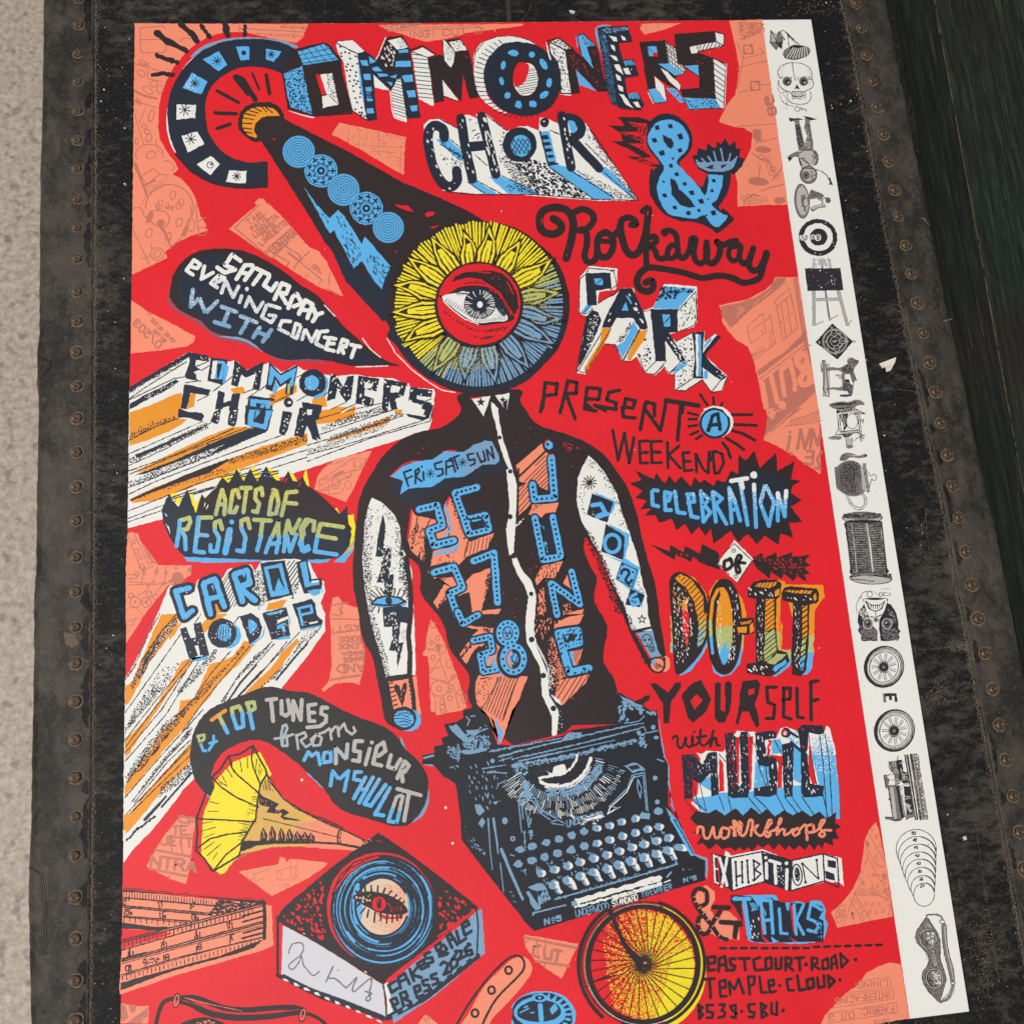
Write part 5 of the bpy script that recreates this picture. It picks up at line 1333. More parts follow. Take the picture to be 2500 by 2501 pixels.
p.build()

# ---- ACTS OF RESISTANCE flame
p = Part('resistance_flame', poster, 3, 'dark flame shape with the words ACTS OF RESISTANCE')
fr(250, 1000)
p.g(Y, '640,800 700,790 740,850 830,750 880,880 930,820 1020,820 1030,920 1100,640 1220,600 1280,560 1340,640 1410,540 1460,570 1500,640 1560,540 1650,600 1680,700 1780,590 1840,690 1890,660 1920,560 1980,900 1700,960 800,1000', 2)
p.s(K, 11, '600,850 880,750|650,850 1040,730|870,800 1060,740|1120,640 1300,600|1180,660 1500,560|1280,640 1660,580|1440,660 1660,600')
p.g(B, '740,1360 1900,1380 2080,1400 2200,1330 2120,1440 2050,1450 1600,1430 1000,1448 800,1430')
fr(750, 1000)
p.g(Y, '0,660 40,870 20,900 -20,900 -60,760'); p.g(Y, '80,920 150,905 180,1000 280,925 310,1000 320,1020 60,1020'); p.g(Y, '380,1000 435,990 455,1120 430,1300 380,1360'); p.g(OL, '455,1200 440,1320 340,1440 290,1420 380,1320'); p.g(B, '440,1320 350,1446 250,1440 330,1370')
fr(250, 1000)
p.g(N, '640,800 660,860 720,920 800,745 840,870 880,980 935,795 980,860 1010,920 1040,870 1080,720 1130,640 1190,695 1265,565 1330,680 1395,555 1460,680 1545,535 1600,630 1680,700 1755,580 1810,715 1890,630 1930,720 2010,880 2060,885 2080,1010 2150,890 2220,1010 2310,910 2320,1100 2350,1180 2330,1290 2230,1400 2060,1415 1600,1425 1000,1400 770,1390 690,1300 620,1180 570,1060 560,950 600,850')
p.c(K, '900,1000 1100,720 1500,680 1900,700 2250,1000 2330,1150 1900,1000 1300,980', 0)
p.d(W, '1490,640 1560,560 1600,650', 36, 5); p.s(RED, 8, '1690,680 1710,650|1720,690 1740,650|1850,720 1870,690'); p.s(W, 7, '590,980 610,1010|600,1080 630,1140|620,1100 640,1170|960,920 970,880|980,940 1000,900')
p.rec = []
def ol(q, m=OL, w=40): p.s(m, w, q)
ol('1070,990 1100,860 1130,760 1160,860 1150,990|1090,890 1150,900|1290,830 1270,760 1230,770 1200,970 1250,970 1270,920|1310,740 1400,740|1360,750 1330,970|1510,810 1500,740 1450,760 1440,840 1480,890 1460,970 1420,960|1620,760 1590,860 1570,990 1640,980 1660,880 1640,770 1610,760|1830,775 1740,785 1690,1000|1740,880 1830,890')
p.d(Y, '1100,740 1850,740 1850,880 1100,860', 12, 5, None, .6, on=True); p.d(B, '1040,900 1700,900 1700,1010 1040,1010', 13, 5, None, .45, on=True)
ol('730,1050 820,1020 830,1060 800,1130 730,1140|910,1020 1030,1020|910,1020 895,1200|1130,1130 1110,1050 1060,1070 1060,1140|1390,1120 1370,1030 1310,1050 1310,1120|1430,1040 1590,1050|1510,1060 1490,1200|1600,1200 1660,1060 1660,1200|1720,1200 1750,1050 1790,1180 1860,1040')
ol('730,1060 720,1160 700,1290|740,1140 780,1200 785,1320|905,1020 890,1180 870,1340 960,1350|890,1180 990,1190|1060,1140 1100,1210 1080,1340 1020,1340 1020,1280|1210,1130 1200,1240 1160,1350|1310,1120 1350,1210 1330,1340 1270,1330|1500,1190 1460,1330|1590,1210 1540,1350|1670,1200 1640,1350|1590,1270 1670,1260|1730,1190 1710,1340|1740,1190 1770,1340 1830,1180', B)
p.s(B, 60, '1200,1140 1160,1350'); p.o(B, 1220, 1062, 24)
ol('1931,1070 1890,1120 1900,1180'); ol('1895,1180 1860,1270 1900,1340 1950,1320', B)
p.d(OL, '700,1120 1931,1150 1931,1260 680,1240', 13, 5, None, .5, on=True)
fr(750, 1000)
ol('60,1145 70,1060 0,1040|125,1080 340,1110|125,1080 95,1200|100,1190 270,1220'); ol('-10,1040 -60,1120 -50,1250'); ol('95,1210 70,1340 280,1370|-50,1250 -50,1330 10,1290', B); p.d(Y, '100,1060 340,1100 280,1220 90,1200', 13, 5, None, .45, on=True)
p.build()
# ---- more salmon scraps
def d9(p):
    fr(250, 1000)
    p.g(SAL, '236,1170 270,1155 340,1170 360,1240 480,1400 525,1470 840,1470 835,1560 740,1620 620,1660 540,1760 400,1931 330,2050 235,2190 222,2200 222,1500')
    p.s(LIN, 9, '245,1210 370,1520 480,1480|300,1170 440,1470|240,1655 480,1650 620,1640|255,1625 430,1640 425,1670|520,1480 490,1600 400,1720 330,1760|600,1480 590,1620 500,1740 420,1800|370,1250 430,1400 510,1460|240,1780 300,1760 360,1800 440,1850|230,1880 300,1860 380,1931|390,1500 370,1640|240,1560 330,1560 330,1590 240,1600|840,1490 800,1530')
    for x, y, a in ((300, 1245, 20), (320, 1340, 26), (360, 1395, 20), (370, 1480, 24), (270, 1755, 24), (310, 1820, 50), (415, 1820, 46), (440, 1740, 26), (485, 1640, 14), (580, 1640, 14), (330, 1550, 20), (510, 1530, 16), (600, 1540, 16), (695, 1490, 16), (500, 1770, 24)): p.ring(LIN, x, y, a, 9)
    p.o(LIN, 710, 1590, 55, 60); p.o(LIN, 310, 1815, 14); p.o(LIN, 415, 1815, 14); p.o(LIN, 825, 1510, 18, 24); p.o(LIN, 660, 1620, 40, 16)
    p.t(LIN, 8, '16b', 400, 1570, 405, 1490, -22, 0); p.t(LIN, 8, 'TOGGLE', 420, 1300, 490, 1450, -26, 10)
    fr(250, 1500)
    p.s(LIN, 8, '235,70 330,40|240,110 300,100|250,150 230,180|270,40 290,90|310,30 300,70')
salmon(d9, 'salmon scrap of machine drawing at the left edge under the rays')
def d10(p):
    fr(750, 1000)
    p.g(SAL, '612,385 520,560 440,740 365,875 230,820 68,755 95,640 140,570 260,470 400,440')
    p.s(LIN, 7, '105,680 120,770 430,610|105,680 440,460 560,465 480,590|440,460 440,560|120,720 300,620 480,560|130,770 210,760|205,700 200,800 320,790 340,740|265,510 330,480 370,530|370,610 365,650 410,640 410,590|430,590 480,560|300,650 310,720')
    p.ring(LIN, 478, 515, 32, 6); p.ring(LIN, 172, 650, 16, 6); p.ring(LIN, 265, 690, 30, 6, 40); p.ring(LIN, 385, 715, 30, 6, 40); p.ring(LIN, 265, 735, 34, 6, 16); p.s(LIN, 26, '255,625 335,590')
    p.t(LIN, 8, 'ES', 190, 525, 240, 510, -6, -24)
    for x in (120, 205, 235, 270): p.ring(LIN, x, 700 - (x - 120) * .55, 8, 5)
salmon(d10, 'salmon scrap with an amplifier drawing')
def d11(p):
    fr(750, 1500)
    p.g(SAL, '290,-170 340,-100 480,-60 490,10 510,250 545,350 535,480 510,600 495,670 450,650 370,645 260,660 200,700 150,730 140,710 205,630 230,500 225,200 215,0 240,-150')
    p.s(LIN, 13, '220,-80 380,-110|225,45 490,50|225,185 500,150|340,0 300,-60|330,-100 310,20 230,0'); p.s(LIN, 22, '225,620 510,575'); p.s(LIN, 9, '295,640 410,500')
    for q_, x, y, x2, y2, h_ in (('AST:', 500, 90, 225, 120, 55), ('BORDO', 505, 205, 305, 215, 50), ('LENDE', 525, 275, 290, 285, 46), ('BANDA', 535, 345, 330, 360, 40), ('BANDE', 535, 400, 340, 420, 36)): p.t(LIN, 13, q_, x, y, x2, y2, 6, h_)
    p.t(LIN, 17, 'AND', 535, 465, 280, 480, 4, 75)
salmon(d11, 'salmon scrap of upside down pattern lettering')
def d12(p):
    fr(750, 1500)
    p.g(SAL, '1165,45 1215,120 1290,260 1340,390 1420,600 1505,880 1450,910 1220,955 1212,925 1165,920 1155,600 1140,400 1090,390 1095,350 1115,340 1130,200')
    p.s(LIN, 9, '1165,130 1215,130|1140,210 1190,270|1130,330 1230,350|1260,300 1230,360 1260,400 1250,440|1250,430 1330,650|1250,420 1160,560|1160,600 1340,660 1360,680|1150,520 1260,500|1360,670 1380,680 1430,890|1280,780 1320,930|1170,750 1210,790 1210,920|1330,650 1380,590 1420,610')
    for x, y, a, b_ in ((1170, 295, 45, 38), (1230, 225, 20, 24), (1185, 415, 18, 30), (1340, 470, 30, 40), (1245, 705, 24, 24), (1250, 700, 85, 75), (1345, 795, 24, 24), (1440, 740, 26, 26), (1270, 830, 20, 30), (1275, 880, 24, 26), (1380, 590, 18, 24), (1270, 330, 40, 40), (1280, 920, 20, 20), (1345, 720, 18, 22), (1480, 800, 24, 40), (1185, 100, 26, 26)): p.ring(LIN, x, y, a, 9, b_)
    p.g(LIN, '1215,290 1250,275 1260,340 1225,350'); p.o(LIN, 1168, 285, 14)
salmon(d12, 'tapering salmon scrap with faint machine parts beside the torso')

# ---- the torso
fr(750, 1000)
p = Part('torso_figure', poster, 2, 'black headless torso with tattooed arms')
p.c(K, '1448,-150 1452,0 1380,95 1250,175 1050,212 880,290 720,430 620,580 530,740 482,900 460,1100 442,1300 430,1500 440,1700 480,1900 520,2150 610,2330 660,2560 700,2750 735,2930 830,3005 950,3025 1020,2940 1030,2860 1000,2450 985,1950 985,1600 940,1400 960,1400 1050,1480 1072,1600 1065,1700 1110,1800 1230,1940 1300,2070 1320,2180 1370,2300 1500,2460 1530,2560 1515,2700 1560,2810 1650,2900 2000,3200 2400,3150 2960,3050 2925,2670 2885,2530 2800,2395 2800,2260 2830,2060 2771,1931 2705,1790 2730,1600 2670,1480 2610,1330 2622,1205 2660,1260 2760,1400 2831,1560 2941,1850 2971,1931 3011,2031 3081,2181 3181,2371 3241,2461 3311,2491 3371,2451 3381,2331 3351,2131 3321,1931 3281,1650 3221,1450 3161,1230 3111,1000 3031,760 2931,600 2811,440 2631,310 2431,230 2171,140 2061,0 2005,-80 1993,-190')
# misprint flecks
p.d(RED, '1050,360 1150,330 1130,470 850,450 820,420', 60, 5, None, .5, 2, -20, 20); p.d(RED, '1931,0 2060,60 2180,280 1960,400', 70, 4, None, .5, 1.8); p.d(RED, '2400,300 2560,350 2560,390 2440,400', 24, 7, None, .8, 1.6)
p.d(RED, '1700,1350 1900,1500 2050,2000 1900,2000', 70, 5, None, .35, 1.5); p.d(RED, '2090,1250 2160,1200 2250,2000 2100,1900', 60, 5, None, .4, 1.6); p.d(W, '1400,900 2700,300 2500,1000 2000,1000', 150, 3, None, .4); p.d(RED, '2200,2600 2850,2750 2800,2980 2550,2980', 70, 5, None, .3, 2, 80, 20)
# collar and shirt front
p.g(W, '1545,-108 1728,-128 1665,65'); p.g(W, '1773,-131 1908,-156 1878,20'); p.s(RED, 16, '1545,-105 1640,-115')
def star(x, y, r, m=N): p.g(m, ' '.join(f'{x+rr*sin(k*pi/5):.0f},{y-rr*cos(k*pi/5):.0f}' for k in range(10) for rr in [r if k % 2 == 0 else r * .42]), .3)
star(1637, -68, 46); star(1845, -90, 36); p.g(N, '1840,-60 1890,-100 1880,20 1860,0', .3)
p.g(W, '1735,-70 1765,-50 1800,-10 1815,130 1850,300 1920,500 1935,560 1975,700 1980,900 1968,1000 1960,1150 1945,1360 1905,1375 1885,1250 1875,1130 1900,1000 1905,900 1890,700 1870,500 1810,330 1780,150 1735,0')
p.g(W, '1931,1360 1975,1400 2030,1520 2120,1630 2160,1760 2150,1931 2135,2080 2160,2200 2230,2330 2280,2450 2285,2580 2280,2650 2350,2760 2370,2860 2362,2980 2350,3100 2371,3110 2310,3130 2305,2990 2310,2900 2260,2800 2215,2700 2205,2550 2195,2430 2130,2310 2070,2200 2060,2050 2065,1931 2085,1770 2050,1660 1985,1560 1935,1440')
for x, y, r in ((1815, 265, 20), (1915, 585, 22), (1912, 1012, 26), (1948, 1380, 28), (2112, 1740, 22), (2116, 2171, 28), (2226, 2511, 28), (2321, 2821, 28)): p.o(N, x, y, r)
p.g(N, '2150,2200 2260,2420 2285,2600 2300,2700 2400,2830 2400,2980 2380,3080 2360,3000 2375,2850 2280,2700 2270,2500', .5); p.d(W, '2360,2840 2410,2840 2410,3080 2370,3080', 30, 6)
p.build()
# ---- left arm
p = Part('tattooed_arm', poster, 3, 'left arm with lightning and eye tattoo')
fr(750, 1000)
p.g(W, '612,830 720,890 820,990 872,1100 890,1300 945,1400 985,1500 992,1700 1005,1931 1018,2200 1022,2505 950,2505 745,2535 700,2350 640,2150 580,1931 545,1700 520,1400 545,1050 575,920')
p.d(N, '600,840 640,900 620,1100 600,1500 620,1900 740,2300 790,2520 720,2530 560,1930 520,1400 540,1050', 14, 7, (540, 1400, 670, 1380), .9); p.d(N, '640,850 720,890 820,990 870,1100 885,1300 850,1500 820,1100 700,950', 15, 6, (880, 1150, 740, 1180), .75)
p.d(N, '880,1250 930,1450 960,1800 930,1800 860,1600', 13, 8, (940, 1500, 840, 1520), .95); p.d(N, '600,930 800,1000 850,1300 840,1700 600,1700', 26, 5, None, .35, 1.6)
p.s(K, 48, '935,1400 975,1700 975,1931 955,2140 970,2300 965,2500')
p.g(N, '715,990 735,1100 722,1310 800,1300 775,1560 818,1555 800,1750 725,1745 725,1640 655,1630 700,1480 712,1390 640,1388 670,1200 690,1080', 1.2)
p.d(W, '660,1300 720,1300 800,1310 770,1550 810,1560 790,1740 730,1740 690,1600 700,1400', 26, 6, None, .6, 2.6, 100, 20)
# eye tattoo
p.c(B, '610,1830 660,1780 760,1760 870,1780 935,1820 925,1850 830,1870 700,1870 630,1850'); p.s(K, 18, '605,1830 660,1780 760,1755 870,1778 930,1815|610,1835 720,1850 850,1845 930,1810'); p.o(N, 770, 1805, 34, 44)
for a, b_ in (('650,1780', '600,1740'), ('670,1765', '610,1710'), ('700,1755', '650,1690'), ('730,1745', '690,1690'), ('820,1750', '830,1690'), ('850,1760', '880,1690'), ('890,1775', '920,1720'), ('640,1860', '620,1890'), ('680,1870', '670,1920'), ('830,1860', '850,1890'), ('880,1850', '900,1880'), ('580,1790', '630,1810')): p.s(K, 12, a + ' ' + b_)
p.d(W, '700,1880 840,1860 830,1930 720,1930', 22, 6)
fr(750, 1500)
p.g(N, '715,-60 870,-80 960,-60 955,90 880,80 865,270 910,262 850,520 840,350 770,345 800,240 800,120 720,120', 1.2); p.d(W, '730,20 850,-40 860,260 880,330 850,430 800,300', 26, 6, None, .6, 2.4, 100, 15)
p.s(K, 30, '755,605 950,575'); p.d(N, '880,180 940,120 930,260 890,230', 16, 5)
p.g(SAL, '765,640 950,610 1030,580 1050,800 1075,950 990,900 900,880 820,920'); p.s(K, 40, '975,610 1000,760 1010,940')
for k in range(7): p.s(K, 13, f'{770+k*9},{655+k*42} {806+k*9},{648+k*40}|{955+k*6},{640+k*40} {982+k*6},{650+k*40}')
p.g(K, '815,690 830,660 870,680 885,730 900,660 930,645 940,680 930,750 900,875 860,790'); p.d(SAL, '850,700 920,690 900,850', 20, 5, None, .7, 2, 70, 10)
p.o(B, 955, 1000, 120, 105); p.o(K, 910, 985, 118, 112); p.o(B, 912, 990, 94, 80, 15)
for q_ in ('825,960 900,950 960,975', '830,985 900,985 985,1010', '850,1020 920,1010 980,1035', '860,940 930,930 980,950', '870,1050 930,1040 960,1055'): p.s(K, 8, q_)
p.build()
# ---- right arm
p = Part('tattooed_arm', poster, 3, 'right arm with diamonds reading 2026')
fr(1250, 1000)
p.g(W, '720,432 800,510 850,560 930,690 990,800 1040,990 1110,1160 1130,1240 1170,1340 1200,1480 1230,1640 1270,1760 1280,1931 1310,2050 1320,2090 1130,2090 1100,1980 1060,1860 990,1720 930,1600 880,1480 830,1370 760,1250 720,1170 660,1060 625,950 610,850 620,650 660,550')
p.d(N, '720,432 800,510 930,690 1040,990 1130,1240 1200,1480 1270,1760 1240,1760 1150,1500 1000,1100 900,800 780,560', 14, 7, (940, 640, 860, 680), .9); p.d(N, '700,450 800,520 770,560 700,520', 17, 6)
p.d(N, '650,1050 760,1180 900,1480 1060,1850 1110,1990 1050,1850 940,1600 800,1330 690,1150', 13, 8, None, .8); p.d(N, '940,900 1060,1100 1090,1200 1200,1700 1260,1750 1200,1600 1040,1180', 20, 6, None, .55); p.d(N, '620,700 680,700 700,1000 640,960', 22, 5, None, .5, 1.5)
p.d(K, '690,1230 800,1330 900,1560 1010,1850 1060,1931 980,1931 860,1600', 15, 9, (880, 1530, 800, 1560), .95)
for k in range(6): p.s(K, 11, f'{730-65*cos(k*pi/6+.2):.0f},{690-65*sin(k*pi/6+.2):.0f} {730+65*cos(k*pi/6+.2):.0f},{690+65*sin(k*pi/6+.2):.0f}')
p.g(B, '770,775 980,870 945,985 905,960'); p.g(B, '910,1080 1110,1180 1090,1300 1060,1420 1040,1300'); p.g(B, '850,1360 1030,1425 1050,1400 1210,1490 1190,1560 1150,1680 1250,1740 1225,1880 1180,1750 1110,1700 980,1600 1030,1440')
p.g(N, '755,790 955,870 900,1070 705,990'); p.g(N, '885,1080 1065,1200 1045,1420 835,1340'); p.g(N, '1115,1690 1250,1755 1205,1870 1065,1840')
p.s(B, 40, '755,905 835,890 880,975 800,1010 900,985'); p.s(B, 36, '820,1015 895,985'); p.ring(B, 945, 1265, 72, 34, 84); p.s(N, 8, '925,1240 975,1280|950,1230 970,1260')
p.g(B, '1035,1445 1180,1515 1130,1680 980,1600'); p.s(N, 9, '1035,1445 1180,1515 1130,1680 980,1600', None, 0, True)
p.q(N, 26, '1030,1550 1040,1520 1080,1510 1105,1545 1085,1580 1070,1610 1100,1640 1130,1610')
for x, y in ((1043, 1465), (1140, 1535), (1005, 1588), (1105, 1660)): p.o(N, x, y, 11)
p.s(B, 30, '1170,1740 1110,1770 1140,1850 1195,1830 1180,1790 1125,1805'); p.d(W, '740,930 760,1010 800,1040', 24, 5)
fr(1250, 1500)
star(1225, 50, 52); star(1225, 50, 26, W)
p.s(K, 24, '1140,165 1320,125')
p.g(G, '1165,180 1325,150 1370,330 1410,395 1310,415'); p.s(RED, 18, '1172,190 1300,410')
p.ring(N, 1270, 250, 50, 9, 58); p.o(N, 1252, 245, 12, 16); p.o(N, 1295, 240, 12, 16); p.s(N, 8, '1280,275 1275,300|1290,315 1340,310 1345,350 1300,355 1290,315|1305,335 1340,330|1318,315 1322,352'); p.s(N, 8, '1325,270 1335,315')
p.o(SAL, 1440, 470, 50, 75); p.o(K, 1370, 480, 78, 78); p.o(SAL, 1372, 480, 62, 62)
for k in range(5): p.s(K, 7, f'{1325+k*15},{440+k*8} {1365+k*15},{525-k*6}')
p.g(K, '1420,380 1450,420 1440,520 1385,560 1400,540 1430,490'); p.o(G, 1335, 455, 24, 30)
p.d(K, '1050,0 1110,0 1300,500 1260,480 1130,220', 15, 8, None, .8)
p.build()

# ---- FRI SAT SUN ribbon
fr(750, 1000)
p = Part('weekend_ribbon', poster, 4, 'pale blue ribbon reading FRI SAT SUN')
p.g(N, '780,645 860,850 1000,880 1400,700 1800,600 1900,560 1870,500 1400,640 900,700', 0)
p.s(RED, 14, '785,630 900,525 980,490 1090,490|1280,400 1340,388 1400,392')
p.g(B, '785,635 900,540 1000,500 1180,470 1300,395 1480,400 1560,340 1680,295 1740,300 1800,420 1812,490 1770,520 1650,520 1540,600 1480,635 1300,650 1170,735 1080,735 960,745 875,800 905,680 880,665')
p.d(G, '1180,475 1300,398 1480,402 1480,632 1300,645 1180,725', 11, 5, (1500, 500, 1180, 560), .95); p.g(G, '1480,402 1560,342 1680,298 1740,303 1800,420 1810,490 1770,518 1650,518 1540,596 1480,632'); p.d(B, '1450,410 1700,320 1700,510 1450,630', 12, 4, (1450, 500, 1700, 460), .6)
p.s(N, 20, '910,595 955,725|910,595 980,570|935,655 990,630|1020,580 1050,555 1055,590 1025,630|1020,575 1020,700|1025,635 1080,680|1095,590 1100,665|1270,490 1200,515 1215,565 1275,560 1280,610 1230,630|1310,615 1310,490 1370,480 1395,590|1320,545 1380,530|1340,470 1430,435|1385,455 1420,560|1565,415 1510,430 1525,480 1580,470 1580,510 1540,530|1600,410 1640,500 1680,480 1660,395|1710,480 1690,380 1760,460 1735,350')
p.o(N, 1080, 540, 11)
for x, y in ((1162, 605), (1465, 500)):
    for k in range(4): p.s(N, 8, f'{x-42*cos(k*pi/4+.1):.0f},{y-42*sin(k*pi/4+.1):.0f} {x+42*cos(k*pi/4+.1):.0f},{y+42*sin(k*pi/4+.1):.0f}')
p.build()
# ---- 26 27 28
p = Part('date_numerals', poster, 4, 'dotted blue numerals 26 27 28 with salmon shadows')
p.g(SAL, '985,945 1020,1000 1250,1050 1310,870 1340,830 1400,900 1520,1250 1760,1170 1700,1310 1500,1390 1430,1470 1310,1440 1160,1480 1190,1340 1100,1180 1110,1450 980,1330 945,1220')
p.s(RED, 20, '985,950 950,1220|1310,920 1340,830')
p.d(K, '1000,1060 1130,1120 1100,1370 990,1330 960,1240', 30, 7, None, .8, 2.2, 100, 10); p.d(K, '1060,1350 1160,1380 1120,1460 1050,1400', 18, 9, None, .8, 2, 80, 10)
p.d(K, '1200,1360 1390,1330 1380,1440 1180,1460', 34, 6, None, .8, 2, 100, 10); p.h(K, '1440,800 1640,780 1580,940 1500,960', 100, 24, 7); p.h(K, '1510,1250 1750,1190 1700,1310 1500,1390', 100, 34, 7); p.d(K, '1350,830 1420,960 1510,1240 1480,1230 1390,1000', 16, 7); p.s(K, 10, '1040,1010 1000,1270|1330,1100 1340,1180 1310,1260|1510,1250 1480,1400|1180,990 1130,1100')
p.s(B, 20, '1300,900 1360,1130 1250,1240|1420,1250 1400,1330 1190,1370|1420,1290 1250,1330')
p.g(SAL, '1130,1520 1200,1600 1380,1580 1430,1690 1560,1560 1760,1480 1700,1700 1640,1900 1830,1880 1800,1931 1500,1931 1400,1700 1230,1880 1190,1820 1300,1640')
p.d(K, '1130,1600 1330,1580 1230,1700 1150,1760', 30, 9, None, .8, 2.6, -60, 15); p.d(K, '1480,1440 1540,1500 1500,1600 1450,1640', 24, 9, None, .8, 2.4, 100, 10); p.d(K, '1690,1560 1760,1520 1770,1870 1650,1900', 12, 8, (1760, 1700, 1620, 1700), .95)
p.g(K, '1380,1780 1530,1720 1560,1931 1420,1931'); p.d(K, '1240,1830 1300,1760 1350,1931 1260,1931', 22, 9, None, .85, 2, 90, 20)
def dotnum(q_, w=78, dots=40):
    p.s(N, w + 34, q_, 1.2); p.s(B, w, q_, 1.0)
    for part in q_.split('|'):
        pts_ = [tuple(map(float, t.split(','))) for t in part.split()]
        for (x0, y0), (x1, y1) in zip(pts_, pts_[1:]):
            L = math.hypot(x1 - x0, y1 - y0); n_ = max(1, int(L / dots))
            for k in range(n_):
                t = (k + .5) / n_
                p.o(N, x0 + (x1 - x0) * t, y0 + (y1 - y0) * t, 12 + p.rnd.uniform(-1, 3))
dotnum('1055,945 1225,905 1275,1095 1150,1145 1195,1285 1380,1235', 66); dotnum('1600,735 1395,790 1530,1175 1710,1130 1680,1000 1500,1040', 66); p.s(N, 18, '1540,1040 1640,1020 1690,1100 1560,1135 1540,1040'); p.g(N, '1595,1110 1620,1050 1680,1090')
dotnum('1195,1540 1385,1485 1465,1680 1345,1735 1420,1950', 62); dotnum('1570,1430 1760,1355 1795,1820', 66)
fr(750, 1500)
p.g(SAL, '1420,100 1620,150 1560,200 1440,380 1480,450 1500,470 1700,250 1640,500 1590,640 1590,760 1640,880 1720,940 1800,1200 1931,900 2010,580 2080,590 2000,800 1880,1000 1830,1230 1700,950 1600,850 1590,700 1640,600 1931,580 1931,150')
p.g(SAL, '1620,620 1931,560 2015,580 1940,880 1830,1230 1760,1010 1650,880 1590,800 1585,680')
p.d(K, '1590,640 1800,590 1660,860 1590,780', 32, 5, None, .85, 2, 100, 15)
for k in range(7): p.s(K, 8, f'{1800+k*32},{600-k*2} {1740+k*30},{760} {1680+k*26},{900+k*18}')
p.s(K, 8, '1830,580 1650,890|1990,580 1850,1000'); p.d(K, '1640,0 1740,10 1730,180 1640,170', 16, 9, None, .85); p.d(K, '1530,260 1430,400 1460,420 1560,290', 20, 8, None, .8, 2.2, -50, 10)
p.g(B, '1770,980 1850,1120 1800,1250 1800,1130')
p.g(K, '1500,480 1560,360 1620,300 1700,330 1640,420 1640,560 1600,600 1530,560')
dotnum('1420,-20 1470,90 1610,10', 60); dotnum('1565,250 1725,215 1745,345 1630,385 1660,545 1790,520', 56)
p.s(B, 26, '1760,420 1740,480 1830,500 1830,570|1700,380 1690,450')
p.ring(N, 1890, 180, 92, 96, 105); p.ring(N, 1945, 425, 112, 96, 135); p.ring(B, 1890, 180, 80, 56, 94); p.ring(B, 1945, 425, 98, 56, 122)
for k in range(12):
    a = k * pi / 6
    p.o(N, 1890 + 82 * cos(a), 180 + 96 * sin(a), 12); p.o(N, 1945 + 100 * cos(a), 425 + 124 * sin(a), 13)
p.o(B, 1890, 180, 44, 56); p.s(N, 9, '1860,150 1890,220 1910,150 1925,210|1850,180 1930,180|1870,200 1900,230'); p.o(B, 1945, 420, 44, 56); p.s(N, 9, '1920,400 1960,480 1980,400|1930,450 1970,460|1925,430 1950,370')
p.build()
# ---- JUNE
fr(1250, 1000)
p = Part('month_lettering', poster, 4, 'dotted blue letters JUNE with salmon shadows')
p.g(SAL, '280,320 310,390 345,420 360,780 210,700 60,680 70,640 55,600 40,525 140,440'); p.g(SAL, '160,680 180,880 110,960 50,1010 60,740'); p.g(SAL, '200,880 440,880 410,970 320,980 280,1015 160,990')
p.s(K, 20, '310,400 60,640|60,560 50,1000'); p.h(K, '300,430 350,470 360,780 260,780 240,660 100,680', -45, 30, 8); p.h(K, '150,690 180,880 60,990 70,740', -50, 32, 8); p.d(K, '200,890 300,890 160,980', 14, 5); p.d(W, '40,1060 120,1010 50,1130', 24, 7, None, .8, 2, -45, 10)
p.g(SAL, '280,1480 480,1430 440,1520 400,1590 300,1590 235,1660 215,1610'); p.d(K, '280,1470 480,1430 400,1580 230,1620', 28, 6, None, .8, 2.6, 100, 15); p.g(SAL, '480,1640 520,1560 560,1700'); p.d(SAL, '260,1680 300,1690 320,1931 240,1931', 22, 8, None, .8, 2.4, 80, 15); p.g(SAL, '480,1931 680,1880 660,1931'); p.d(SAL, '480,1820 560,1840 560,1931 480,1931', 24, 7, None, .7, 2, 80, 10)
dotnum('372,455 400,835 210,850 195,710', 66, 44); p.o(N, 345, 342, 58); p.o(B, 347, 338, 40); p.o(N, 335, 330, 14); p.s(RED, 10, '310,320 320,295 350,290'); p.s(RED, 14, '345,430 385,425')
p.s(RED, 12, '200,1090 270,1450|380,1130 425,1330'); dotnum('215,1025 295,1420 460,1385 385,1015', 62, 42); p.g(N, '265,1060 350,1050 420,1330 340,1360'); p.d(B, '265,1080 300,1080 340,1340 320,1340', 24, 5, None, .7, 3, 75, 8)
p.s(RED, 16, '325,1620 390,1610'); dotnum('365,1645 425,1940|370,1640 640,1840 560,1530', 58, 42)
fr(1250, 1500)
p.g(SAL, '400,60 470,60 520,30 680,0 640,80 600,110 400,140'); p.d(K, '210,30 430,60 330,250 230,260', 30, 14, None, .9, 2, 110, 20); p.d(SAL, '210,20 400,40 300,250 210,220', 36, 7, None, .8, 3, 100, 20)
p.d(SAL, '310,280 390,180 480,590 420,760 360,600 340,400', 13, 7, (470, 500, 340, 500), .95); p.d(W, '340,450 400,500 380,720 350,700', 16, 7, None, .6)
p.g(SAL, '395,165 440,170 540,590 490,590'); p.g(SAL, '470,620 730,560 700,640 560,780 470,860 400,800 420,720'); p.h(K, '470,620 730,560 680,670 520,830 400,800', -58, 42, 9); p.g(W, '380,760 450,810 460,860 420,830')
p.g(SAL, '560,340 670,320 620,480 580,490'); p.h(K, '540,340 670,320 610,490', -65, 22, 7); p.g(B, '535,340 570,340 590,480 560,480')
p.s(N, 100, '430,175 545,560 720,515|430,175 630,145 645,285 480,315'); p.s(B, 68, '435,180 545,550 725,510|435,180 620,155 635,270 480,310')
p.d(N, '410,170 640,130 660,280 480,330 560,540 730,500 730,540 520,580', 34, 10, None, .85, 1.5, -60, 20); p.g(N, '480,200 570,180 585,250 510,270'); p.g(B, '500,205 540,200 515,245')
p.build()

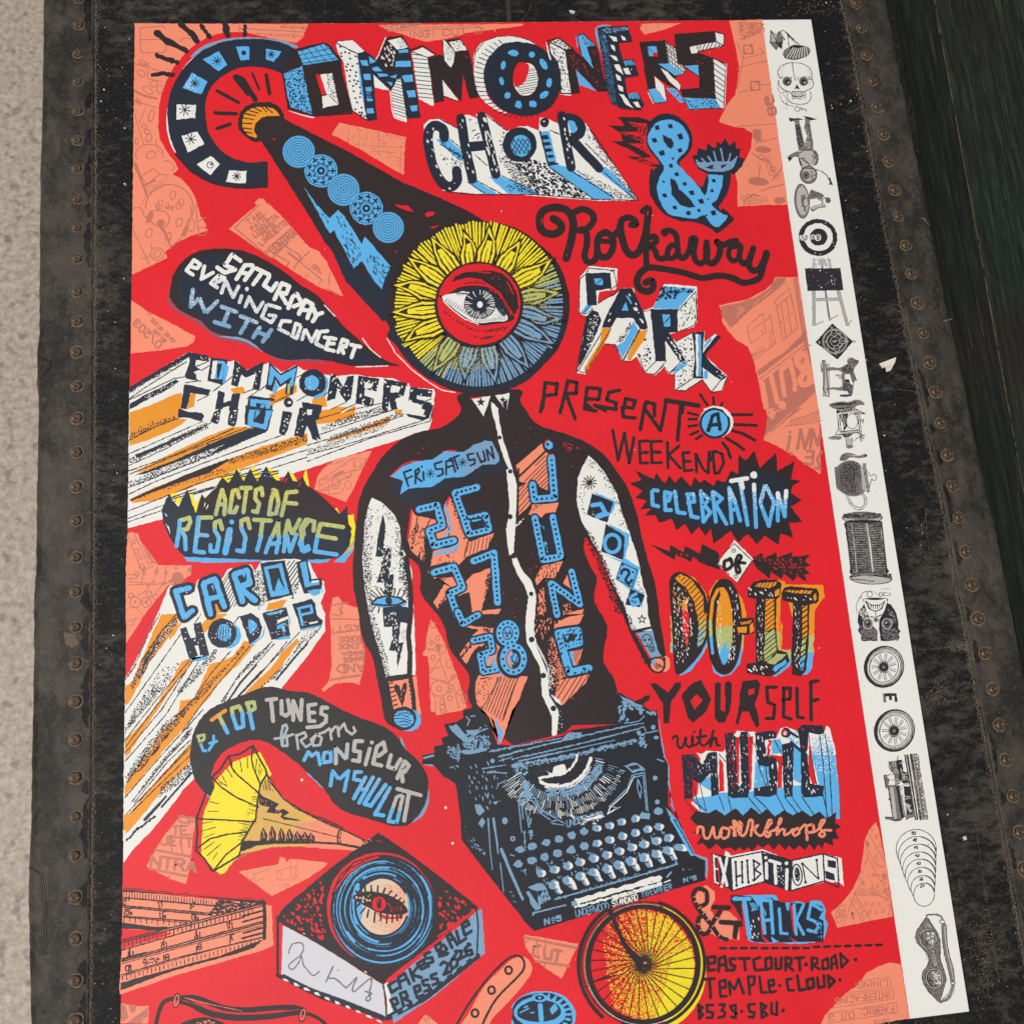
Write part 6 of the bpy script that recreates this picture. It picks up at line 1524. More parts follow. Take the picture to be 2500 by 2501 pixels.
# ---- CAROL HODGE
p = Part('carol_hodge_lettering', poster, 2, 'blue block letters CAROL HODGE with white and orange rays')
fr(250, 1000)
p.g(W, '620,1680 640,1660 850,1640 870,1690 900,1610 1080,1560 1130,1600 1180,1510 1400,1460 1440,1530 1490,1440 1720,1410 1830,1410 1950,1440 2030,1600 2090,1620 2100,1720 2060,1830 2100,1931 2100,2090 1931,2330 1550,2800 1100,3250 456,3893 236,4163 195,4063 215,2540 330,2350 520,1931')
fr(250, 1500)
p.g(W, '240,600 520,0 1931,0 2030,-200 2100,60 2090,170 1931,400 1690,690 1500,900 860,1530 560,1931 450,2060 290,2220 200,2350 210,1000')
p.s(PW, 14, '540,0 440,170 300,500 215,620', 2)
for q_ in ('500,120 560,0 700,0 720,80 600,260 430,470 370,620 240,850 215,860 215,680 280,640 400,360', '620,190 750,60 740,100 640,250', '740,460 800,420 870,430 700,640 560,850 400,1080 215,1370 215,1190 400,1000 600,720', '1010,480 1230,400 1340,250 1440,290 1390,350 1280,480 1100,640 1000,800 900,900 760,1090 600,1260 470,1430 215,1720 215,1600 330,1440 500,1250 700,960 740,820 860,800 960,580', '1340,740 1600,500 1700,350 1830,230 1850,260 1740,420 1640,560 1500,690 1360,760', '830,1210 830,1400 700,1530 520,1720 350,1931 220,2080 215,1931 400,1700 600,1470', '1030,0 1180,0 1080,80 950,180 930,100'): p.g(O, q_, 1.5)
for q_, g_ in (('600,100 720,50 690,110 450,430 280,720 260,680 380,420 480,260', None), ('520,560 690,400 740,460 600,680 400,900 215,1130 215,1080 300,900', (600, 800, 500, 560)), ('1010,380 1090,310 1060,420 860,640 700,780 720,700', None), ('1330,290 1340,330 1200,480 960,760 760,960 700,960 850,800 1040,600 1180,480', None), ('600,1010 800,880 820,900 600,1180 400,1420 230,1600 215,1540 330,1350', None), ('1600,270 1500,400 1250,640 1150,830 1120,830 1280,580 1450,380', None), ('1931,190 1830,350 1640,600 1480,700 1560,620 1760,420', None), ('830,1080 840,1120 600,1380 350,1700 330,1690 560,1380', None), ('830,1400 840,1500 700,1620 520,1740 560,1620', None), ('800,1040 860,1080 780,1180', None)):
    p.d(N, q_, 13, 7, g_, .88)
p.g(N, '600,110 700,40 660,140 480,400 330,640 380,480', 4); p.d(W, '600,110 700,40 660,140 480,400 330,640', 20, 6); p.d(O, '600,110 700,40 660,140 480,400 330,640', 16, 6, None, .8)
p.g(N, '330,1450 600,1050 720,980 560,1200 400,1420 260,1560', 5); p.d(O, '330,1450 600,1050 740,980 560,1200 400,1420 260,1560', 15, 7, None, .95)
p.s(N, 20, '1180,830 1300,650 1450,480|1280,780 1500,540|1640,620 1830,390 1931,280|560,1820 700,1660 840,1500|420,1931 600,1720'); p.s(N, 30, '400,1940 540,1790')
p.s(K, 9, '215,930 450,600 760,160|380,430 560,160 700,0|215,1190 500,820 830,430|215,1260 500,880 800,520|215,1310 560,900 850,440|215,1390 600,950 930,410|700,960 860,800 1040,540 1210,350|760,1100 960,820 1390,300|215,1730 560,1330 950,900|1120,830 1300,560 1600,260|1180,830 1340,600 1620,280|1280,780 1500,560 1740,260|1330,720 1700,340 1860,170|280,1770 600,1370 830,1130|300,1780 620,1390 830,1190|350,1760 650,1430 830,1240|215,1900 400,1700 830,1260|215,1931 500,1650 820,1340|870,90 930,0|1240,90 1290,20', .8)
fr(280, 2000)
p.g(O, '85,-40 200,-60 100,100 84,125'); p.s(K, 20, '115,205 200,110 380,-20', 2)
# top line
fr(250, 1000)
def blk(q_, w=58, ow=118):
    p.s(N, ow, q_, 1.2); p.s(B, w, q_, 1.2)
p.h(N, '1130,1560 1190,1540 1280,1850 1180,1880 1150,1700', -60, 26, 8); p.d(N, '1440,1530 1490,1500 1580,1780 1480,1900 1400,1700', 14, 7, None, .8); p.h(N, '1740,1440 1830,1420 1860,1640 1770,1680', -55, 30, 10); p.d(N, '1760,1640 1860,1640 1800,1800 1740,1760', 15, 7); p.g(O, '1560,1830 1740,1790 1700,1870 1540,1900'); p.g(O, '1050,1810 1130,1790 1170,1900 1070,1931')
blk('820,1685 690,1715 770,1960 850,1900', 50); p.d(W, '750,1700 870,1720 860,1850 800,1880', 24, 6, None, .3)
blk('960,1640 1060,1600 1150,1860|955,1650 1020,1931|985,1790 1090,1770', 52); p.g(N, '985,1690 1045,1650 1060,1740 1010,1750'); p.g(B, '1025,1670 1045,1655 1055,1720', .4)
blk('1245,1560 1360,1520 1390,1640 1280,1680|1245,1560 1320,1810|1300,1690 1440,1800', 56); p.g(N, '1285,1570 1350,1545 1365,1600 1300,1610'); p.g(B, '1320,1560 1350,1550 1340,1590', .4)
p.g(N, '1490,1450 1720,1420 1800,1750 1560,1810'); p.g(B, '1520,1490 1690,1450 1765,1740 1590,1770'); p.g(N, '1560,1510 1660,1490 1720,1690 1610,1720'); p.g(B, '1660,1590 1715,1690 1625,1710', .4)
fr(750, 1000)
p.g(N, '-100,1440 0,1400 40,1600 130,1590 150,1690 120,1720 -30,1740 -80,1600'); p.g(B, '-70,1450 -10,1430 20,1630 110,1620 115,1650 -20,1680'); p.g(W, '40,1620 110,1610 112,1625 45,1640', .4); p.g(B, '0,1710 150,1690 150,1730 60,1760')
# bottom line
fr(250, 1500)
p.g(B, '760,200 830,440 1000,390 990,420 870,450'); p.g(N, '735,140 790,120 830,230 880,220 860,90 930,75 1010,390 930,410 900,290 870,300 900,390 820,425 770,260'); p.d(W, '740,140 930,90 1000,390 830,410', 42, 6, None, .5, 1.6)
p.o(B, 1190, 200, 118, 125); p.o(N, 1130, 180, 135, 140); p.o(B, 1150, 175, 68, 82); p.d(W, '1020,80 1250,80 1260,280 1020,280', 36, 6, None, .4)
for k in range(5): p.s(N, 7, f'{1100+k*24},110 {1085+k*24},250')
p.g(B, '1380,290 1520,200 1540,100 1500,230 1400,300'); p.g(N, '1295,20 1400,-10 1480,40 1510,130 1480,220 1390,285'); p.c(B, '1375,70 1420,60 1460,110 1430,160 1390,180'); p.d(W, '1320,30 1480,50 1490,200 1400,260', 40, 6, None, .5, 1.8)
fr(420, 1340, 400 / 1092)
p.g(B, '665,600 780,560 790,600 690,610'); p.g(B, '770,430 790,480 785,520'); p.g(N, '600,430 760,390 775,450 700,480 705,500 770,470 790,578 665,608'); p.g(B, '625,435 750,405 735,425 650,445', .5); p.g(B, '700,515 745,495 760,555 735,555 730,530 700,540', .4); p.d(W, '620,430 770,400 780,570 670,600', 18, 3, None, .4, 2)
p.g(N, '800,372 930,335 955,370 965,440 985,462 1005,482 998,515 860,550 840,470'); p.s(B, 17, '840,400 925,380 935,425 870,440|845,400 870,505'); p.g(W, '910,495 975,482 970,495 920,505', .4); p.s(B, 10, '862,540 990,515'); p.d(W, '840,420 900,450 900,520 860,530', 14, 3, None, .5)
p.s(W, 8, '1010,230 990,300 975,350|1015,480 1010,540')
fr(750, 1500)
p.d(N, '0,150 140,100 90,180 -60,330 -100,300', 17, 6, None, .6)
p.s(K, 8, '130,120 0,270')
p.build()

# ---- DO-IT
p = Part('do_it_lettering', poster, 2, 'woodcut letters DO-IT shaded from orange to blue')
fr(1250, 1000)
p.g(O, '1520,1580 1600,1540 1720,1590 1830,1730 1860,1860 1880,2000 1500,2000'); p.g(OL, '1500,1960 1880,1960 1860,2180 1800,2300 1500,2300', 3); p.g(B, '1500,2230 1850,2180 1790,2330 1680,2470 1590,2510 1560,2500')
p.c(K, '1490,1600 1580,1530 1700,1590 1800,1700 1845,1850 1850,2000 1840,2150 1790,2280 1700,2400 1600,2490 1545,2490 1520,2300 1505,2000 1490,1800')
p.g(O, '1540,1590 1590,1550 1700,1610 1800,1760 1810,1931 1740,1931 1720,1820 1640,1680 1560,1620'); p.g(O, '1745,1920 1835,1920 1835,2000 1750,2000', 2); p.g(OL, '1765,1990 1835,1985 1830,2120 1790,2220 1750,2230', 2); p.d(O, '1765,1990 1835,1985 1830,2090 1765,2080', 14, 6); p.d(B, '1750,2090 1830,2080 1790,2230 1750,2260', 14, 6)
p.h(K, '1560,1570 1700,1600 1810,1760 1830,2100 1770,2240 1740,2000 1700,1760', -45, 38, 9)
p.g(O, '1605,1800 1640,1790 1660,1931 1665,2100 1650,2250 1610,2000'); p.g(RED, '1600,1880 1640,1880 1670,1931 1665,2100 1645,2240 1615,2100')
p.d(W, '1520,1620 1640,1700 1700,1850 1720,2100 1640,2400 1540,2400 1530,2000 1510,1750', 30, 4.5, None, .6, 3.4, 80, 12); p.d(O, '1520,1620 1640,1700 1700,1850 1700,1950 1520,1950', 30, 4.5, None, .6, 3.4, 75, 12)
fr(1750, 1000)
p.g(O, '-70,1720 0,1610 140,1650 240,1790 280,1931 250,2060 -70,2060'); p.g(OL, '-80,2050 250,2050 250,2180 240,2300 -70,2280', 3); p.g(B, '-70,2260 245,2260 220,2400 130,2500 40,2520 -30,2480')
p.ring(K, 70, 2050, 125, 90, 410)
p.s(O, 30, '10,1700 -40,1800 -60,2000'); p.s(OL, 30, '-62,2000 -55,2150'); p.s(B, 28, '-55,2150 -40,2300'); p.s(K, 10, '-85,1760 -90,2100 -60,2350 0,2470', 2)
p.g(O, '20,1680 70,1680 90,1800 100,2030 60,2080 60,1850'); p.g(OL, '65,2060 105,2020 95,2200 70,2250', 2); p.g(B, '60,2220 100,2190 80,2380 40,2400')
p.d(W, '120,1660 200,1760 220,2050 170,2350 90,2440 150,2050', 30, 4.5, None, .6, 3.4, 85, 12); p.d(W, '10,1740 40,1740 40,2250 10,2350 -10,2000', 30, 4.5, None, .6, 3.4, 85, 12)
p.g(K, '170,1975 350,1965 350,2110 280,2130 180,2110'); p.g(O, '215,2010 330,1990 320,2020 230,2030'); p.g(O, '190,2055 280,2052 280,2108 200,2106'); p.g(O, '310,2040 345,2010 345,2090 310,2110'); p.h(K, '215,2010 330,1990 320,2020 230,2030', -60, 20, 6)
p.g(O, '370,1610 560,1605 640,1620 650,1680 600,1780 600,1931 590,2060 610,2260 680,2270 690,2300 560,2300 440,2200'); p.g(OL, '440,2170 590,2100 615,2260 700,2270 690,2390 540,2390', 3); p.g(B, '520,2420 700,2350 690,2420 560,2520 520,2510')
p.g(K, '290,1700 340,1640 400,1605 560,1605 610,1640 600,1720 590,1770 560,1790 555,2050 575,2270 660,2290 685,2380 540,2510 480,2520 280,2490 280,2400 370,2390 360,2000 370,1790 290,1770')
p.g(O, '360,1670 390,1640 570,1625 550,1660 500,1690'); p.h(K, '360,1670 390,1640 570,1625 550,1660 500,1690', -60, 30, 8); p.g(O, '545,1710 595,1690 590,1750 545,1770')
p.g(O, '460,1790 540,1790 540,2060 450,2100'); p.g(OL, '450,2110 540,2070 560,2280 480,2380 440,2380', 2); p.h(K, '460,1790 540,1790 560,2280 440,2380', -38, 36, 9)
p.g(OL, '465,2390 570,2300 650,2310 550,2410', 2); p.g(B, '520,2450 640,2360 660,2390 550,2480', 2); p.d(W, '300,1690 540,1690 540,1780 300,1760', 30, 7, None, .5, 2.6, 60, 20); p.d(W, '380,1800 440,1800 430,2380 380,2380', 28, 4.5, None, .6, 3.2, 85, 10); p.d(W, '290,2420 500,2420 500,2500 300,2480', 36, 7, None, .4, 2.4, 50, 20)
p.g(O, '640,1650 1000,1655 1015,1770 950,1850 925,1900 915,2150 720,2000'); p.g(OL, '720,2130 915,2120 912,2320 720,2320', 3); p.g(B, '720,2290 910,2290 900,2440 850,2500 750,2510'); p.g(O, '600,2000 620,2050 610,2270 590,2260', 2)
p.g(K, '605,1740 640,1680 700,1670 940,1690 965,1740 955,1810 930,1830 870,1840 865,2180 840,2460 790,2515 710,2500 700,2350 715,2000 720,1830 620,1800')
p.g(O, '640,1720 660,1705 900,1710 890,1740 760,1735'); p.h(K, '640,1720 660,1705 900,1710 890,1740 760,1735', -55, 32, 8); p.g(O, '910,1750 935,1730 940,1790 915,1810'); p.g(O, '805,1850 850,1850 850,2160 805,2180'); p.g(OL, '800,2180 840,2160 830,2340 790,2350', 2); p.g(B, '785,2350 830,2340 810,2460 780,2460'); p.h(K, '805,1850 850,1850 840,2300 800,2460 780,2450', -38, 40, 14)
p.d(W, '630,1760 880,1760 900,1800 700,1810', 30, 7, None, .5, 2.6, 30, 15); p.d(W, '730,1850 790,1850 780,2440 720,2440', 28, 4.5, None, .6, 3.2, 88, 10)
p.build()
# ---- YOURSELF with MUSIC
p = Part('yourself_lettering', poster, 2, 'brown hand letters YOURSELF with')
fr(1250, 1500)
p.g(K, '1300,655 1350,650 1470,740 1540,650 1590,640 1595,690 1500,830 1480,1030 1430,1035 1420,840'); p.g(K, '1600,760 1690,660 1780,620 1880,800 1830,920 1710,1030 1660,980 1620,850'); p.g(RED, '1680,820 1740,755 1800,815 1720,905')
fr(1750, 1500)
p.g(K, '-20,660 10,640 40,650 35,900 80,930 75,650 110,625 145,660 130,900 80,1020 20,1030 -20,980'); p.g(K, '240,630 380,620 410,660 390,760 360,850 400,1000 400,1060 375,1075 340,1010 300,920 240,920 200,1050 175,1030 215,850 215,760'); p.g(RED, '298,715 355,695 350,750 300,765')
p.s(K, 34, '560,690 470,690 480,830 545,860 535,985 465,985|620,810 690,800 695,700 630,700 630,970 700,990|755,700 760,970 815,980|890,1000 885,640 955,630|890,820 955,805')
fr(1250, 1500)
p.q(K, 26, '1515,1175 1540,1150 1560,1170 1560,1230 1590,1265 1620,1230 1640,1165 1640,1230 1680,1255 1700,1220 1700,1150 1700,1210 1720,1240 1760,1210 1770,1160|1780,1090 1770,1200 1800,1240 1840,1220 1870,1180|1740,1165 1830,1150|1900,1100 1880,1180 1870,1250 1890,1190 1920,1170 1930,1230 1960,1240'); p.o(K, 1718, 1112, 13)
p.build()
p = Part('music_lettering', poster, 2, 'dark hatched letters MUSIC on a white and blue shadow')
fr(1750, 1500)
p.g(W, '-150,1330 -100,1290 60,1300 190,1100 280,1110 340,1110 560,1170 600,1080 650,1060 760,1110 900,1120 1010,1120 1035,1050 1070,1090 1120,1300 1150,1600 1160,1931 -80,1931 -230,1740 -180,1700')
p.g(RED, '170,1160 215,1160 210,1600 180,1600'); p.g(RED, '290,1160 340,1150 325,1660 290,1660'); p.g(RED, '480,1180 520,1190 500,1330 620,1340 610,1660 570,1660 580,1400 470,1340'); p.g(RED, '870,1150 890,1280 930,1560 940,1600 900,1610 860,1500'); p.g(RED, '20,1350 60,1400 70,1670 20,1680')
p.g(B, '370,1310 480,1400 500,1620 350,1640'); p.g(B, '520,1190 600,1180 640,1300 520,1330'); p.g(B, '-230,1790 -70,1720 0,1690 350,1670 600,1640 900,1600 1000,1710 1060,1931 -100,1931'); p.g(B, '720,1210 800,1300 790,1600 720,1560'); p.g(B, '890,1330 1110,1330 1150,1640 1160,1931 1040,1931 960,1600 930,1480')
p.d(B, '890,1140 1060,1140 1110,1330 900,1330', 13, 7, (1000, 1340, 960, 1130), .95); p.d(B, '620,1110 760,1110 790,1300 720,1250', 14, 7, None, .7); p.s(B, 22, '700,1190 770,1280'); p.d(W, '900,1340 1120,1340 1120,1500 930,1500', 15, 6, None, .35)
fr(1250, 1500)
p.g(B, '1760,1600 1870,1530 1880,1720 1700,1740 1740,1850 1850,1880 1900,1931 1931,1931 1931,1690 1900,1680'); p.g(W, '1740,1310 1810,1330 1790,1380'); p.g(RED, '1640,1760 1700,1750 1790,1860 1740,1880', 2); p.s(W, 20, '1700,1780 1790,1870')
p.g(N, '1600,1330 1720,1320 1790,1420 1850,1310 1931,1300 1950,1700 1880,1720 1870,1500 1780,1600 1700,1560 1700,1740 1625,1745'); p.d(RED, '1610,1340 1720,1330 1780,1430 1690,1540 1690,1730 1630,1730', 28, 4.5, None, .4, 3, 80, 15); p.d(W, '1720,1420 1931,1330 1931,1680 1890,1680 1870,1480 1770,1560', 30, 4, None, .35, 3, 75, 15)
p.s(K, 8, '1625,1745 1740,1890|1700,1745 1830,1860|1690,1560 1780,1870|1770,1600 1830,1860')
fr(1750, 1500)
p.g(N, '75,1130 150,1115 175,1170 195,1600 215,1630 230,1600 215,1160 225,1105 290,1110 310,1640 290,1730 150,1735 105,1710'); p.g(N, '360,1120 500,1100 560,1110 560,1170 450,1190 470,1330 560,1360 575,1480 565,1700 500,1725 350,1715 345,1640 490,1620 490,1440 390,1430 370,1300'); p.g(N, '615,1230 700,1210 725,1230 715,1720 640,1730 625,1600'); p.g(N, '760,1080 810,1045 1000,1050 1010,1130 960,1140 870,1120 850,1300 880,1600 1010,1620 1000,1720 820,1730 795,1690 790,1300')
p.s(N, 24, '640,1080 760,1160|700,1210 800,1300'); p.o(N, 650, 1120, 46, 48); p.o(RED, 640, 1120, 26, 30); p.o(W, 645, 1125, 18); p.o(N, 650, 1125, 8)
p.d(RED, '90,1140 160,1130 180,1600 150,1700 110,1690', 28, 4.5, None, .35, 3.2, 85, 12); p.d(W, '100,1140 290,1130 300,1700 120,1700', 30, 4, None, .3, 3, 85, 12); p.d(W, '370,1130 550,1120 560,1700 360,1700', 38, 6, None, .4, 2.6, 75, 12); p.d(W, '625,1240 710,1230 710,1700 640,1710', 26, 4.5, None, .45, 3, 85, 8); p.d(RED, '780,1070 990,1060 860,1120 820,1300', 36, 6, None, .4, 2.6, 30, 20); p.d(W, '800,1280 850,1300 870,1620 1000,1640 990,1710 820,1710', 36, 6, None, .45, 2.6, 80, 15)
p.s(K, 9, '165,1150 220,1220|290,1120 370,1260|540,1180 610,1320|480,1340 620,1420|390,1430 470,1640|460,1440 480,1620|970,1150 1000,1400 1040,1931|1020,1130 1060,1400 1090,1931|880,1290 940,1610|20,1720 70,1850|105,1720 140,1860|290,1720 420,1880|350,1720 430,1790 560,1931|560,1700 650,1870|640,1730 760,1880|710,1730 830,1900|800,1720 920,1900|1000,1700 1050,1931|20,1320 80,1390')
p.s(PW, 10, '1120,1330 1155,1640 1165,1931')
p.build()

# ---- top tunes speech cloud
TD = mat('charcoal_ink', (44, 42, 43), var=.12)
p = Part('top_tunes_balloon', poster, 2, 'long dark speech cloud with the words top tunes from Monsieur McHulot')
fr(250, 1500)
p.c(B, '1060,1560 1015,1480 1020,1400 1060,1300 1150,1210 1280,1150 1420,1130 1550,1190 1700,1290 1900,1360 1900,1300 1400,1050 1050,1200 950,1400', .5)
p.c(B, '970,1690 1100,1790 1200,1820 1050,1650', .4)
fr(750, 1500)
p.c(G, '880,1180 960,1350 1100,1500 1150,1700 1120,1850 1050,1931 950,1900', .4); p.c(B, '0,1500 60,1560 150,1640 130,1540', .4)
fr(250, 1500)
p.c(TD, '860,1530 830,1400 828,1300 850,1150 900,1030 1000,910 1150,830 1340,760 1480,700 1600,685 1750,720 1931,740 2050,790 2200,870 2400,970 2600,1040 2760,1140 2860,1280 2990,1400 3060,1520 3070,1680 3030,1820 2950,1931 2850,2000 2700,1990 2500,1931 2300,1870 2180,1780 2080,1640 1931,1490 1800,1380 1650,1270 1520,1200 1400,1190 1250,1240 1120,1320 1050,1430 1030,1530 1060,1640 1120,1750 1200,1820 1080,1760 960,1680 900,1610')
p.rec = []
def tl(q_, m, w=38): p.s(m, w, q_)
tl('1030,1000 1160,910', O, 34); tl('1100,960 1180,1120', B); tl('1100,960 1140,1040|1230,960 1220,890 1290,870 1320,930', OL); tl('1230,960 1270,1080 1330,1060 1320,930', B); tl('1380,880 1360,840 1430,830 1440,890 1380,930|1370,840 1390,930', OL, 36); tl('1390,930 1420,1080', B)
tl('920,1210 900,1150 960,1140 960,1180 920,1210 930,1230', OL, 26); tl('930,1230 950,1290 1000,1290 1050,1220 1050,1150|1010,1220 1080,1200', B, 26)
tl('1550,810 1640,800|1590,810 1610,1010|1690,820 1690,940 1730,960 1770,930 1750,810|1800,1000 1800,820 1870,1000 1880,810', GL)
fr(750, 1500)
tl('80,850 10,860 20,1010 70,1010|15,930 70,930|190,885 140,880 130,940 180,960 175,1020 120,1060 0,1070', GL, 36)
tl('-30,1380 10,1300 40,1340 100,1300 120,1420', B, 34); tl('150,1400 160,1310 220,1300 225,1390 150,1400', B, 34); tl('270,1410 270,1260 370,1370 380,1230|520,1200 450,1200 440,1290 500,1300 490,1390 430,1380|590,1270 550,1420|670,1340 740,1290 720,1210 660,1250 620,1410 700,1430|790,1330 760,1440 830,1460 880,1370|850,1550 920,1390 960,1430 920,1490 880,1470|890,1480 900,1580', GL, 38); p.o(GL, 610, 1212, 20)
tl('220,1620 240,1480 300,1560 390,1480 350,1670|510,1490 450,1490 440,1560 500,1570', B, 34); tl('440,1740 550,1540|490,1780 620,1540|500,1650 560,1660|680,1560 540,1790 600,1810 740,1610|780,1640 640,1890 720,1900', B, 38); tl('845,1720 905,1710 845,1965 765,1955 845,1720', GL, 34); tl('765,1955 800,1840|765,1955 845,1965 870,1870', B, 34); tl('850,1650 1070,1710|960,1690 915,1950', GL, 38)
p.d(B, '240,1270 420,1230 420,1390 240,1420', 13, 5, None, .5, on=True); p.d(GL, '420,1480 800,1560 760,1760 480,1640', 13, 5, None, .5, on=True); p.d(GL, '-30,1290 230,1290 230,1420 -30,1420', 14, 5, None, .35, on=True); 
fr(250, 1500)
fr(560, 1660, 340 / 1092)
p.rec = []
tl('355,465 430,455 500,430|415,520 405,440 420,365 445,355 455,385 425,450 415,520 455,520 450,440', GL, 20); tl('525,435 540,545|525,440 590,415 605,445 560,480 600,530 650,500 680,430', GL, 20)
tl('690,430 640,470 660,520 710,515 725,460 690,430 750,410 790,380 800,470|800,410 830,370 850,370 860,445|855,400 900,345 920,400 960,430 990,405 975,375', GL, 20)
p.d(B, '350,340 470,340 470,530 350,530', 6, 2.6, None, .5, on=True); p.d(B, '500,480 740,470 740,560 500,560', 6, 2.6, None, .5, on=True)
p.build()
# ---- salmon scraps of the lower poster
def d13(p):
    fr(280, 2000)
    p.g(SAL, '600,-10 770,-10 740,160 720,350 700,500 670,618 560,580 340,475 300,445 380,300 480,140 560,50')
    p.t(LIN, 22, 'TE', 545, 150, 680, 150, 0, -80); p.t(LIN, 24, 'JETT', 440, 245, 730, 265, 0, -80); p.t(LIN, 30, 'NTRA', 340, 450, 760, 500, 10, -100); p.t(LIN, 22, 'CF', 610, 30, 770, 60, 0, -60)
    p.s(LIN, 26, '385,295 720,360|330,470 690,545'); p.s(LIN, 16, '540,150 540,300|630,250 640,330|515,540 515,570|670,150 740,150')
salmon(d13, 'salmon scrap of pattern lettering left of the gramophone horn')
def d14(p):
    fr(280, 2000)
    p.g(SAL, '1165,500 1540,430 1560,360 1600,370 1620,410 1650,375 1928,405 2010,415 1990,445 1830,560 1480,730 1320,610')
    p.s(LIN, 5, '1310,500 1330,600 1400,560|1310,530 1460,470 1470,430|1525,500 1570,480 1575,580 1530,570 1525,500|1570,480 1700,450 1710,560 1580,580|1660,380 1665,560|1720,390 1725,540 1680,570|1720,550 1750,590|1550,630 1640,615 1640,640 1560,650|1250,500 1260,580 1330,560')
salmon(d14, 'salmon scrap of a technical sketch above the record box')
def d15(p):
    fr(280, 2000)
    p.g(SAL, '60,1745 240,1770 320,1765 315,1931 55,1931'); p.g(LIN, '130,1750 210,1765 190,1830 150,1830', 0); p.g(LIN, '310,1780 315,1860 250,1931 110,1931', 0); p.g(LIN, '60,1750 100,1760 130,1880 60,1920', 0)
    p.h(SAL, '250,1870 312,1870 312,1931 250,1931', -50, 10, 4)
salmon(d15, 'small salmon scrap at the lower left edge')
def d16(p):
    fr(1280, 2000)
    p.g(SAL, '0,1095 510,1180 490,1230 350,1512 230,1430 90,1320 10,1210'); p.s(LIN, 26, '0,1120 490,1220|110,1345 420,1390'); p.s(LIN, 14, '110,1130 130,1280|205,1130 200,1220|190,1370 190,1410|0,1170 50,1140')
    p.s(LIN, 30, '150,1200 90,1210 80,1290 140,1310|190,1220 190,1320 245,1320|260,1250 250,1330|280,1240 350,1250|320,1245 300,1350')
    fr(780, 2000)
    
salmon(d16, 'salmon scrap reading cut beside the bicycle wheel')
def d17(p):
    fr(1780, 2000)
    p.g(SAL, '1385,30 1410,110 1480,440 1545,920 1020,1030 960,880 1040,820 1170,660 1240,500 1280,200 1330,90')
    p.s(LIN, 7, '1310,130 1470,410|1290,260 1390,440 1470,460|1390,380 1400,450|1280,300 1530,790|1300,520 1400,720 1520,770|1240,610 1190,720 1420,720 1500,650|1190,720 1340,960|1130,740 1260,975|1200,660 1080,1010|1530,800 1500,920|1430,590 1500,560|1340,530 1400,540 1420,520|1420,720 1400,700 1430,660')
    for x, y in ((1350, 100), (1390, 170), (1430, 250), (1385, 350), (1280, 430), (1300, 390), (1360, 530), (1470, 610), (1400, 640), (1255, 690), (1345, 680), (1490, 680), (1195, 780), (1230, 840), (1290, 805), (1350, 815), (1410, 810), (1325, 880), (1385, 880), (1450, 870), (1515, 820), (1480, 760), (1255, 500), (1230, 560)): p.ring(LIN, x, y, 12, 6, 18, 10)
    for x, y in ((1255, 690), (1345, 680), (1490, 690)): p.ring(LIN, x, y, 34, 6, 30)
    p.ring(LIN, 1050, 900, 40, 7, 85, 15); p.ring(LIN, 1050, 900, 16, 7, 40, 15); p.s(LIN, 7, '1000,950 1100,850|1010,870 1090,930'); p.ring(LIN, 1275, 900, 26, 7, 34)
    p.t(LIN, 8, '189', 1325, 270, 1310, 205, -26, 4); p.t(LIN, 9, '52', 1475, 560, 1470, 520, -28, 4); p.t(LIN, 9, '48', 1185, 950, 1175, 885, -26, 4); p.t(LIN, 8, '10', 1280, 625, 1270, 585, -28, 4)
salmon(d17, 'salmon scrap of watch parts beside the white margin')
def d18(p):
    fr(1780, 2000)
    p.g(SAL, '1620,1375 1700,1885 1190,1970 840,1990 900,1860 960,1790 1100,1650 1200,1580 1300,1450 1420,1390 1520,1355'); p.s(LIN, 7, '1230,1530 1510,1495 1530,1585 1110,1645|1080,1670 1540,1605 1555,1700 950,1790|930,1840 1575,1735 1590,1830 940,1930 930,1840')
    p.t(LIN, 11, 'LINING:', 1490, 1520, 1180, 1545, 4, 58); p.t(LIN, 11, 'INTERFACING', 1515, 1630, 1000, 1695, 4, 58); p.t(LIN, 11, 'FABRIC:', 1550, 1765, 1230, 1795, 6, 62); p.t(LIN, 11, 'CUT', 1175, 1820, 1045, 1835, 6, 62); p.t(LIN, 11, '2', 985, 1845, 945, 1850, 6, 52); p.t(LIN, 9, 'LATO', 1500, 1890, 1370, 1905, 4, 40)
salmon(d18, 'salmon patch of upside down sewing words at the lower right')

def d19(p):
    fr(780, 2000)
    p.g(SAL, '1000,1850 1110,1931 1120,1990 900,1990 930,1931'); p.t(LIN, 10, 'TA', 1000, 1931, 1050, 1880, -20, -30)
salmon(d19, 'small salmon scrap below the record box')
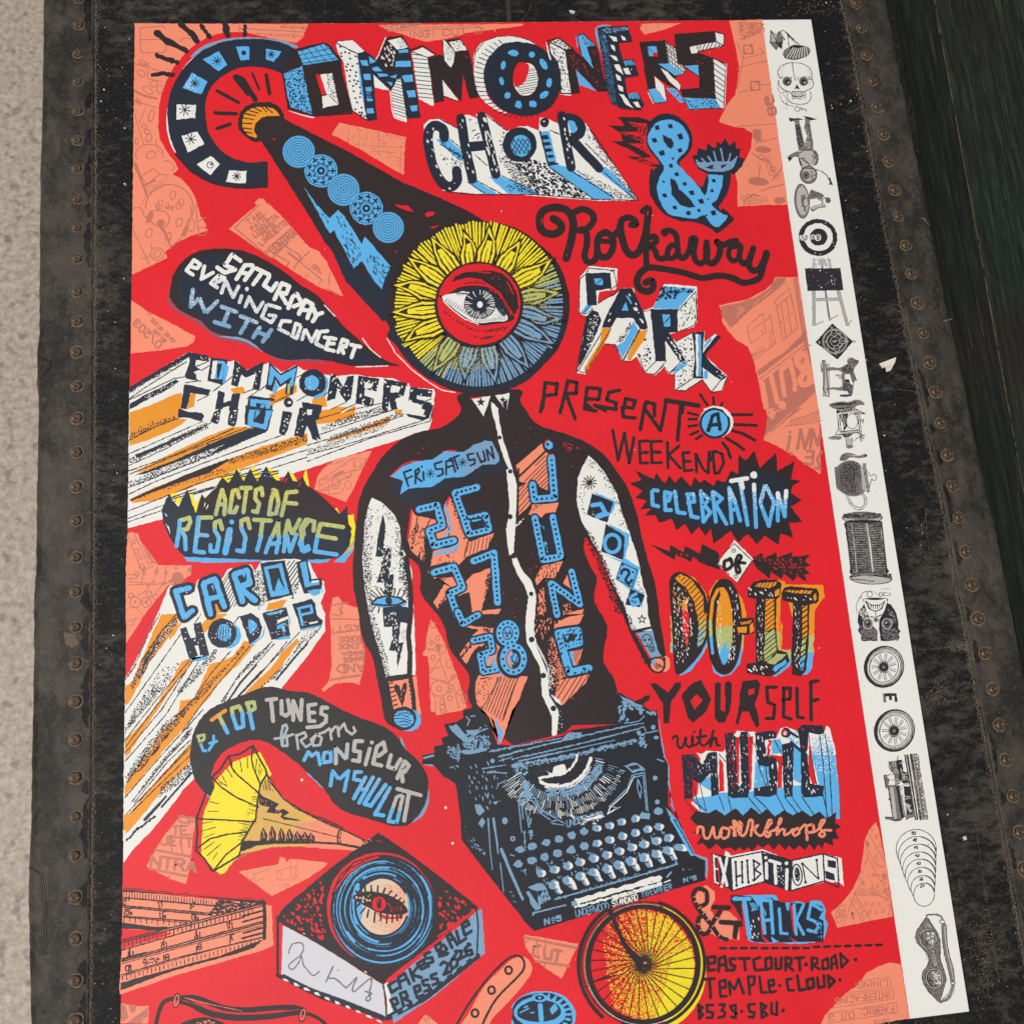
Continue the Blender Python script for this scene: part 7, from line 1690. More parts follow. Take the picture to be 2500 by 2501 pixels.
# ---- folding ruler
fr(280, 2000)
p = Part('ruler_drawing', poster, 2, 'salmon folding ruler with black ticks and mirrored numbers')
p.g(SAL, '80,680 990,770 1400,790 1425,810 1480,820 1495,1200 1400,1240 540,1490 50,1660 45,1600 65,1240 240,1080 70,1020')
p.g(RED, '70,1040 360,1055 540,1080 480,1110 60,1230'); p.g(K, '80,650 1000,735 1400,762 1430,790 1420,810 1390,805 700,725 80,690'); p.s(RED, 9, '85,665 1380,770')
p.g(K, '70,980 370,1020 560,1020 400,1060 68,1035'); p.g(K, '60,1550 400,1450 1000,1290 1395,1140 1420,1120 1320,1215 1200,1260 540,1440 55,1620'); p.s(K, 34, '1410,790 1415,960 1410,1130')
p.s(K, 13, '80,745 960,825|80,820 920,895|80,835 900,910|80,920 720,968|70,1145 700,985 1400,800|70,1165 700,1005 1400,820|68,1240 700,1060 1220,930|68,1335 800,1130 1395,970|68,1350 800,1150 1395,985|65,1475 600,1310 1390,1120|70,1320 300,1260'); p.s(K, 7, '68,1370 700,1195 1390,1010|65,1490 600,1325 1240,1150|80,930 700,985')
p.d(K, '960,770 1400,800 1050,890 890,910 940,820', 17, 8, None, .92, 2.6, 5, 8)
for k in range(33): p.s(K, 8, f'{85+k*26},{690+k*2.6:.0f} {85+k*26},{(735 if k%3 else 748)+k*2.6:.0f}')
for k in range(13): p.s(K, 9, f'{90+k*53},{925+k*4} {88+k*53},{(965 if k%2 else 975)+k*4}')
for k in range(32): p.s(K, 9, f'{90+k*39},{1158-k*9.9:.0f} {90+k*39},{(1200 if k%2 else 1220)-k*9.9:.0f}')
for k in range(34): p.s(K, 9, f'{75+k*39},{1490-k*10.6:.0f} {75+k*39},{(1530 if k%2 else 1520)-k*10.6:.0f}')
for a in ('1205,975 1390,925', '1215,1080 1390,1030', '1205,920 1390,870', '1200,1130 1390,1080'): p.s(K, 18, a)
for tx, x, y, s_ in (('14', 185, 1300, 60), ('15', 500, 1215, 60), ('16', 815, 1120, 60), ('17', 1120, 1030, 60), ('8', 515, 1330, 34), ('8', 820, 1230, 34), ('7', 1130, 1140, 34), ('10', 165, 1430, 60), ('7', 440, 835, 30), ('4', 740, 850, 30), ('25', 165, 900, 70), ('21', 480, 930, 60), ('20', 790, 950, 60), ('5', 110, 810, 30)):
    p.t(K, 11, tx, x, y, x - s_, y + 10, -3, -52)
p.s(K, 16, '135,770 130,740|445,780 445,830|750,790 750,830|140,1230 145,1310|462,1150 462,1210|770,1060 775,1120|1085,970 1085,1030|465,1290 460,1370|775,1210 770,1290|1090,1100 1090,1190|140,1380 135,1470', None, .5)
p.d(K, '270,1330 415,1300 415,1350 270,1390', 18, 7, None, .8, 1.8, -12, 10)
p.build()
# ---- gramophone
p = Part('gramophone_drawing', poster, 3, 'yellow gramophone horn with a black zigzag and crown')
fr(280, 2000)
p.g(mat('tan_blend_ink', (228, 172, 84)), '1374,-330 1420,-440 1540,-250 1690,-110 1928,10 2130,95 2370,205 2310,285 2110,260 1928,262 1700,262 1500,265 1300,310 1190,330 1200,220 1330,0 1350,-200')
p.g(SAL, '1700,40 1928,20 2130,95 2370,205 2310,285 2110,285 1928,275 1800,270'); p.g(SAL, '1928,235 2300,280 2260,300 1928,280', .5)
p.d(OL, '1360,-330 1540,-250 1690,-110 1850,20 1850,240 1300,300 1200,240 1350,-100', 13, 5, None, .55)
p.g(Y, '1124,-541 1370,-630 1480,-420 1384,-311 1354,-170 1334,0 1210,220 1200,320 1080,450 1040,515 990,527 940,480 850,380 815,320 825,150 832,0 850,-80 944,-291 944,-351'); p.d(OL, '1000,440 1200,320 1300,300 1100,430 1040,520', 14, 5, None, .7)
p.s(K, 18, '914,-390 1000,-470 1074,-590 1180,-610 1304,-690|1304,-690 1380,-540 1424,-470 1434,-420 1374,-320 1354,-210|1354,-210 1330,0 1200,220 1190,300 1170,350 940,490 915,490 850,380 765,300 780,140 770,0 860,-240')
p.s(K, 15, '1304,-690 1290,-560 1310,-480 1374,-320|1080,-590 1100,-490 1150,-420 1374,-230|920,-390 1000,-300 1150,-200 1354,-110|775,0 1000,10 1330,30|775,280 900,190 1050,150 1240,125|940,480 1050,340 1190,230')
p.s(K, 8, '1180,-570 1200,-440|1250,-580 1255,-480|1060,-470 1110,-390|1000,-430 1050,-340|960,-390 1010,-320|900,-160 980,-140|880,-70 980,-70|830,45 920,30|810,120 950,80|840,180 940,140|840,290 940,220|870,350 1000,240|930,380 970,320|1100,-540 1120,-440|1340,-560 1330,-440|1370,-520 1360,-430|1390,-470 1370,-410|990,-350 1060,-310')
p.h(K, '1290,-240 1360,-260 1340,-60 1230,-20 1240,-100', 10, 16, 5, .3, .9, .5); p.h(K, '1160,20 1310,10 1230,210 1160,210', 15, 15, 5, .3, .9, .5); p.h(K, '1380,-320 1420,-400 1500,-260 1400,-270', 80, 16, 6)
p.s(K, 14, '1424,-460 1460,-350 1600,-180 1760,-80 1928,0 2130,95 2360,205'); p.s(K, 7, '1440,-420 1560,-220 1700,-100 1928,15 2100,95'); p.s(K, 22, '1200,290 1300,250 1500,230 1900,225 2100,235 2300,270', None, -.3); p.s(K, 9, '1400,0 1650,60 1928,130 2130,180|1928,-20 2150,85')
p.g(K, '1190,210 1300,205 1450,205 1928,215 1700,235 1500,235 1350,250 1200,310')
for x, h_ in ((1400, 130), (1485, 150), (1570, 130), (1645, 120), (1720, 100), (1790, 90), (1850, 80)):
    y0 = 212
    p.g(K, f'{x-30},{y0} {x-28},{y0-h_*.5} {x},{y0-h_} {x+40},{y0-h_*.45} {x+36},{y0}'); p.s(SAL, 9, f'{x},{y0-h_*.75} {x+12},{y0-h_*.25}'); p.s(SAL, 6, f'{x-14},{y0-h_*.4} {x-10},{y0-20}')
p.g(K, '1360,-235 1460,-180 1550,-140 1510,-100 1530,-80 1590,-90 1650,-60 1590,-20 1700,0 1760,20 1600,10 1560,-15 1580,-45 1430,-60 1460,-110 1370,-130'); p.d(O, '1380,-210 1500,-130 1440,-120 1380,-150', 28, 6); p.d(SAL, '1470,-80 1640,-60 1590,-10', 30, 6)
p.s(K, 16, '2120,105 2100,170 2110,240'); p.s(K, 8, '2140,110 2125,180 2135,245|2330,190 2370,260'); p.d(K, '2100,220 2240,240 2330,270 2200,260', 16, 4, None, .7)
p.build()
# ---- record box
fr(780, 2000)
p = Part('record_box_drawing', poster, 4, 'black box with a blue record eye, signed white side and Cakes and Ale Press lettering')
p.g(G, '650,1560 1440,900 1532,848 1560,1270 1500,1320 1100,1660 700,1931 690,1870'); p.g(W, '605,1560 650,1540 700,1880 640,1890')
p.g(RED, '600,1560 650,1500 1480,830 1460,900 690,1530')
p.g(mat('shaded_box_side_ink', (214, 213, 220), rough=.7, var=.03), '-345,1005 0,1190 600,1570 630,1890 300,1790 0,1680 -360,1475')
p.g(K, '555,133 750,260 1130,545 1490,830 1480,860 1100,1150 650,1500 605,1565 420,1450 0,1190 -380,975 -415,945 -330,830 150,430 370,270')
p.d(RED, '-330,900 -100,700 40,560 20,900 60,1100 0,1150 -340,960', 46, 12, None, .7, 1.8, 60, 40); p.d(RED, '1110,620 1430,830 1460,870 1140,1080', 46, 13, None, .75, 1.8, 60, 40); p.d(RED, '530,190 610,220 590,260 540,240', 24, 6)
p.s(RED, 18, '1120,1110 1460,870'); p.d(W, '-330,980 0,1180 400,1440 600,1560 400,1420 0,1150', 60, 8, None, .5, 2.4, 35, 10); p.d(W, '400,250 470,190 500,200 430,250', 24, 5)
p.o(RED, 580, 845, 512, 528); p.c(RED, '120,600 300,400 560,320 800,360 600,340 300,440', 0); p.o(B, 603, 868, 488, 515)
for r, w, dx in ((470, 12, 0), (445, 18, -6), (420, 9, -2), (400, 16, 4), (375, 22, -8), (350, 10, 0), (330, 18, -4), (305, 12, -8), (285, 14, 0)):
    for k in range(7):
        a0 = p.rnd.uniform(0, 360); p.ring(N, 598 + dx, 850 + p.rnd.uniform(-14, 14), r + p.rnd.uniform(-8, 8), w * p.rnd.uniform(.5, 1.3), r * 1.04, 0, a0, a0 + p.rnd.uniform(60, 170), .6)
p.ring(N, 598, 862, 487, 16, 513, 0, -110, 250); p.c(RED, '130,700 200,520 320,420 500,360 560,365 400,430 240,560', 0); p.s(K, 12, '120,720 190,540 330,410 520,355|150,640 280,470 420,400')
CR = mat('cream_blend_ink', (222, 196, 172), var=.04)
p.o(CR, 600, 832, 240, 270, 0, 40); p.d(SAL, '620,600 800,640 830,900 700,1080 500,1040 450,900', 12, 6, (800, 800, 480, 760), .95); p.o(B, 360, 800, 50, 200)
p.ring(N, 590, 830, 250, 22, 275, 0, 20, 330); p.ring(N, 600, 840, 265, 12, 285, 0, -60, 120)
p.g(RED, '520,880 680,930 800,890 780,940 620,950'); p.c(K, '315,735 420,690 540,690 680,730 800,810 830,885 740,905 640,900 520,870 410,810 340,770')
p.d(CR, '340,735 480,715 480,800 420,800', 26, 9, None, .8); p.d(RED, '640,800 780,830 780,880 650,880', 26, 7, None, .8)
p.o(RED, 563, 802, 66, 68); p.s(K, 46, '562,770 562,825'); p.s(RED, 12, '560,760 552,785')
for a in ('345,680 365,720', '385,640 400,705', '430,640 435,700', '488,632 490,695', '552,632 548,700', '618,655 595,720', '680,680 635,730', '728,715 690,760', '765,750 730,790', '800,780 770,815', '340,770 335,800', '380,800 340,840', '430,840 390,890', '465,860 450,930', '525,880 515,975', '580,890 578,960', '640,900 632,985', '690,905 685,975', '730,905 735,960', '765,900 770,940'): p.s(K, 17, a)
p.s(N, 15, '600,1570 625,1700 632,1880|1478,850 1495,1000 1485,1260'); p.s(K, 22, '-395,960 -395,1470'); p.s(K, 30, '-400,1475 0,1680 300,1780 640,1890'); p.s(N, 34, '640,1890 1000,1700 1500,1300')
p.s(N, 46, '-340,1490 -150,1590 0,1650 250,1740 600,1880|650,1870 950,1710 1200,1520 1490,1290')
for k in range(10): p.g(W, f'{-345+k*98},{1505+k*43} {-310+k*98},{1510+k*43} {-285+k*98},{1540+k*43} {-335+k*98},{1530+k*43}', 1.4)
for k in range(9): p.g(G, f'{690+k*92},{1860-k*70} {730+k*92},{1830-k*70} {745+k*92},{1850-k*70} {700+k*92},{1890-k*70}', 1.4)
L_ = lambda q_, w=29: p.s(N, w, q_)
L_('720,1530 650,1570 680,1640 740,1600|765,1600 740,1500 800,1460 850,1560|755,1540 820,1510|850,1420 890,1530|930,1390 870,1470 960,1500|920,1370 980,1330 990,1370 930,1400|920,1370 960,1420 1030,1390|1040,1260 990,1280 1000,1320 1060,1310 1070,1350 1010,1370')
L_('1110,1250 1090,1200 1140,1170 1150,1210 1130,1240 1130,1300 1200,1280|1110,1240 1210,1270|1170,1190 1200,1230 1140,1290|1250,1220 1200,1110 1230,1080 1300,1190|1215,1150 1270,1130|1290,1060 1320,1170 1380,1130|1340,1000 1390,960 1410,1000 1350,1030|1340,1000 1370,1100 1430,1060')
L_('720,1810 670,1710 720,1690 740,1740 690,1770|790,1760 760,1650 810,1630 830,1680 780,1700|800,1700 860,1730|890,1590 940,1570 950,1620 900,1640|890,1590 920,1690 980,1660|1020,1520 970,1530 980,1570 1030,1570 1040,1610 990,1630|1100,1460 1050,1480 1060,1510 1110,1510 1120,1550 1070,1570|1140,1380 1170,1350 1210,1370 1200,1420 1170,1470 1240,1440|1290,1270 1230,1360 1250,1420 1300,1380 1300,1330 1250,1320|1280,1250 1340,1250 1330,1300 1310,1330 1370,1300'); L_('1400,1200 1370,1230 1390,1290 1440,1280 1430,1240 1380,1250', 30); L_('1400,1180 1420,1190')
p.q(PEN, 13, '-290,1270 -260,1190 -180,1170 -150,1210 -180,1290 -270,1360 -290,1400 -250,1420 -190,1350 -170,1300 -150,1380 -120,1420 -60,1480 0,1440|60,1540 130,1390 85,1500 150,1510 240,1590 270,1580 350,1500 310,1600 330,1630 400,1570 490,1510 470,1650 480,1700 450,1720 440,1690 490,1650 430,1630'); p.o(PEN, 175, 1432, 8)
p.build()

# ---- typewriter
fr(750, 1500)
TY = mat('typewriter_black_ink', (34, 36, 44), var=.14)
p = Part('typewriter_drawing', poster, 4, 'dark typewriter with pale blue round keys')
p.g(RED, '1780,1280 2400,1130 2440,1110 2500,1050 2930,1040 2900,1080 2500,1140', 0)
p.g(G, '1100,1420 1190,1440 1160,1400', 1); p.g(G, '3300,920 3330,1080 3375,1350 3410,1430 3430,1800 3500,1931 3640,2260 3775,2300 3775,2500 3700,2400 3500,1980 3390,1600', 1)
p.g(TY, '1085,1335 1200,1310 1195,1250 1280,1230 1265,1170 1330,1150 1290,1040 1400,1020 1470,980 1470,910 1560,880 1700,960 1790,1230 1950,1240 2410,1150 2440,1110 2500,1090 2921,1040 2925,900 2921,780 2941,740 3081,820 3150,830 3181,770 3231,770 3221,810 3160,850 3231,910 3301,910 3311,1080 3361,1350 3401,1420 3401,1800 3481,1931 3620,2260 3752,2331 3752,2511 2142,2991 2047,2901 2006,2841 1596,2321 1456,2131 1445,1931 1400,1600 1280,1530 1190,1420 1085,1415')
p.s(K, 26, '3100,830 3210,785'); p.q(G, 9, '2990,1030 3120,1010 3180,960')
# carriage highlights
p.g(G, '1330,1060 1410,1040 1530,1200 1480,1210 1420,1160', 2.5); p.g(G, '1450,1290 1690,1260 1700,1290 1500,1330 1450,1310', 2); p.g(G, '1500,1100 1620,1090 1610,1130 1510,1140', 2); p.d(G, '1460,1130 1720,1150 1720,1270 1480,1280', 22, 10, None, .85, 1.6); p.d(G, '1310,1260 1440,1230 1450,1390 1330,1330', 20, 11, None, .8)
p.s(G, 20, '1100,1360 1190,1335'); p.s(G, 12, '1500,970 1530,1000 1510,1050|1580,960 1540,965|1420,1230 1440,1300 1420,1390|1600,1120 1700,1080'); p.d(G, '1620,1040 1690,1040 1690,1100 1620,1100', 26, 8)
p.d(G, '2930,770 3060,830 3180,900 3290,930 3280,960 3100,900 2990,880', 20, 11, None, .75, 1.8, 30, 20); p.d(G, '2930,850 3020,880 3020,1010 2930,1020', 24, 11, None, .7, 1.6); p.g(G, '2950,770 3080,830 3180,880 3110,870 2980,810', 2); p.o(G, 3145, 930, 18, 22); p.o(G, 3262, 1068, 22, 24); p.o(G, 3290, 1165, 24, 18)
p.s(G, 13, '1720,1300 1931,1255 2400,1170|1931,1310 2300,1220 2900,1080 3100,1040 3170,1030|1931,1370 2500,1240 2900,1140 3130,1080|2000,1385 2400,1300', 1.4); p.s(G, 20, '1931,1430 2500,1330 2900,1230 3100,1190', 3); p.s(G, 9, '1980,1395 2900,1190|1770,1440 1870,1425|1810,1340 1931,1310')
p.d(G, '1931,1440 2500,1330 3100,1190 3110,1215 2500,1360 1931,1470', 17, 7, None, .75, 1.8, -12, 10); p.g(RED, '2410,1180 2450,1120 2500,1110 2470,1150', 2); p.g(G, '2400,1190 2480,1120 2590,1110 2580,1160 2480,1200', 3); p.d(N, '2450,1140 2590,1120 2570,1180 2460,1190', 26, 8, None, .7)
p.d(G, '1700,1290 1931,1250 1931,1275 1700,1310', 15, 7, None, .7); p.s(G, 10, '1800,1350 1931,1320|1810,1385 1931,1350|1840,1360 1850,1390|3130,1080 3170,1060 3200,1120|3170,1130 3300,1100'); p.o(G, 1747, 1385, 22)
p.d(G, '3110,1110 3170,1110 3200,1260 3130,1270', 20, 12, None, .85); p.d(G, '1931,1440 2080,1430 2080,1530 1931,1500', 24, 12, None, .7)
p.g(N, '2120,1480 2700,1330 2720,1350 2150,1520', 0)
# type basket
def arc(m, w, r0, a0, a1, cx=2320, cy=1350, ky=1.05, n=18): p.s(m, w, [(cx + r0 * cos(radians(a0 + (a1 - a0) * k / n)), cy + r0 * ky * sin(radians(a0 + (a1 - a0) * k / n))) for k in range(n + 1)], 1.4)
p.c(W, '2190,1430 2300,1500 2330,1440 2420,1420 2440,1480 2400,1520 2340,1530 2300,1540 2200,1560 2260,1600 2380,1600 2310,1625 2220,1590 2180,1540 2280,1510', .8)
arc(W, 22, 220, 100, 10, 2330, 1290); arc(W, 30, 320, 120, 12, 2360, 1290); arc(W, 13, 345, 110, 25, 2360, 1290)
for k in range(46):
    a = radians(150 - k * 3.1)
    r0, r1 = 385 + p.rnd.uniform(-12, 12), 450 + p.rnd.uniform(-10, 16)
    m = W if k % 4 == 0 else G
    p.s(m, 9, f'{2350+r0*cos(a):.0f},{1290+r0*1.05*sin(a):.0f} {2350+r1*cos(a):.0f},{1290+r1*1.05*sin(a):.0f}', 0)
p.d(G, '2250,1650 2500,1640 2770,1400 2790,1480 2600,1680 2400,1720 2260,1710', 15, 9, None, .7, 1.8, -40, 20)
for k in range(60):
    a = radians(152 - k * 2.3)
    r0, r1 = 480 + p.rnd.uniform(-14, 20), 560 + p.rnd.uniform(-30, 20)
    if p.rnd.random() < .85: p.s(W if p.rnd.random() < .6 else G, p.rnd.choice((5, 7, 10)), f'{2370+r0*cos(a):.0f},{1285+r0*1.02*sin(a):.0f} {2370+r1*cos(a):.0f},{1285+r1*1.02*sin(a):.0f}', 0)
for k in range(70):
    a = radians(150 - k * 1.9)
    r0, r1 = 585 + p.rnd.uniform(-14, 14), 640 + p.rnd.uniform(-20, 14)
    p.s(W if p.rnd.random() < .7 else G, p.rnd.choice((5, 7, 10)), f'{2380+r0*cos(a):.0f},{1275+r0*sin(a):.0f} {2380+r1*cos(a):.0f},{1275+r1*sin(a):.0f}', 0)
p.d(W, '2450,1880 2600,1920 2800,1860 2830,1900 2700,1990 2560,1990', 20, 9, None, .6)
# side pillars and frame lines
p.g(G, '2985,1430 3110,1400 3185,1470 3060,1500', 1.5); p.g(N, '3020,1440 3110,1420 3140,1455 3060,1475', .5); p.s(G, 10, '3060,1520 3180,1495 3210,1860|3060,1520 3020,1640 2860,1800 2840,1880 2950,1820|3085,1540 3165,1520 3195,1850|2840,1810 2930,1830|3115,1560 3150,1640 3140,1740 3110,1640 3115,1560'); p.s(W, 9, '3080,1530 3010,1680 2850,1830 2830,1890|2900,1840 2840,1880')
p.g(G, '1975,1720 2050,1680 2020,1600 2080,1580 2100,1660 2140,1700 2130,1720', 3); p.s(G, 12, '1990,1760 2140,1730 2210,1850 2350,1931|1990,1760 2010,1931|2010,1780 2120,1755 2200,1880 2290,1940|2020,1780 2035,1931'); p.s(G, 8, '2080,1800 2060,1860 2080,1931|2080,1800 2100,1870 2085,1931')
p.o(G, 3280, 1547, 24); p.o(G, 3300, 1772, 24); p.o(G, 3310, 1860, 42, 36); p.g(G, '3370,1815 3400,1840 3480,1931 3440,1931', 2); p.g(G, '3100,1931 3150,1870 3230,1880 3220,1931', 2); p.s(G, 12, '3300,1370 3360,1390')
# left side scratches
p.d(G, '1500,1420 1700,1400 1880,1480 1880,1700 1700,1900 1500,1700', 56, 7, None, .7, 3.2, 80, 25); p.d(G, '1300,1440 1440,1430 1420,1460 1320,1470', 26, 7, None, .8, 1.6); p.g(G, '1580,1800 1640,1790 1670,1860 1640,1900 1590,1880', 3); p.g(G, '1740,1770 1800,1760 1780,1800', 2); p.s(G, 12, '1770,1440 1650,1460|1880,1500 1700,1490')
p.d(G, '1700,1480 1780,1470 1780,1500 1700,1510', 22, 8)
fr(780, 2000)
p.g(G, '1500,40 1540,-10 1560,20 1530,80', 2.5); p.s(G, 14, '1590,0 1610,300 1630,480', None, .5); p.s(G, 24, '1640,0 1670,200 1685,330', None, .5); p.s(G, 12, '1890,0 1905,130|1705,420 1735,690', None, .4); p.o(G, 1748, 20, 28, 34); p.ring(G, 1822, 188, 18, 14); p.s(G, 30, '1715,290 1800,500 1915,760', None, .2); p.d(G, '1420,130 1560,300 1560,340 1420,260', 30, 6, None, .8, 2.4, 50, 15); p.d(G, '1760,640 1840,700 1900,900 1830,800', 30, 5, None, .7, 2, 60, 15); p.d(G, '1340,0 1400,60 1420,240 1360,180', 30, 4, None, .6); p.s(G, 12, '1800,340 1835,350')
# keys
fr(1280, 2000)
KR = ['-40,290 75,260 205,225 330,190 448,155 565,120 685,90 805,65 915,30 1045,0', '-55,430 70,395 190,360 312,325 440,295 565,260 685,230 805,200 925,165 1045,135 1160,100 1270,75', '155,515 285,480 410,445 525,410 655,375 780,340 895,305 1015,270 1130,240 1245,210 1360,180', '275,620 405,580 525,540 650,505 780,470 890,435 1005,400 1130,365 1245,330 1355,300']
for j, row in enumerate(KR):
    for x, y in [tuple(map(int, t.split(','))) for t in row.split()]:
        r = 41 + j * 3
        if j == 3:
            p.g(W, f'{x+10},{y+20} {x+50},{y} {x+90},{y+80} {x+60},{y+90}', 2); p.g(G, f'{x-20},{y+20} {x+20},{y+20} {x+70},{y+90} {x+40},{y+90}', 2)
        p.o(G, x, y, r, r * .86, 0, 16, 2.2)
        if x > 650 or j > 1: p.c(W, f'{x+8},{y-r*.5} {x+r*.9},{y-r*.45} {x+r*.95},{y+r*.3} {x+r*.3},{y+r*.75} {x+r*.45},{y}', .8)
        p.o(N, x - 4, y, 4)
        p.s(N, 9, f'{x-r+5},{y+r*.9} {x},{y+r*1.02} {x+r*.8},{y+r*.85}', 1)
        if j in (1, 2): p.d(G, f'{x+20},{y+50} {x+70},{y+40} {x+90},{y+100} {x+50},{y+110}', 22, 6, None, .7, 1.8, 60, 20)
p.g(G, '1410,275 1430,240 1480,235 1535,265 1540,300 1490,310 1420,290', 2); p.c(W, '1480,240 1530,260 1535,300 1490,305 1500,270', .5)
p.g(G, '40,640 170,605 215,660 245,750 170,820 140,850 120,680 60,670', 2); p.g(G, '15,690 40,680 160,850 110,870 60,790', 2); p.d(N, '130,680 240,680 230,760 150,840', 20, 9, None, .7); p.g(N, '120,680 180,680 140,740', 1)
p.s(G, 14, '290,760 1000,560 1440,430 1430,400|80,890 390,815|80,910 100,880'); p.d(G, '290,740 1440,410 1440,440 300,770', 18, 6, None, .6, 1.6, -16, 8)
p.g(W, '480,760 900,640 1270,530 1310,560 1280,590 900,690 500,810', 2.5); p.g(G, '440,780 490,760 500,810 460,830', 3); p.s(W, 22, '480,835 800,750 1290,610', 2.5); p.s(W, 12, '830,760 1290,625|1320,600 1375,580'); p.s(G, 16, '1345,550 1385,505'); p.d(N, '520,770 1290,550 1290,580 520,800', 60, 5, None, .5)
p.t(G, 9, 'UNDERWOOD', 490, 925, 800, 850, -8, -62, 0.2, 3); p.t(W, 9, 'STANDARD', 835, 830, 1070, 765, -8, -54, 0.2, 3); p.t(G, 8, 'TYPEWRITER', 1105, 745, 1390, 660, -8, -52, 0.2, 3)
p.t(G, 16, 'N', 195, 1000, 235, 990, -4, -50); p.ring(G, 272, 948, 12, 9, 16); p.s(G, 8, '262,985 285,978'); p.t(G, 16, '5', 305, 968, 345, 958, -4, -44)
p.t(G, 12, 'N', 1505, 600, 1540, 590, -4, -36); p.ring(G, 1570, 555, 10, 7); p.t(G, 12, '5', 1595, 580, 1620, 573, -4, -36); p.d(G, '1490,470 1600,450 1600,500 1500,500', 26, 5, None, .7, 2, -10, 8)
p.t(G, 10, 'UNDERWOOD', 400, 78, 740, -10, -4, -62, 0.22, 2); p.s(G, 10, '250,30 320,10 380,45|260,45 370,60'); p.g(W, '560,5 720,-40 730,-20 600,25', 3)
p.s(G, 14, '0,120 10,300|30,0 45,80 60,0|40,130 65,110 80,160|60,120 60,190', 1.6)
p.s(B, 46, '1395,0 1470,120 1580,330', 1); p.s(N, 12, '1410,10 1490,140 1590,325')
p.build()

# ---- bicycle wheel
fr(1280, 2000)
p = Part('wheel_drawing', poster, 3, 'bicycle wheel with a yellow glow')
p.c(Y, '1300,850 1450,930 1600,1100 1690,1260 1715,1400 1700,1560 1640,1730 1520,1880 1400,1960 1250,2000 1500,1700 1560,1400 1500,1100', .8)
p.o(RED, 1110, 1375, 500, 540); p.c(Y, '1560,1250 1600,1380 1580,1550 1500,1700 1380,1840 1250,1880 1300,1700 1350,1500 1400,1330', 2)
p.d(Y, '770,950 1100,850 1350,910 1520,1100 1600,1300 1580,1550 1500,1700 1250,1890 1060,1900 850,1800 790,1600 760,1300 740,1000', 11, 6, (1450, 1480, 720, 1300), .98); p.d(Y, '1150,900 1400,950 1590,1200 1590,1600 1250,1880 1100,1800 1150,1500', 14, 7, None, .6)
for x, y in ((1440, 1140), (1250, 1385), (1170, 1630), (1265, 1610), (1220, 1240)): p.d(RED, f'{x-35},{y-25} {x+35},{y-25} {x+35},{y+25} {x-35},{y+25}', 16, 9, None, .7)
p.ring(K, 1118, 1372, 518, 52, 548); p.ring(K, 1130, 1372, 590, 12, 585, 0, 60, 300); p.ring(SAL, 1125, 1372, 560, 14, 572, 0, 120, 285); p.ring(K, 1125, 1372, 562, 6, 574, 0, 120, 285); p.ring(Y, 1122, 1372, 548, 8, 572, 0, -70, 70); p.ring(K, 1122, 1372, 575, 30, 598, 0, -75, 110)
p.ring(K, 1140, 1380, 630, 34, 640, 0, 130, 235); p.ring(W, 1122, 1372, 548, 4, 572, 0, 60, 160)
for k in range(32):
    a = radians(k * 11.25 + 4)
    p.s(K, 9, f'{1125+45*cos(a+1.2):.0f},{1378+45*sin(a+1.2):.0f} {1112+495*cos(a):.0f},{1374+528*sin(a):.0f}', .4)
p.o(K, 1120, 1380, 40, 60, -30); p.g(K, '780,870 820,840 900,1050 960,1180 1080,1300 1150,1390 1130,1440 1080,1410 1000,1310 920,1190'); p.o(SAL, 1135, 1360, 12); p.d(SAL, '1090,1330 1150,1370 1150,1440 1090,1400', 22, 4, None, .7)
p.s(K, 16, '640,1540 850,1480'); p.s(K, 8, '570,1590 640,1570')
p.build()

# ---- workshops, exhibitions, & talks
p = Part('workshops_burst', poster, 3, 'dark jagged burst with the word workshops')
fr(1780, 2000)
p.g(K, '-370,0 -310,-80 -200,-50 -120,-90 -40,-30 60,-100 130,-30 210,-110 290,-40 350,-90 430,-20 520,-80 600,-30 690,-80 770,-20 850,-70 920,0 1010,-60 1000,40 1058,80 1000,110 1040,190 975,190 985,260 900,225 880,290 840,240 800,305 760,240 715,300 660,250 610,300 560,250 530,300 470,235 420,295 370,235 310,275 275,240 215,310 180,265 145,305 100,265 60,310 10,270 -60,290 -120,240 -190,290 -250,230 -310,250 -260,160 -350,130 -270,90')
p.q(SAL, 24, '-300,135 -290,80 -250,85 -240,150 -220,185 -185,170 -150,80 -140,160 -110,185 -70,130|-20,95 -60,85 -85,140 -55,185 -10,165 0,110 -20,90|10,80 40,95 45,160 50,60 110,70 100,150 90,100|100,80 40,20 60,160|60,80 90,30 120,60 80,100 120,160 160,130 190,20 220,30 205,160|205,110 270,60 240,110 290,160 330,130 370,20 400,30 350,110 390,150 360,170 340,150|390,120 440,100 490,20 480,0 460,80 450,150 480,110 520,100 520,150 560,140 600,100|640,90 600,130 620,160 660,130 650,90 620,100|660,110 720,60 735,200 730,80 790,60 790,120 740,130|780,130 840,100 900,20 870,20 850,80 900,140 880,170 850,150 890,110 960,110')
p.build()
p = Part('exhibitions_banner', poster, 3, 'white folded strip with the word EXHIBITIONS')
fr(1780, 2000)
p.g(W, '-30,300 20,350 310,290 590,395 890,325 1060,375 1082,640 1030,600 890,600 580,680 330,600 20,680 -130,620')
p.g(N, '-165,318 10,362 30,690 -10,670 -70,650 -140,615'); p.s(W, 26, '-90,370 -20,630|-20,370 -70,640'); p.s(RED, 12, '-110,330 -95,600 10,680'); p.s(W, 15, '-146,340 -132,600|-146,350 -112,362|-140,470 -108,478|-134,598 -104,612')
p.g(N, '310,320 590,395 585,685 330,600'); p.g(N, '925,388 1008,402 1010,470 932,452'); p.g(N, '905,492 992,518 1000,588 910,564')
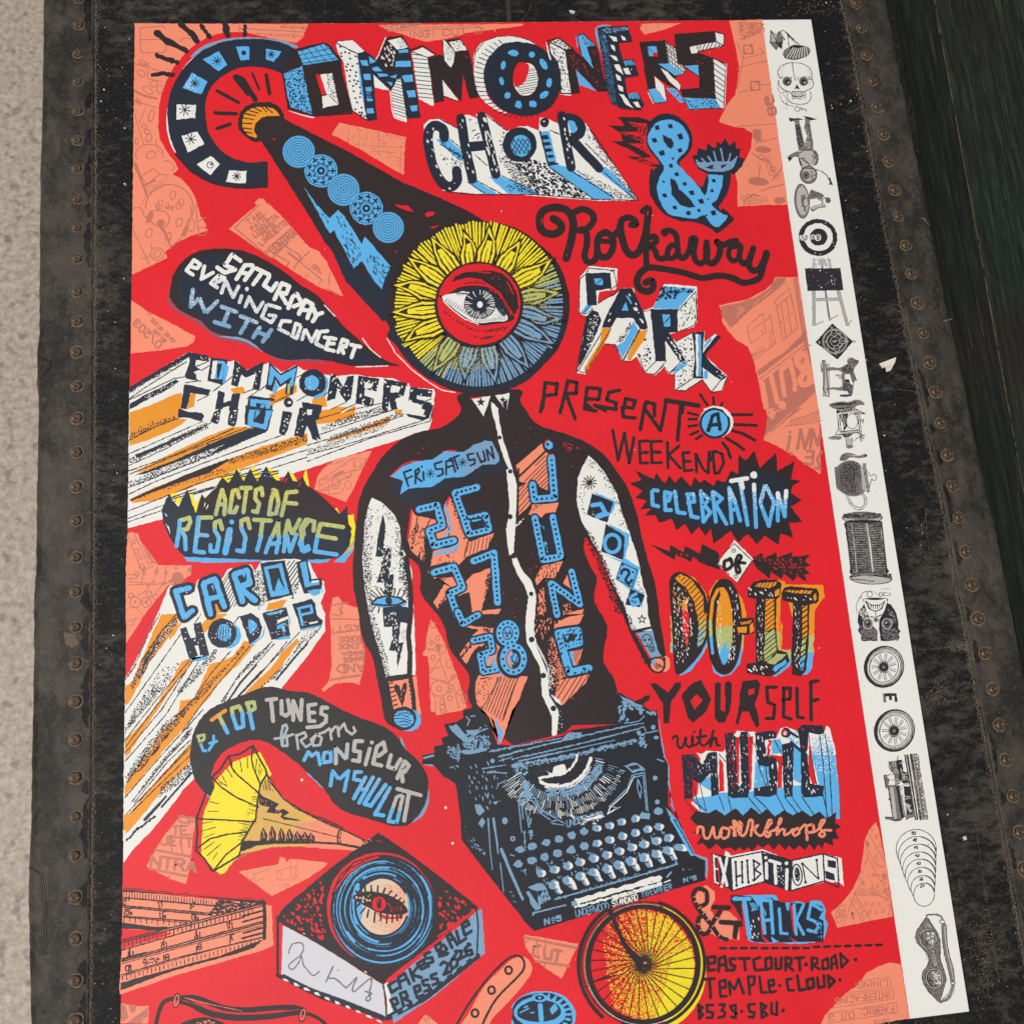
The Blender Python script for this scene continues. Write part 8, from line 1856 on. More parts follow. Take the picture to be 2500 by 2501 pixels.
p.s(N, 14, '15,370 310,310 590,395 885,330 1020,375 1035,640|30,680 330,595 580,680 895,590 1030,645|15,370 30,680|310,320 335,600|590,395 580,680|885,340 900,590'); p.s(RED, 10, '910,585 1030,630')
p.s(N, 17, '60,410 70,630|120,410 125,600|65,550 125,530|170,395 180,600|230,390 240,580|225,390 290,430 240,480 300,520 240,580'); p.s(W, 30, '350,420 355,560|430,410 440,610|380,395 480,425|545,480 540,660'); p.o(W, 345, 368, 16); p.o(W, 540, 420, 18)
for x, y in ((60, 410), (120, 410), (70, 630), (125, 600), (170, 395), (182, 600), (230, 580), (690, 425), (720, 600), (825, 390), (840, 560)): p.o(N, x, y, 14)
p.s(N, 12, '690,420 720,600|690,420 840,570 825,390'); p.ring(N, 640, 530, 46, 12, 100, -5); p.o(N, 642, 525, 26, 72, -5); p.d(W, '620,460 670,460 670,590 620,590', 22, 5); p.d(W, '450,430 520,450 520,650 450,600', 24, 6)
p.build()
p = Part('talks_lettering', poster, 3, 'striped ampersand and blue block letters TALKS')
fr(1280, 2000)
p.g(SAL, '1640,660 1720,630 1790,690 1800,760 1750,860 1830,960 1880,870 1928,870 2020,960 2030,1140 1930,1140 1860,1150 1770,1090 1680,1060 1650,980 1690,900 1640,800', 1.5)
p.ring(RED, 1655, 740, 40, 30, 60); p.q(K, 42, '1660,830 1720,790 1715,690 1650,660 1595,700 1600,780 1660,880 1760,1000 1840,1110 1910,1140|1840,880 1780,970 1740,1060 1690,1090 1640,1040 1640,950 1690,900'); p.o(SAL, 1660, 745, 42, 58)
p.q(SAL, 8, '1595,740 1620,730|1600,790 1630,770|1640,850 1665,830|1680,900 1705,880|1720,960 1745,935|1770,1020 1795,1000|1630,990 1660,1000|1650,1060 1675,1040|1640,680 1650,700|1700,700 1690,720|1700,780 1680,770|1830,1110 1850,1085|1800,930 1825,940|1750,1040 1765,1050')
p.s(K, 44, '1780,835 1928,840|1850,975 1990,985'); p.g(K, '1990,960 2070,970 2060,1010 2020,1030 2000,1140 1960,1130 1970,1000'); 
fr(1780, 2000)
p.g(B, '20,735 240,715 440,722 470,775 560,788 640,772 730,800 790,770 870,780 905,860 900,940 935,990 890,1150 700,1180 260,1170 180,1160 120,900', 1.5)
p.g(N, '15,720 200,730 230,760 275,830 290,760 400,745 450,800 500,830 560,870 575,790 700,800 760,790 880,830 890,870 840,940 890,960 885,1165 760,1160 660,1160 560,1165 340,1170 230,1160 160,1130 120,960 60,850 10,780')
p.g(RED, '110,800 150,830 170,1100 140,1100'); p.g(K, '20,770 110,800 120,900 60,840'); p.g(RED, '290,860 310,870 320,1100 300,1090'); p.g(RED, '570,810 600,830 620,1080 600,1060'); p.g(RED, '160,1130 220,1165 170,1172'); p.g(RED, '300,1090 380,1165 340,1172'); p.g(B, '390,1110 470,1160 410,1168'); p.g(RED, '560,1110 650,1165 620,1168')
p.s(B, 38, '45,755 190,755 '); p.s(B, 42, '140,770 190,1120'); p.g(B, '190,790 250,800 270,860 220,870'); p.h(N, '190,790 250,800 270,860 220,870', 40, 18, 6)
p.s(B, 32, '295,770 335,1080|300,770 390,770 410,1080|325,960 400,950'); p.g(N, '320,820 370,830 380,920 340,920'); p.g(B, '325,840 345,880 350,915 335,915')
p.g(N, '425,765 530,790 560,1000 520,1000 440,860'); p.s(B, 28, '470,850 485,1080 545,1085|610,810 630,1090|700,810 630,960 700,1090'); p.s(B, 30, '870,860 770,800 740,940 830,980 820,1070 740,1050'); p.d(W, '180,860 280,860 280,1130 200,1120', 36, 6, None, .3, 2.4, 80, 15); p.d(B, '840,960 880,970 880,1130 780,1130', 30, 7, None, .5, 2.4, 80, 15)
p.s(K, 10, '760,980 820,1010 800,1040')
p.build()
# ---- address
p = Part('address_lettering', poster, 2, 'brown hand lettered address with a dashed rule')
fr(1780, 2000)
for k in range(16):
    x = -85 + k * 98
    p.s(K, 26, f'{x},{1222 if k < 9 else 1240-k*3.2:.0f} {x+55},{1222 if k < 9 else 1238-k*3.2:.0f}')
A_ = lambda q_, w=28: p.s(K, w, q_)
fr(1280, 2000)
A_('1725,1310 1795,1300 1795,1360 1730,1370|1725,1310 1735,1435 1795,1425|1830,1440 1835,1320 1890,1300 1905,1435|1835,1385 1900,1375|1690,1515 1790,1510|1745,1520 1755,1690|1840,1540 1895,1520 1900,1590 1845,1600|1840,1540 1850,1680 1905,1675|1640,1755 1650,1890 1685,1850 1650,1820 1680,1780 1640,1755|1780,1760 1720,1760 1725,1820 1780,1830 1770,1880 1720,1880|1840,1755 1890,1755 1860,1810 1895,1830 1880,1870 1830,1880')
fr(1780, 2000)
A_('60,1320 5,1320 15,1380 55,1390 40,1430 -5,1430|95,1320 190,1320|140,1330 150,1430|290,1310 225,1330 245,1430 320,1425|340,1320 395,1310 400,1410 345,1425 340,1320|435,1320 440,1420 485,1415 490,1310|530,1430 530,1310 585,1320 580,1370 540,1380 600,1430|620,1315 700,1310|660,1320 665,1430|780,1430 780,1310 830,1320 830,1365 785,1380 850,1420|880,1340 930,1320 935,1410 885,1420 880,1340|965,1420 965,1320 1000,1290 1020,1410|970,1370 1015,1365|1050,1275 1060,1405 1120,1340 1050,1275')
p.o(K, 722, 1375, 20); p.o(K, 1192, 1330, 20)
A_('10,1660 0,1540 50,1610 90,1510 135,1650|195,1660 180,1490 240,1490 235,1560 195,1580|285,1490 305,1640 355,1640|370,1530 420,1520 420,1570 375,1580|370,1530 385,1640 440,1630|590,1510 540,1520 560,1620 610,1620|640,1480 660,1620 715,1610|730,1520 790,1510 795,1590 740,1605 730,1520|830,1500 840,1595 895,1585 890,1480|930,1480 940,1590 990,1530 930,1480|70,1840 30,1810 10,1770 60,1760 60,1880 20,1870|240,1750 180,1755 195,1820 240,1830 230,1875 185,1870|300,1740 310,1880 360,1850 310,1810 350,1770 300,1740|400,1740 400,1840 450,1850 450,1730')
p.o(K, 478, 1575, 17); p.o(K, 1046, 1520, 18); p.o(K, 120, 1818, 17); p.o(K, 508, 1810, 20)
p.build()
# ---- perforated strip, gear, goggles
fr(780, 2000)
p = Part('perforated_strip_drawing', poster, 3, 'salmon metal strip with round holes')
p.c(SAL, '1320,1990 1400,1850 1540,1600 1700,1430 1830,1320 1940,1310 2000,1380 1990,1470 1880,1620 1750,1760 1620,1900 1560,2010', .5)
p.q(K, 22, '1290,1950 1400,1760 1560,1540 1720,1370 1800,1310 1870,1290 1920,1330 1930,1400 1890,1470 1780,1580 1660,1710 1580,1850 1530,1960')
for x, y in ((1783, 1430), (1622, 1618), (1466, 1835)): p.ring(K, x, y, 32, 22, 36)
p.build()
p = Part('gear_drawing', poster, 3, 'blue toothed gear')
fr(1280, 2000)
p.c(B, '-130,1800 -60,1700 60,1640 210,1630 350,1660 440,1740 485,1830 470,1931 420,2010 0,2020 -120,1930', .8); p.c(N, '-110,1780 -40,1690 80,1655 230,1645 350,1690 420,1770 450,1860 430,1960 300,2020 0,2020 -110,1900', .8)
p.c(B, '-90,1790 0,1710 120,1680 260,1690 360,1740 390,1820 370,1900 250,1960 50,1960 -80,1880', .8); p.c(N, '-60,1800 20,1740 150,1710 270,1730 340,1790 330,1860 230,1910 60,1915 -50,1870', .8)
for k in range(26):
    a = radians(-100 + k * 7.6)
    p.s(B if k % 2 else N, 22, f'{175+225*cos(a):.0f},{1850+165*sin(a):.0f} {175+262*cos(a):.0f},{1850+195*sin(a):.0f}')
p.s(B, 46, '150,1760 160,1900'); p.o(B, 145, 1690, 75, 40); p.o(N, 145, 1690, 44, 24); p.o(B, 145, 1690, 14); p.s(B, 14, '-40,1830 40,1790|60,1830 90,1830|0,1780 30,1770'); p.g(B, '240,1800 290,1740 320,1800 260,1850'); p.g(RED, '-180,1820 -120,1750 -110,1900 -150,1931', 2)
p.build()
fr(280, 2000)
p = Part('goggles_drawing', poster, 2, 'dark goggle strap and lens at the bottom edge')
p.q(K, 40, '385,1970 410,1850 450,1750 500,1710 590,1690', None, 0); p.q(K, 60, '620,1720 720,1750 850,1820 1000,1860 1200,1880 1450,1865 1650,1835 1760,1820'); p.q(K, 52, '640,1690 760,1690 900,1740 1050,1790 1250,1805 1450,1790 1650,1780 1760,1800'); p.q(K, 34, '1790,1840 1850,1850 1928,1890 1990,1940'); p.q(RED, 6, '640,1715 800,1760 1000,1825 1250,1845 1500,1830 1740,1800'); p.q(SAL, 5, '660,1690 900,1750 1200,1815')
for x, y in ((583, 1715), (1773, 1850)): p.ring(K, x, y, 30, 12, 68, 12); p.ring(SAL, x, y, 20, 8, 52, 12)
p.c(K, '620,1960 700,1900 820,1875 940,1890 1040,1960', .5); p.d(SAL, '740,1931 900,1900 1000,1960', 18, 6, None, .7, 2, 0, 10)
p.build()
# ---- the small engravings down the white margin
KM = 300.0 / 966
def M(name, label):
    return Part(name, poster, 2, label)
fr(1860, 40, KM)
p = M('gramophone_engraving', 'small grey engraving of a tipped gramophone')
p.g(GR, '70,105 120,140 128,120 140,125 165,190 155,255 130,240 115,265 65,205'); p.g(GL, '75,115 118,145 110,205 72,200'); p.s(DG, 5, '70,105 65,205 115,265 110,230|70,105 120,205 75,200|120,140 110,205 155,250|125,125 165,180 155,255'); p.g(DG, '118,210 155,190 158,250 130,238')
p.q(DG, 6, '130,125 170,110 205,150 212,235|180,115 230,170 270,215|190,120 250,180 295,220'); p.s(GR, 10, '145,120 165,165 180,180')
p.c(GR, '165,295 180,260 215,240 260,222 330,230 365,240 378,265 365,300 310,325 245,340 190,325', .4); p.c(DG, '215,240 260,222 330,230 300,245 240,262', .4)
for k in range(16): p.s(W if k % 2 else DG, 5, f'{240+k*7},{250-abs(k-6)*1.5} {180+k*12},{326+(7-abs(k-6))*1.4}', .3)
p.s(DG, 6, '165,295 185,325 245,340 310,325 365,300 378,265'); p.build()
p = M('skull_engraving', 'small engraving of a grinning skull with an earphone cord')
p.q(GR, 7, '140,480 125,440 140,400 190,370 255,362 320,372 370,400 392,440 395,490|130,500 138,540 170,575 205,588 230,600|395,490 405,520 395,560 340,585|200,600 205,650 240,680 300,690 355,680 385,640 380,590|240,365 245,420 262,500'); p.s(DG, 4, '243,365 247,430 262,500', .5)
p.d(GR, '140,470 240,470 240,495 140,500', 8, 4, None, .7); p.d(GR, '275,470 395,470 395,500 275,500', 8, 4, None, .7); p.d(GL, '140,400 180,380 160,470 135,470', 10, 4, None, .6); p.d(GL, '345,400 395,440 395,560 370,560', 10, 4, None, .6)
for x in (200, 328): p.o(GR, x, 510, 37, 36); p.o(DG, x, 512, 29, 29); p.o(W, x + 8, 518, 6); p.ring(GR, x, 510, 22, 4)
p.g(DG, '275,530 298,570 285,572 275,562 262,572 257,568'); p.g(W, '235,590 340,588 335,625 245,625', .4)
for k in range(9): p.s(GR, 5, f'{237+k*12},588 {240+k*11},625', .3)
p.s(DG, 7, '240,625 285,632 330,622'); p.d(GR, '240,635 335,635 330,655 245,655', 9, 4, None, .8); p.s(GR, 6, '230,600 240,640|342,590 340,640|235,590 340,588')
p.q(GR, 5, '140,600 150,650 190,690 250,705|150,600 200,590|165,610 200,660 190,690|130,500 125,560 145,600'); p.ring(GR, 278, 727, 20, 6); p.s(GR, 6, '300,722 355,735|310,710 315,740|330,720 350,745'); p.d(GL, '155,705 215,720 210,732 155,715', 8, 3); p.build()
p = M('diver_engraving', 'small engraving of an upside down diver in helmet and trousers')
p.g(DG, '205,798 300,800 330,812 260,815 225,825'); p.g(DG, '325,785 360,785 437,805 375,815 345,800'); p.g(GR, '250,812 292,812 295,840 255,838'); p.g(GR, '340,800 378,810 375,842 340,838')
p.g(GR, '258,840 298,840 310,880 325,960 335,1000 355,940 330,870 340,838 380,842 385,900 402,980 405,1050 290,1055 275,980', .5); p.d(DG, '260,850 290,850 330,1000 300,1040 280,980', 8, 5, None, .9); p.d(DG, '355,850 380,850 400,1000 380,1000', 10, 4, None, .8); p.d(GL, '335,980 375,980 390,1040 340,1040', 10, 5, None, .8); p.d(GL, '340,870 370,870 380,960 350,960', 12, 5, None, .5)
p.g(GL, '290,1050 405,1050 420,1090 410,1170 320,1190 290,1120', .4); p.s(DG, 6, '290,1050 405,1052|290,1075 320,1060|300,1120 330,1110 380,1180 400,1190|320,1120 350,1150'); p.c(GR, '400,1055 430,1060 445,1110 435,1160 410,1170 420,1120', .4); p.s(DG, 6, '405,1060 440,1090 440,1140 410,1170|390,1090 415,1110 400,1150'); p.c(GR, '285,1060 240,1075 205,1100 205,1120 220,1135 250,1105 290,1100', .4); p.g(DG, '200,1105 225,1100 235,1120 215,1138'); p.g(DG, '280,1080 295,1150 320,1185 300,1170')
p.o(GR, 366, 1245, 66, 68); p.o(GL, 372, 1240, 52, 55); p.o(GR, 350, 1248, 24, 30); p.ring(DG, 348, 1248, 24, 6, 28); p.o(DG, 348, 1248, 10, 16); p.d(GR, '380,1200 430,1210 425,1290 380,1305', 9, 5, None, .8); p.ring(DG, 366, 1245, 66, 6, 68); p.s(DG, 7, '310,1190 410,1195')
p.q(GR, 7, '400,1200 450,1210 500,1240 525,1275'); p.g(DG, '522,1265 535,1268 545,1300 558,1325 520,1322 535,1310'); p.build()
p = M('gyroscope_engraving', 'small engraving of a clockwork toy figure on a round stand')
p.o(GR, 314, 1452, 58, 136, -4); p.o(GL, 318, 1450, 46, 116, -4); p.ring(DG, 314, 1452, 58, 4, 136, -4); p.ring(GR, 318, 1452, 50, 4, 124, -4); p.g(GR, '308,1405 340,1400 345,1440 375,1445 375,1470 345,1475 350,1535 325,1535 330,1500 310,1495'); p.ring(DG, 342, 1460, 22, 5, 40); p.o(GL, 345, 1465, 18, 30)
p.g(GR, '385,1360 465,1390 490,1410 470,1440 430,1430 370,1440 370,1400', .4); p.d(DG, '385,1365 490,1410 430,1430 375,1430', 10, 4, None, .6); p.o(GR, 520, 1445, 22, 24); p.d(DG, '500,1430 540,1430 540,1465 505,1465', 8, 4); p.o(W, 485, 1432, 12); p.c(GL, '380,1520 400,1490 440,1480 480,1470 500,1480 495,1500 440,1510 400,1530', .4); p.s(DG, 6, '375,1500 400,1530 440,1505 500,1495|470,1440 500,1425 520,1460|440,1440 480,1450 470,1480'); p.build()
p = M('target_engraving', 'small black and white ring target numbered 25 50 75 100')
p.o(DG, 441, 1738, 153, 144, 20); p.o(W, 443, 1735, 115, 108, 20); p.o(DG, 444, 1736, 70, 67); p.o(W, 440, 1740, 27, 28)
p.t(W, 6, '25', 322, 1762, 322, 1722, -24, 0); p.t(DG, 5, '50', 358, 1760, 358, 1724, -20, 0); p.t(W, 6, '75', 410, 1760, 410, 1718, -26, 0); p.t(DG, 5, '100', 452, 1760, 452, 1716, -22, 0)
for x, y in ((420, 1860), (460, 1870), (570, 1805), (560, 1780), (550, 1720), (500, 1625)): p.o(W, x, y, 4)
p.build()
fr(1800, 500)
p = M('easel_engraving', 'small engraving of a black board on an easel')
p.g(GL, '708,520 735,505 735,595 708,595'); p.g(GL, '855,505 875,520 892,595 870,595'); p.c(GL, '740,560 770,545 760,520 800,505 835,520 830,545 870,575 800,570', .4); p.d(GR, '708,505 890,505 890,595 708,595', 18, 5, None, .5); p.o(GL, 722, 515, 14); p.o(GL, 858, 512, 14); p.s(DG, 12, '800,575 805,595')
p.g(GL, '705,810 735,810 735,1135 710,1135'); p.s(GR, 6, '712,810 712,1135|733,810 735,1140'); p.g(GL, '935,805 965,800 1050,1130 1025,1135'); p.s(GR, 6, '938,805 1028,1135|962,800 1050,1130'); p.s(GR, 18, '830,805 870,1085'); p.s(GL, 24, '735,895 965,890'); p.s(GR, 5, '735,883 965,878|735,907 970,902'); p.s(GL, 14, '740,1130 810,1100|870,1085 950,1040|1045,1130 1075,1090'); p.s(GR, 7, '705,1138 745,1138|860,1088 890,1085|1025,1138 1060,1135')
p.g(DG, '637,598 972,596 1000,805 662,812', .6); p.d(W, '640,600 970,600 995,800 665,808', 46, 3, None, .4); p.o(W, 781, 620, 7); p.o(W, 793, 780, 7); p.d(W, '870,660 930,640 930,750 890,750', 18, 4, None, .6); p.build()
fr(1960, 780, KM)
p = M('puzzle_engraving', 'small dark diamond puzzle with rings')
p.g(DG, '232,30 395,172 272,316 98,180', .6); p.ring(DG, 405, 173, 9, 4)
for r, w in ((96, 5), (88, 4), (66, 5), (58, 3), (36, 4)): p.ring(GL, 252, 172, r, w, None)
for x, y in ((245, 108), (312, 168), (266, 228)): p.o(DG, x, y, 24); p.ring(GL, x, y, 24, 5); p.s(GL, 4, f'{x-18},{y-6} {x},{y+6} {x+18},{y-4}')
for x, y in ((228, 65), (130, 180), (182, 175), (258, 272), (195, 235), (290, 112), (350, 172), (252, 172), (240, 175), (262, 168)): p.ring(GL, x, y, 7, 4)
p.build()
p = M('toy_horse_engraving', 'small engraving of a toy horse on a wheeled board, turned on its side')
p.s(GR, 16, '165,325 165,600'); p.g(GL, '172,350 210,345 215,590 175,580', .4); p.s(DG, 6, '158,330 178,325 205,600 190,600|155,320 150,410|160,540 175,600|178,600 210,610'); p.o(GL, 150, 370, 8, 22); p.o(GL, 168, 575, 8, 26); p.s(DG, 5, '142,345 150,415|162,545 185,605')
p.c(GR, '180,385 230,375 290,380 330,360 350,345 360,310 385,300 420,318 438,325 432,350 410,375 400,410 420,470 400,500 395,560 385,590 350,605 295,605 300,590 360,585 340,560 290,560 240,550 190,555 185,540 240,535 300,530 310,495 300,440 310,425 290,405 240,400 190,405', .6)
p.d(DG, '300,380 360,350 400,400 380,420 320,420', 9, 5, None, .85); p.d(DG, '310,500 390,510 385,590 350,575 300,545', 9, 5, None, .85); p.d(DG, '370,310 430,320 420,360 380,350', 9, 4, None, .6); p.g(W, '330,430 370,425 385,470 400,510 380,515 360,480 330,470', .4); p.g(DG, '335,470 365,470 368,492 330,490'); p.s(DG, 5, '330,430 370,425 400,510|360,385 425,480|355,300 350,330 390,345|435,320 425,345|265,440 300,435|285,450 300,455'); p.ring(GR, 265, 440, 7, 4); p.ring(GR, 290, 458, 7, 4); p.s(DG, 12, '295,600 340,605 380,595'); p.build()
p = M('sewing_machine_engraving', 'small engraving of a sewing machine turned upside down')
p.c(GR, '205,675 240,655 300,645 360,648 410,632 450,635 485,660 480,672 440,675 400,690 340,690 260,705', .4); p.c(DG, '215,672 300,655 360,660 420,645 400,668 300,675', .4); p.g(DG, '262,700 385,685 390,715 265,735'); p.d(GL, '270,705 380,692 385,710 270,725', 9, 4); p.g(GR, '385,665 410,660 415,700 390,705'); p.g(GL, '300,735 420,700 490,740 480,748 400,730 290,745', .3); p.s(DG, 6, '265,735 420,705 490,742 400,735|270,740 285,880|285,745 300,880|430,740 455,960|445,745 465,960|400,735 430,750')
p.g(DG, '285,750 355,738 345,790 350,840 320,880 315,820'); p.d(GL, '295,755 345,745 340,800 330,870 320,820', 11, 5); p.ring(GR, 388, 802, 45, 6, 60); p.g(GL, '290,885 440,870 440,890 300,905'); p.s(DG, 6, '290,885 440,868|300,905 440,888|260,900 285,850|250,910 300,905'); p.c(GR, '310,910 350,895 400,892 380,915 350,930 320,925', .4); p.d(DG, '310,905 370,900 370,925 320,925', 8, 5)
p.s(GR, 14, '225,932 300,930'); p.ring(DG, 214, 932, 9, 5); p.s(DG, 5, '230,922 300,920|230,942 300,942'); p.g(GL, '335,935 390,930 380,990 345,990'); p.s(DG, 5, '335,930 345,1000|390,930 385,1000|400,960 430,930 470,920'); p.o(GR, 368, 1000, 30, 16); p.s(GR, 8, '435,900 485,915|450,910 480,940|425,790 460,800 480,790 470,815|450,780 470,790'); p.build()
p = M('teapot_engraving', 'small engraving of a round teapot lying on its side')
p.c(GR, '290,1110 305,1065 345,1048 390,1055 440,1070 490,1058 508,1072 490,1085 440,1092 390,1085 360,1092 340,1110', .4); p.d(DG, '295,1105 310,1065 345,1055 330,1080 320,1110', 9, 4, None, .8); p.g(GL, '340,1062 400,1068 480,1070 400,1075', .4); p.g(DG, '480,1055 508,1068 492,1088')
p.c(GR, '262,1300 258,1220 270,1160 310,1125 370,1108 430,1125 465,1165 470,1230 475,1300 490,1350 440,1385 390,1392 330,1375 280,1340', .5); p.g(GR, '248,1165 272,1155 270,1200 275,1290 290,1345 265,1330 255,1250', .6); p.d(DG, '320,1130 440,1130 460,1240 440,1370 340,1370 300,1260', 8, 4, (390, 1190, 390, 1420), .9); p.h(DG, '262,1300 258,1220 310,1125 400,1108 440,1380 330,1375', 85, 13, 4, .3, .85); p.g(GL, '455,1160 475,1160 500,1345 470,1340', .4); p.s(GL, 12, '462,1180 480,1340')
p.g(GL, '470,1132 490,1130 525,1358 508,1362', .4); p.s(DG, 5, '470,1132 508,1362|490,1130 525,1358|480,1132 516,1360'); p.q(GR, 6, '495,1170 520,1215 540,1235|520,1330 535,1270 545,1250|540,1225 555,1220 575,1230 575,1260 555,1268 545,1255'); p.q(GR, 7, '340,1380 370,1450 420,1495 470,1490 500,1450 500,1410 475,1370|355,1380 385,1445 430,1478 465,1475 485,1445 483,1410 462,1375')
p.o(GR, 577, 1352, 4); p.o(GR, 590, 1457, 3); p.build()
p = M('thread_spool_engraving', 'engraving of a thread spool')
p.c(DG, '335,1590 480,1565 620,1590 615,1640 625,1740 640,1850 652,1931 658,2000 390,2010 375,1931 355,1780 340,1680', 1.2)
for k in range(46):
    y = 1585 + k * 9.2
    p.s(GR if k % 2 else GL, 3, f'{340+k*.9:.0f},{y} {500+k},{y+4} {615+k*.9:.0f},{y-2}', .6)
p.d(GR, '480,1570 520,1570 570,2000 520,2000', 10, 5, None, .8); p.s(GL, 13, '495,1575 530,1800 550,1990'); p.s(GL, 6, '378,1580 400,1750 425,1990'); p.s(W, 6, '520,1720 545,1960')
for k in range(24): p.o(DG, 338 + k * 1.9, 1600 + k * 17, 8, 9); p.o(DG, 618 + k * 1.75, 1600 + k * 17, 8, 9)
p.o(GR, 466, 1560, 157, 44); p.o(GL, 468, 1572, 148, 32); p.o(GR, 466, 1548, 150, 30); p.d(DG, '320,1530 610,1530 610,1560 320,1560', 10, 5, None, .7, 2.5, 0, 8); p.ring(DG, 466, 1560, 157, 5, 44); p.o(DG, 480, 1590, 138, 12)
fr(2050, 1380, KM)
p.o(GR, 243, 100, 166, 42, 2); p.d(DG, '80,90 400,70 400,95 90,105', 10, 5, None, .7, 2.5, 0, 8); p.o(GL, 243, 118, 160, 30, 3); p.ring(DG, 243, 105, 166, 5, 46, 2); p.s(DG, 6, '88,112 225,122 230,132|225,128 275,128'); p.build()
p = M('mask_engraving', 'small engraving of an upside down grinning mask with big eyes')
p.q(GR, 5, '140,380 130,320 150,270 190,215 230,205|170,270 175,225 215,208 260,208 300,235 320,230|140,300 155,250'); p.ring(GR, 235, 231, 22, 6); p.ring(GR, 323, 232, 16, 6); p.s(GR, 5, '345,215 395,222 398,240 345,240 345,215|340,225 335,240'); p.t(GL, 4, 'XOIOTX', 325, 192, 395, 194, 0, -10)
p.c(DG, '195,265 365,262 375,300 400,310 440,370 460,440 462,500 478,520 465,545 470,575 450,590 410,595 320,600 250,598 180,598 168,575 165,550 148,520 145,505 155,490 142,440 150,370 190,310', .8)
p.g(W, '195,265 280,275 365,262 372,290 350,360 310,430 310,520 325,600 298,600 295,520 262,480 235,420 205,350 192,300', .8); p.d(GL, '150,370 200,330 230,420 180,430', 9, 5, None, .8); p.d(GR, '160,480 290,500 295,590 180,590', 9, 5, None, .6, 2, 0, 30); p.d(GR, '330,500 460,500 460,590 340,595', 9, 5, None, .6, 2, 0, 30); p.d(W, '160,350 190,320 215,400 160,430', 11, 4, None, .8); p.d(GL, '370,330 430,380 450,470 400,440', 10, 4, None, .6)
p.q(DG, 9, '205,285 230,340 280,362 330,340 352,285'); p.q(DG, 6, '205,285 240,310 280,318 325,310 352,285'); 
for k in range(7): p.s(DG, 5, f'{228+k*17},{305+6-abs(k-3)*2} {228+k*17},{335+16-abs(k-3)*5}')
p.s(DG, 6, '282,362 285,410|195,265 280,275 365,262|240,405 282,415 330,390'); p.o(DG, 285, 433, 22, 19); p.ring(GL, 285, 433, 13, 5)
for x, y in ((222, 460), (372, 463)): p.o(GL, x, y, 42, 44); p.o(DG, x, y, 34, 36); p.ring(GR, x, y, 24, 7); p.o(W, x - 6, y - 8, 6)
p.build()
def spoke_wheel(cx, cy, rx, ry, rot):
    p.o(DG, cx, cy, rx, ry, rot); p.o(GL, cx + 9, cy - 4, rx * .90, ry * .92, rot); p.d(GR, f'{cx},{cy-ry} {cx+rx},{cy-ry} {cx+rx},{cy+ry} {cx},{cy+ry*.9}', 13, 4, (cx + rx, cy, cx, cy), .0); p.ring(GR, cx + 6, cy - 2, rx * .86, 6, ry * .88, rot); p.ring(DG, cx, cy, rx, 6, ry, rot); p.s(DG, 5, [(cx + rx * .93 * cos(a / 10), cy + ry * .93 * sin(a / 10)) for a in range(-6, 14)])
    p.o(W, cx, cy + 2, rx * .82, ry * .83, rot); p.ring(DG, cx, cy + 2, rx * .72, 6, ry * .74, rot); p.ring(DG, cx + 4, cy + 2, rx * .79, 3, ry * .81, rot)
    for k in range(11):
        a = 2 * pi * k / 11 + .3
        for d_ in (-.07, .07): p.s(GR if d_ < 0 else DG, 5, f'{cx+rx*.28*cos(a+d_*2):.0f},{cy+2+ry*.28*sin(a+d_*2):.0f} {cx+rx*.64*cos(a+d_):.0f},{cy+2+ry*.66*sin(a+d_):.0f}', .2)
    p.o(DG, cx - 4, cy + 2, rx * .28, ry * .29); p.ring(GL, cx - 2, cy + 2, rx * .26, 4); p.o(GL, cx - 3, cy + 3, 12); p.ring(DG, cx - 3, cy + 3, 7, 5)
p = M('spoked_wheel_engraving', 'upper of two spoked wheels in the margin'); spoke_wheel(348, 801, 154, 164, 25); p.o(GR, 198, 955, 4); p.o(GR, 280, 968, 3); p.build()
p = M('margin_letter', 'black letter E turned on its side')
p.g(DG, '338,1010 445,1008 456,1078 432,1076 430,1032 410,1032 412,1062 390,1064 388,1034 362,1036 368,1080 345,1082', .5); p.g(GR, '338,1010 352,1010 360,1080 345,1082', .3); p.build()
p = M('spoked_wheel_engraving', 'lower of two spoked wheels in the margin'); spoke_wheel(430, 1303, 157, 167, 25); p.o(GR, 260, 1280, 4); p.build()
p = M('locomotive_engraving', 'engraving of a steam locomotive turned on its side')
p.g(GR, '508,1495 605,1480 620,1500 640,1640 665,1800 686,1921 697,2002 592,2005 596,1921 560,1700', .6); p.d(W, '590,1490 615,1500 693,1998 673,2001', 11, 5, (600, 1800, 700, 1790), .7); p.s(DG, 9, '512,1495 594,2005|530,1495 612,2005'); p.s(W, 7, '545,1490 622,2005'); p.s(DG, 12, '560,1490 600,1700 637,2005'); p.s(GL, 7, '520,1495 602,2005|575,1490 648,2003'); p.d(DG, '570,1500 600,1500 663,2001 623,2001', 16, 4, None, .5); p.d(GL, '580,1700 600,1690 647,1980 627,1980', 18, 5, None, .6)
p.g(GR, '388,1545 448,1540 470,1720 440,1735 430,1650 400,1620', .5); p.g(DG, '450,1535 490,1535 500,1625 540,1640 555,1720 520,1730 470,1700'); p.s(DG, 6, '388,1545 390,1600 430,1640 440,1735|448,1540 470,1720|400,1550 430,1630'); p.ring(GL, 425, 1570, 14, 6); p.ring(GL, 440, 1620, 14, 6); p.ring(GL, 450, 1700, 14, 7); p.s(GL, 6, '470,1560 520,1550|480,1600 500,1690|500,1650 550,1640'); p.s(GR, 6, '460,1500 450,1540')
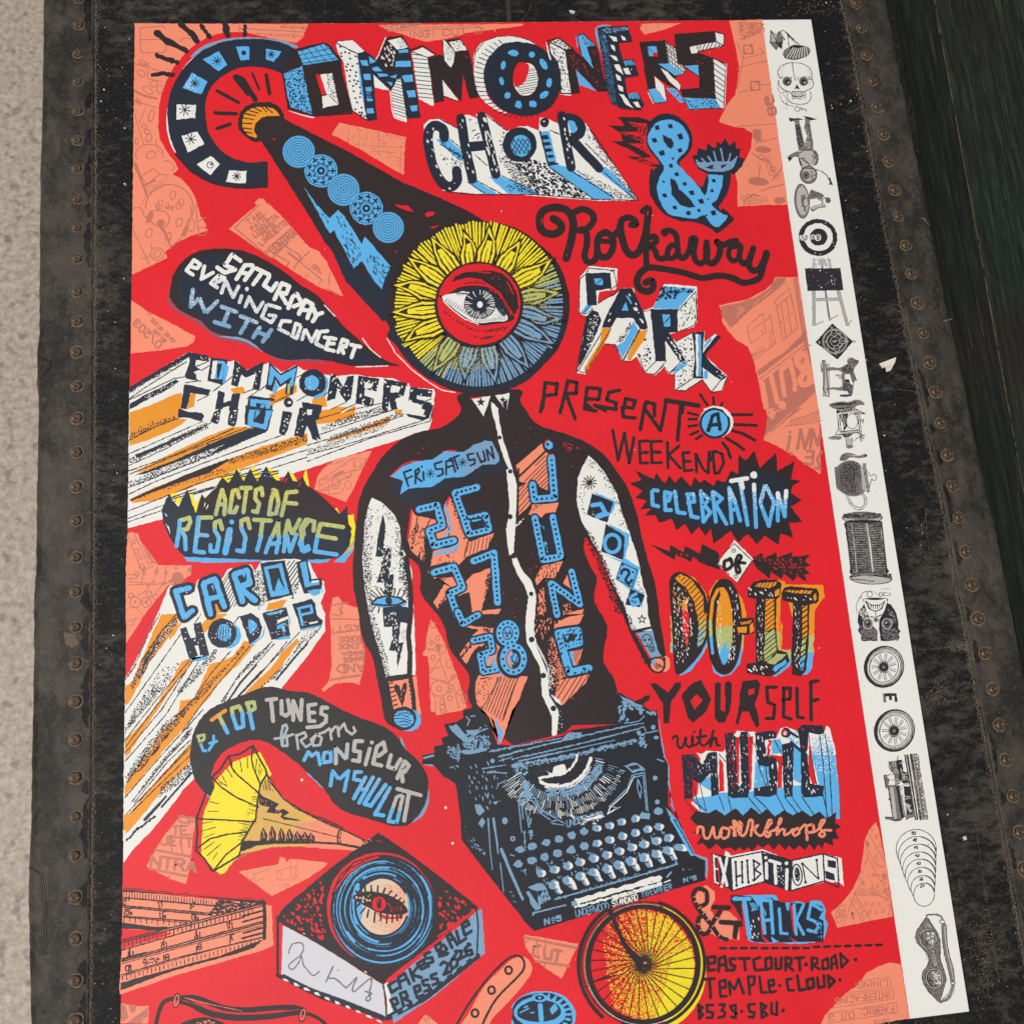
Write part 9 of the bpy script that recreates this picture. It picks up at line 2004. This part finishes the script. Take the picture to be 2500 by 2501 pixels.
p.g(GR, '345,1655 365,1645 390,1690 375,1760 360,1755'); p.s(DG, 8, '348,1655 370,1755|375,1655 420,1650|380,1690 430,1690|385,1735 440,1735'); p.g(W, '385,1655 420,1650 430,1690 390,1690', .3); p.d(GL, '470,1640 540,1640 550,1720 480,1720', 16, 6, None, .6)
p.g(GR, '380,1740 470,1735 497,1916 511,1985 493,2001 423,2003 407,1916', .6); p.g(GL, '395,1750 420,1745 442,1916 449,1995 423,1998', .4); p.g(DG, '440,1740 475,1735 517,1980 484,1995', .6); p.s(DG, 7, '380,1740 407,1916 418,2001|395,1850 385,1840 400,1835'); p.s(GL, 5, '470,1745 507,1974'); p.d(GL, '478,1740 500,1740 537,1974 517,1980', 12, 4, None, .8)
p.g(DG, '500,1740 555,1740 577,1916 577,1980 526,1985 522,1916'); p.ring(GL, 520, 1770, 40, 7, 55, 20, 90, 280); p.ring(GL, 520, 1830, 12, 6); p.ring(GL, 545, 1830, 10, 5); p.ring(GL, 520, 1675, 11, 5); p.g(GL, '510,1870 560,1890 547,1916 575,1932 551,1953 536,1926', .5); p.g(GR, '519,1964 570,1958 583,1942 587,1980 544,1995 521,2011', .6)
p.g(GR, '358,1982 416,1985 433,2003 462,2006 483,1998 486,2011 440,2019 411,2011 363,2001', .5); p.s(DG, 8, '358,1982 365,2002|371,1985 425,1990|422,2006 483,2003'); p.build()
KM2 = 300.0 / 1052
fr(2140, 1950, KM2)
p = M('stacked_discs_engraving', 'engraving of eight numbered discs shrinking downwards')
CS = [(340, 440, 172, 172), (348, 490, 162, 162), (356, 545, 152, 152), (365, 602, 142, 142), (374, 656, 130, 134), (384, 714, 118, 122), (395, 770, 102, 108), (405, 826, 88, 100)]
for k, (x, y, a, b_) in enumerate(CS):
    p.o(W, x, y, a, b_); p.ring(DG, x, y, a, 6, b_, 0)
    if k: p.ring(DG, x + 4, y, a, 10, b_, 0, -80, -15)
for k, (tx, x, y) in enumerate((('50', 316, 301), ('48', 326, 360), ('45', 336, 425), ('42', 346, 492), ('40', 356, 560), ('36', 368, 628), ('32', 380, 692), ('27', 390, 753))): p.t(DG, 7, tx, x - 16, y + 11, x + 16, y + 9, 1, -24)
p.s(GR, 6, '438,400 450,398'); p.build()
p = M('goggles_engraving', 'engraving of strapped goggles marked M and G')
p.g(GR, '425,1020 450,1030 520,1150 545,1220 545,1380 580,1470 598,1550 570,1650 540,1745 525,1745 440,1660 400,1590 388,1530 400,1470 430,1440 450,1390 440,1340 390,1290 345,1240 332,1190 345,1130 390,1060', .7); p.d(DG, '425,1030 520,1150 545,1380 590,1540 535,1740 440,1650 395,1540 450,1400 340,1200 390,1070', 11, 4, None, .45); p.d(GL, '430,1050 500,1140 520,1200 420,1100', 12, 5, None, .4)
p.s(DG, 6, '425,1015 520,1150 545,1220 545,1380 598,1550 570,1650 540,1745|425,1020 345,1130 332,1190 345,1240 440,1340 450,1390 430,1440|400,1470 388,1530 400,1590 525,1745', .6)
for x, y in ((440, 1206), (495, 1545)):
    p.o(GL, x, y, 76, 88, -10); p.o(DG, x, y, 66, 78, -10); p.o(GR, x + 2, y, 58, 70, -10); p.d(W, f'{x-20},{y-60} {x+50},{y-50} {x+60},{y+40} {x},{y+50}', 12, 7, None, .6); p.d(DG, f'{x-55},{y-20} {x-10},{y+20} {x+30},{y+65} {x-40},{y+60}', 11, 6, None, .7); p.ring(DG, x, y, 76, 5, 88, -10)
p.t(GL, 6, 'M', 470, 1312, 475, 1350, 22, -2); p.t(GL, 5, '8', 478, 1365, 482, 1392, 22, -2); p.t(GL, 6, 'G', 486, 1405, 492, 1435, 24, -3); p.s(GL, 6, '425,1370 432,1385')
p.q(GR, 9, '425,1020 440,1000 500,998 545,1010 565,1045'); p.q(DG, 4, '430,1018 445,1005 500,1003 540,1015 560,1045|420,1012 440,995 500,993 550,1003 575,1040'); p.ring(DG, 562, 1058, 24, 6, 15); p.q(GR, 40, '575,1085 580,1200 600,1330 630,1450 650,1560'); p.q(DG, 5, '557,1080 562,1200 580,1340 610,1460 635,1560|600,1085 602,1200 620,1330 655,1450 668,1560'); p.q(GL, 9, '580,1100 588,1200 610,1340 640,1460 655,1550'); p.ring(DG, 653, 1582, 20, 7, 14); p.q(GR, 20, '655,1600 640,1660 600,1720 545,1748'); p.q(DG, 4, '668,1600 655,1665 610,1730 540,1752|640,1600 625,1655 590,1700 545,1740'); p.build()
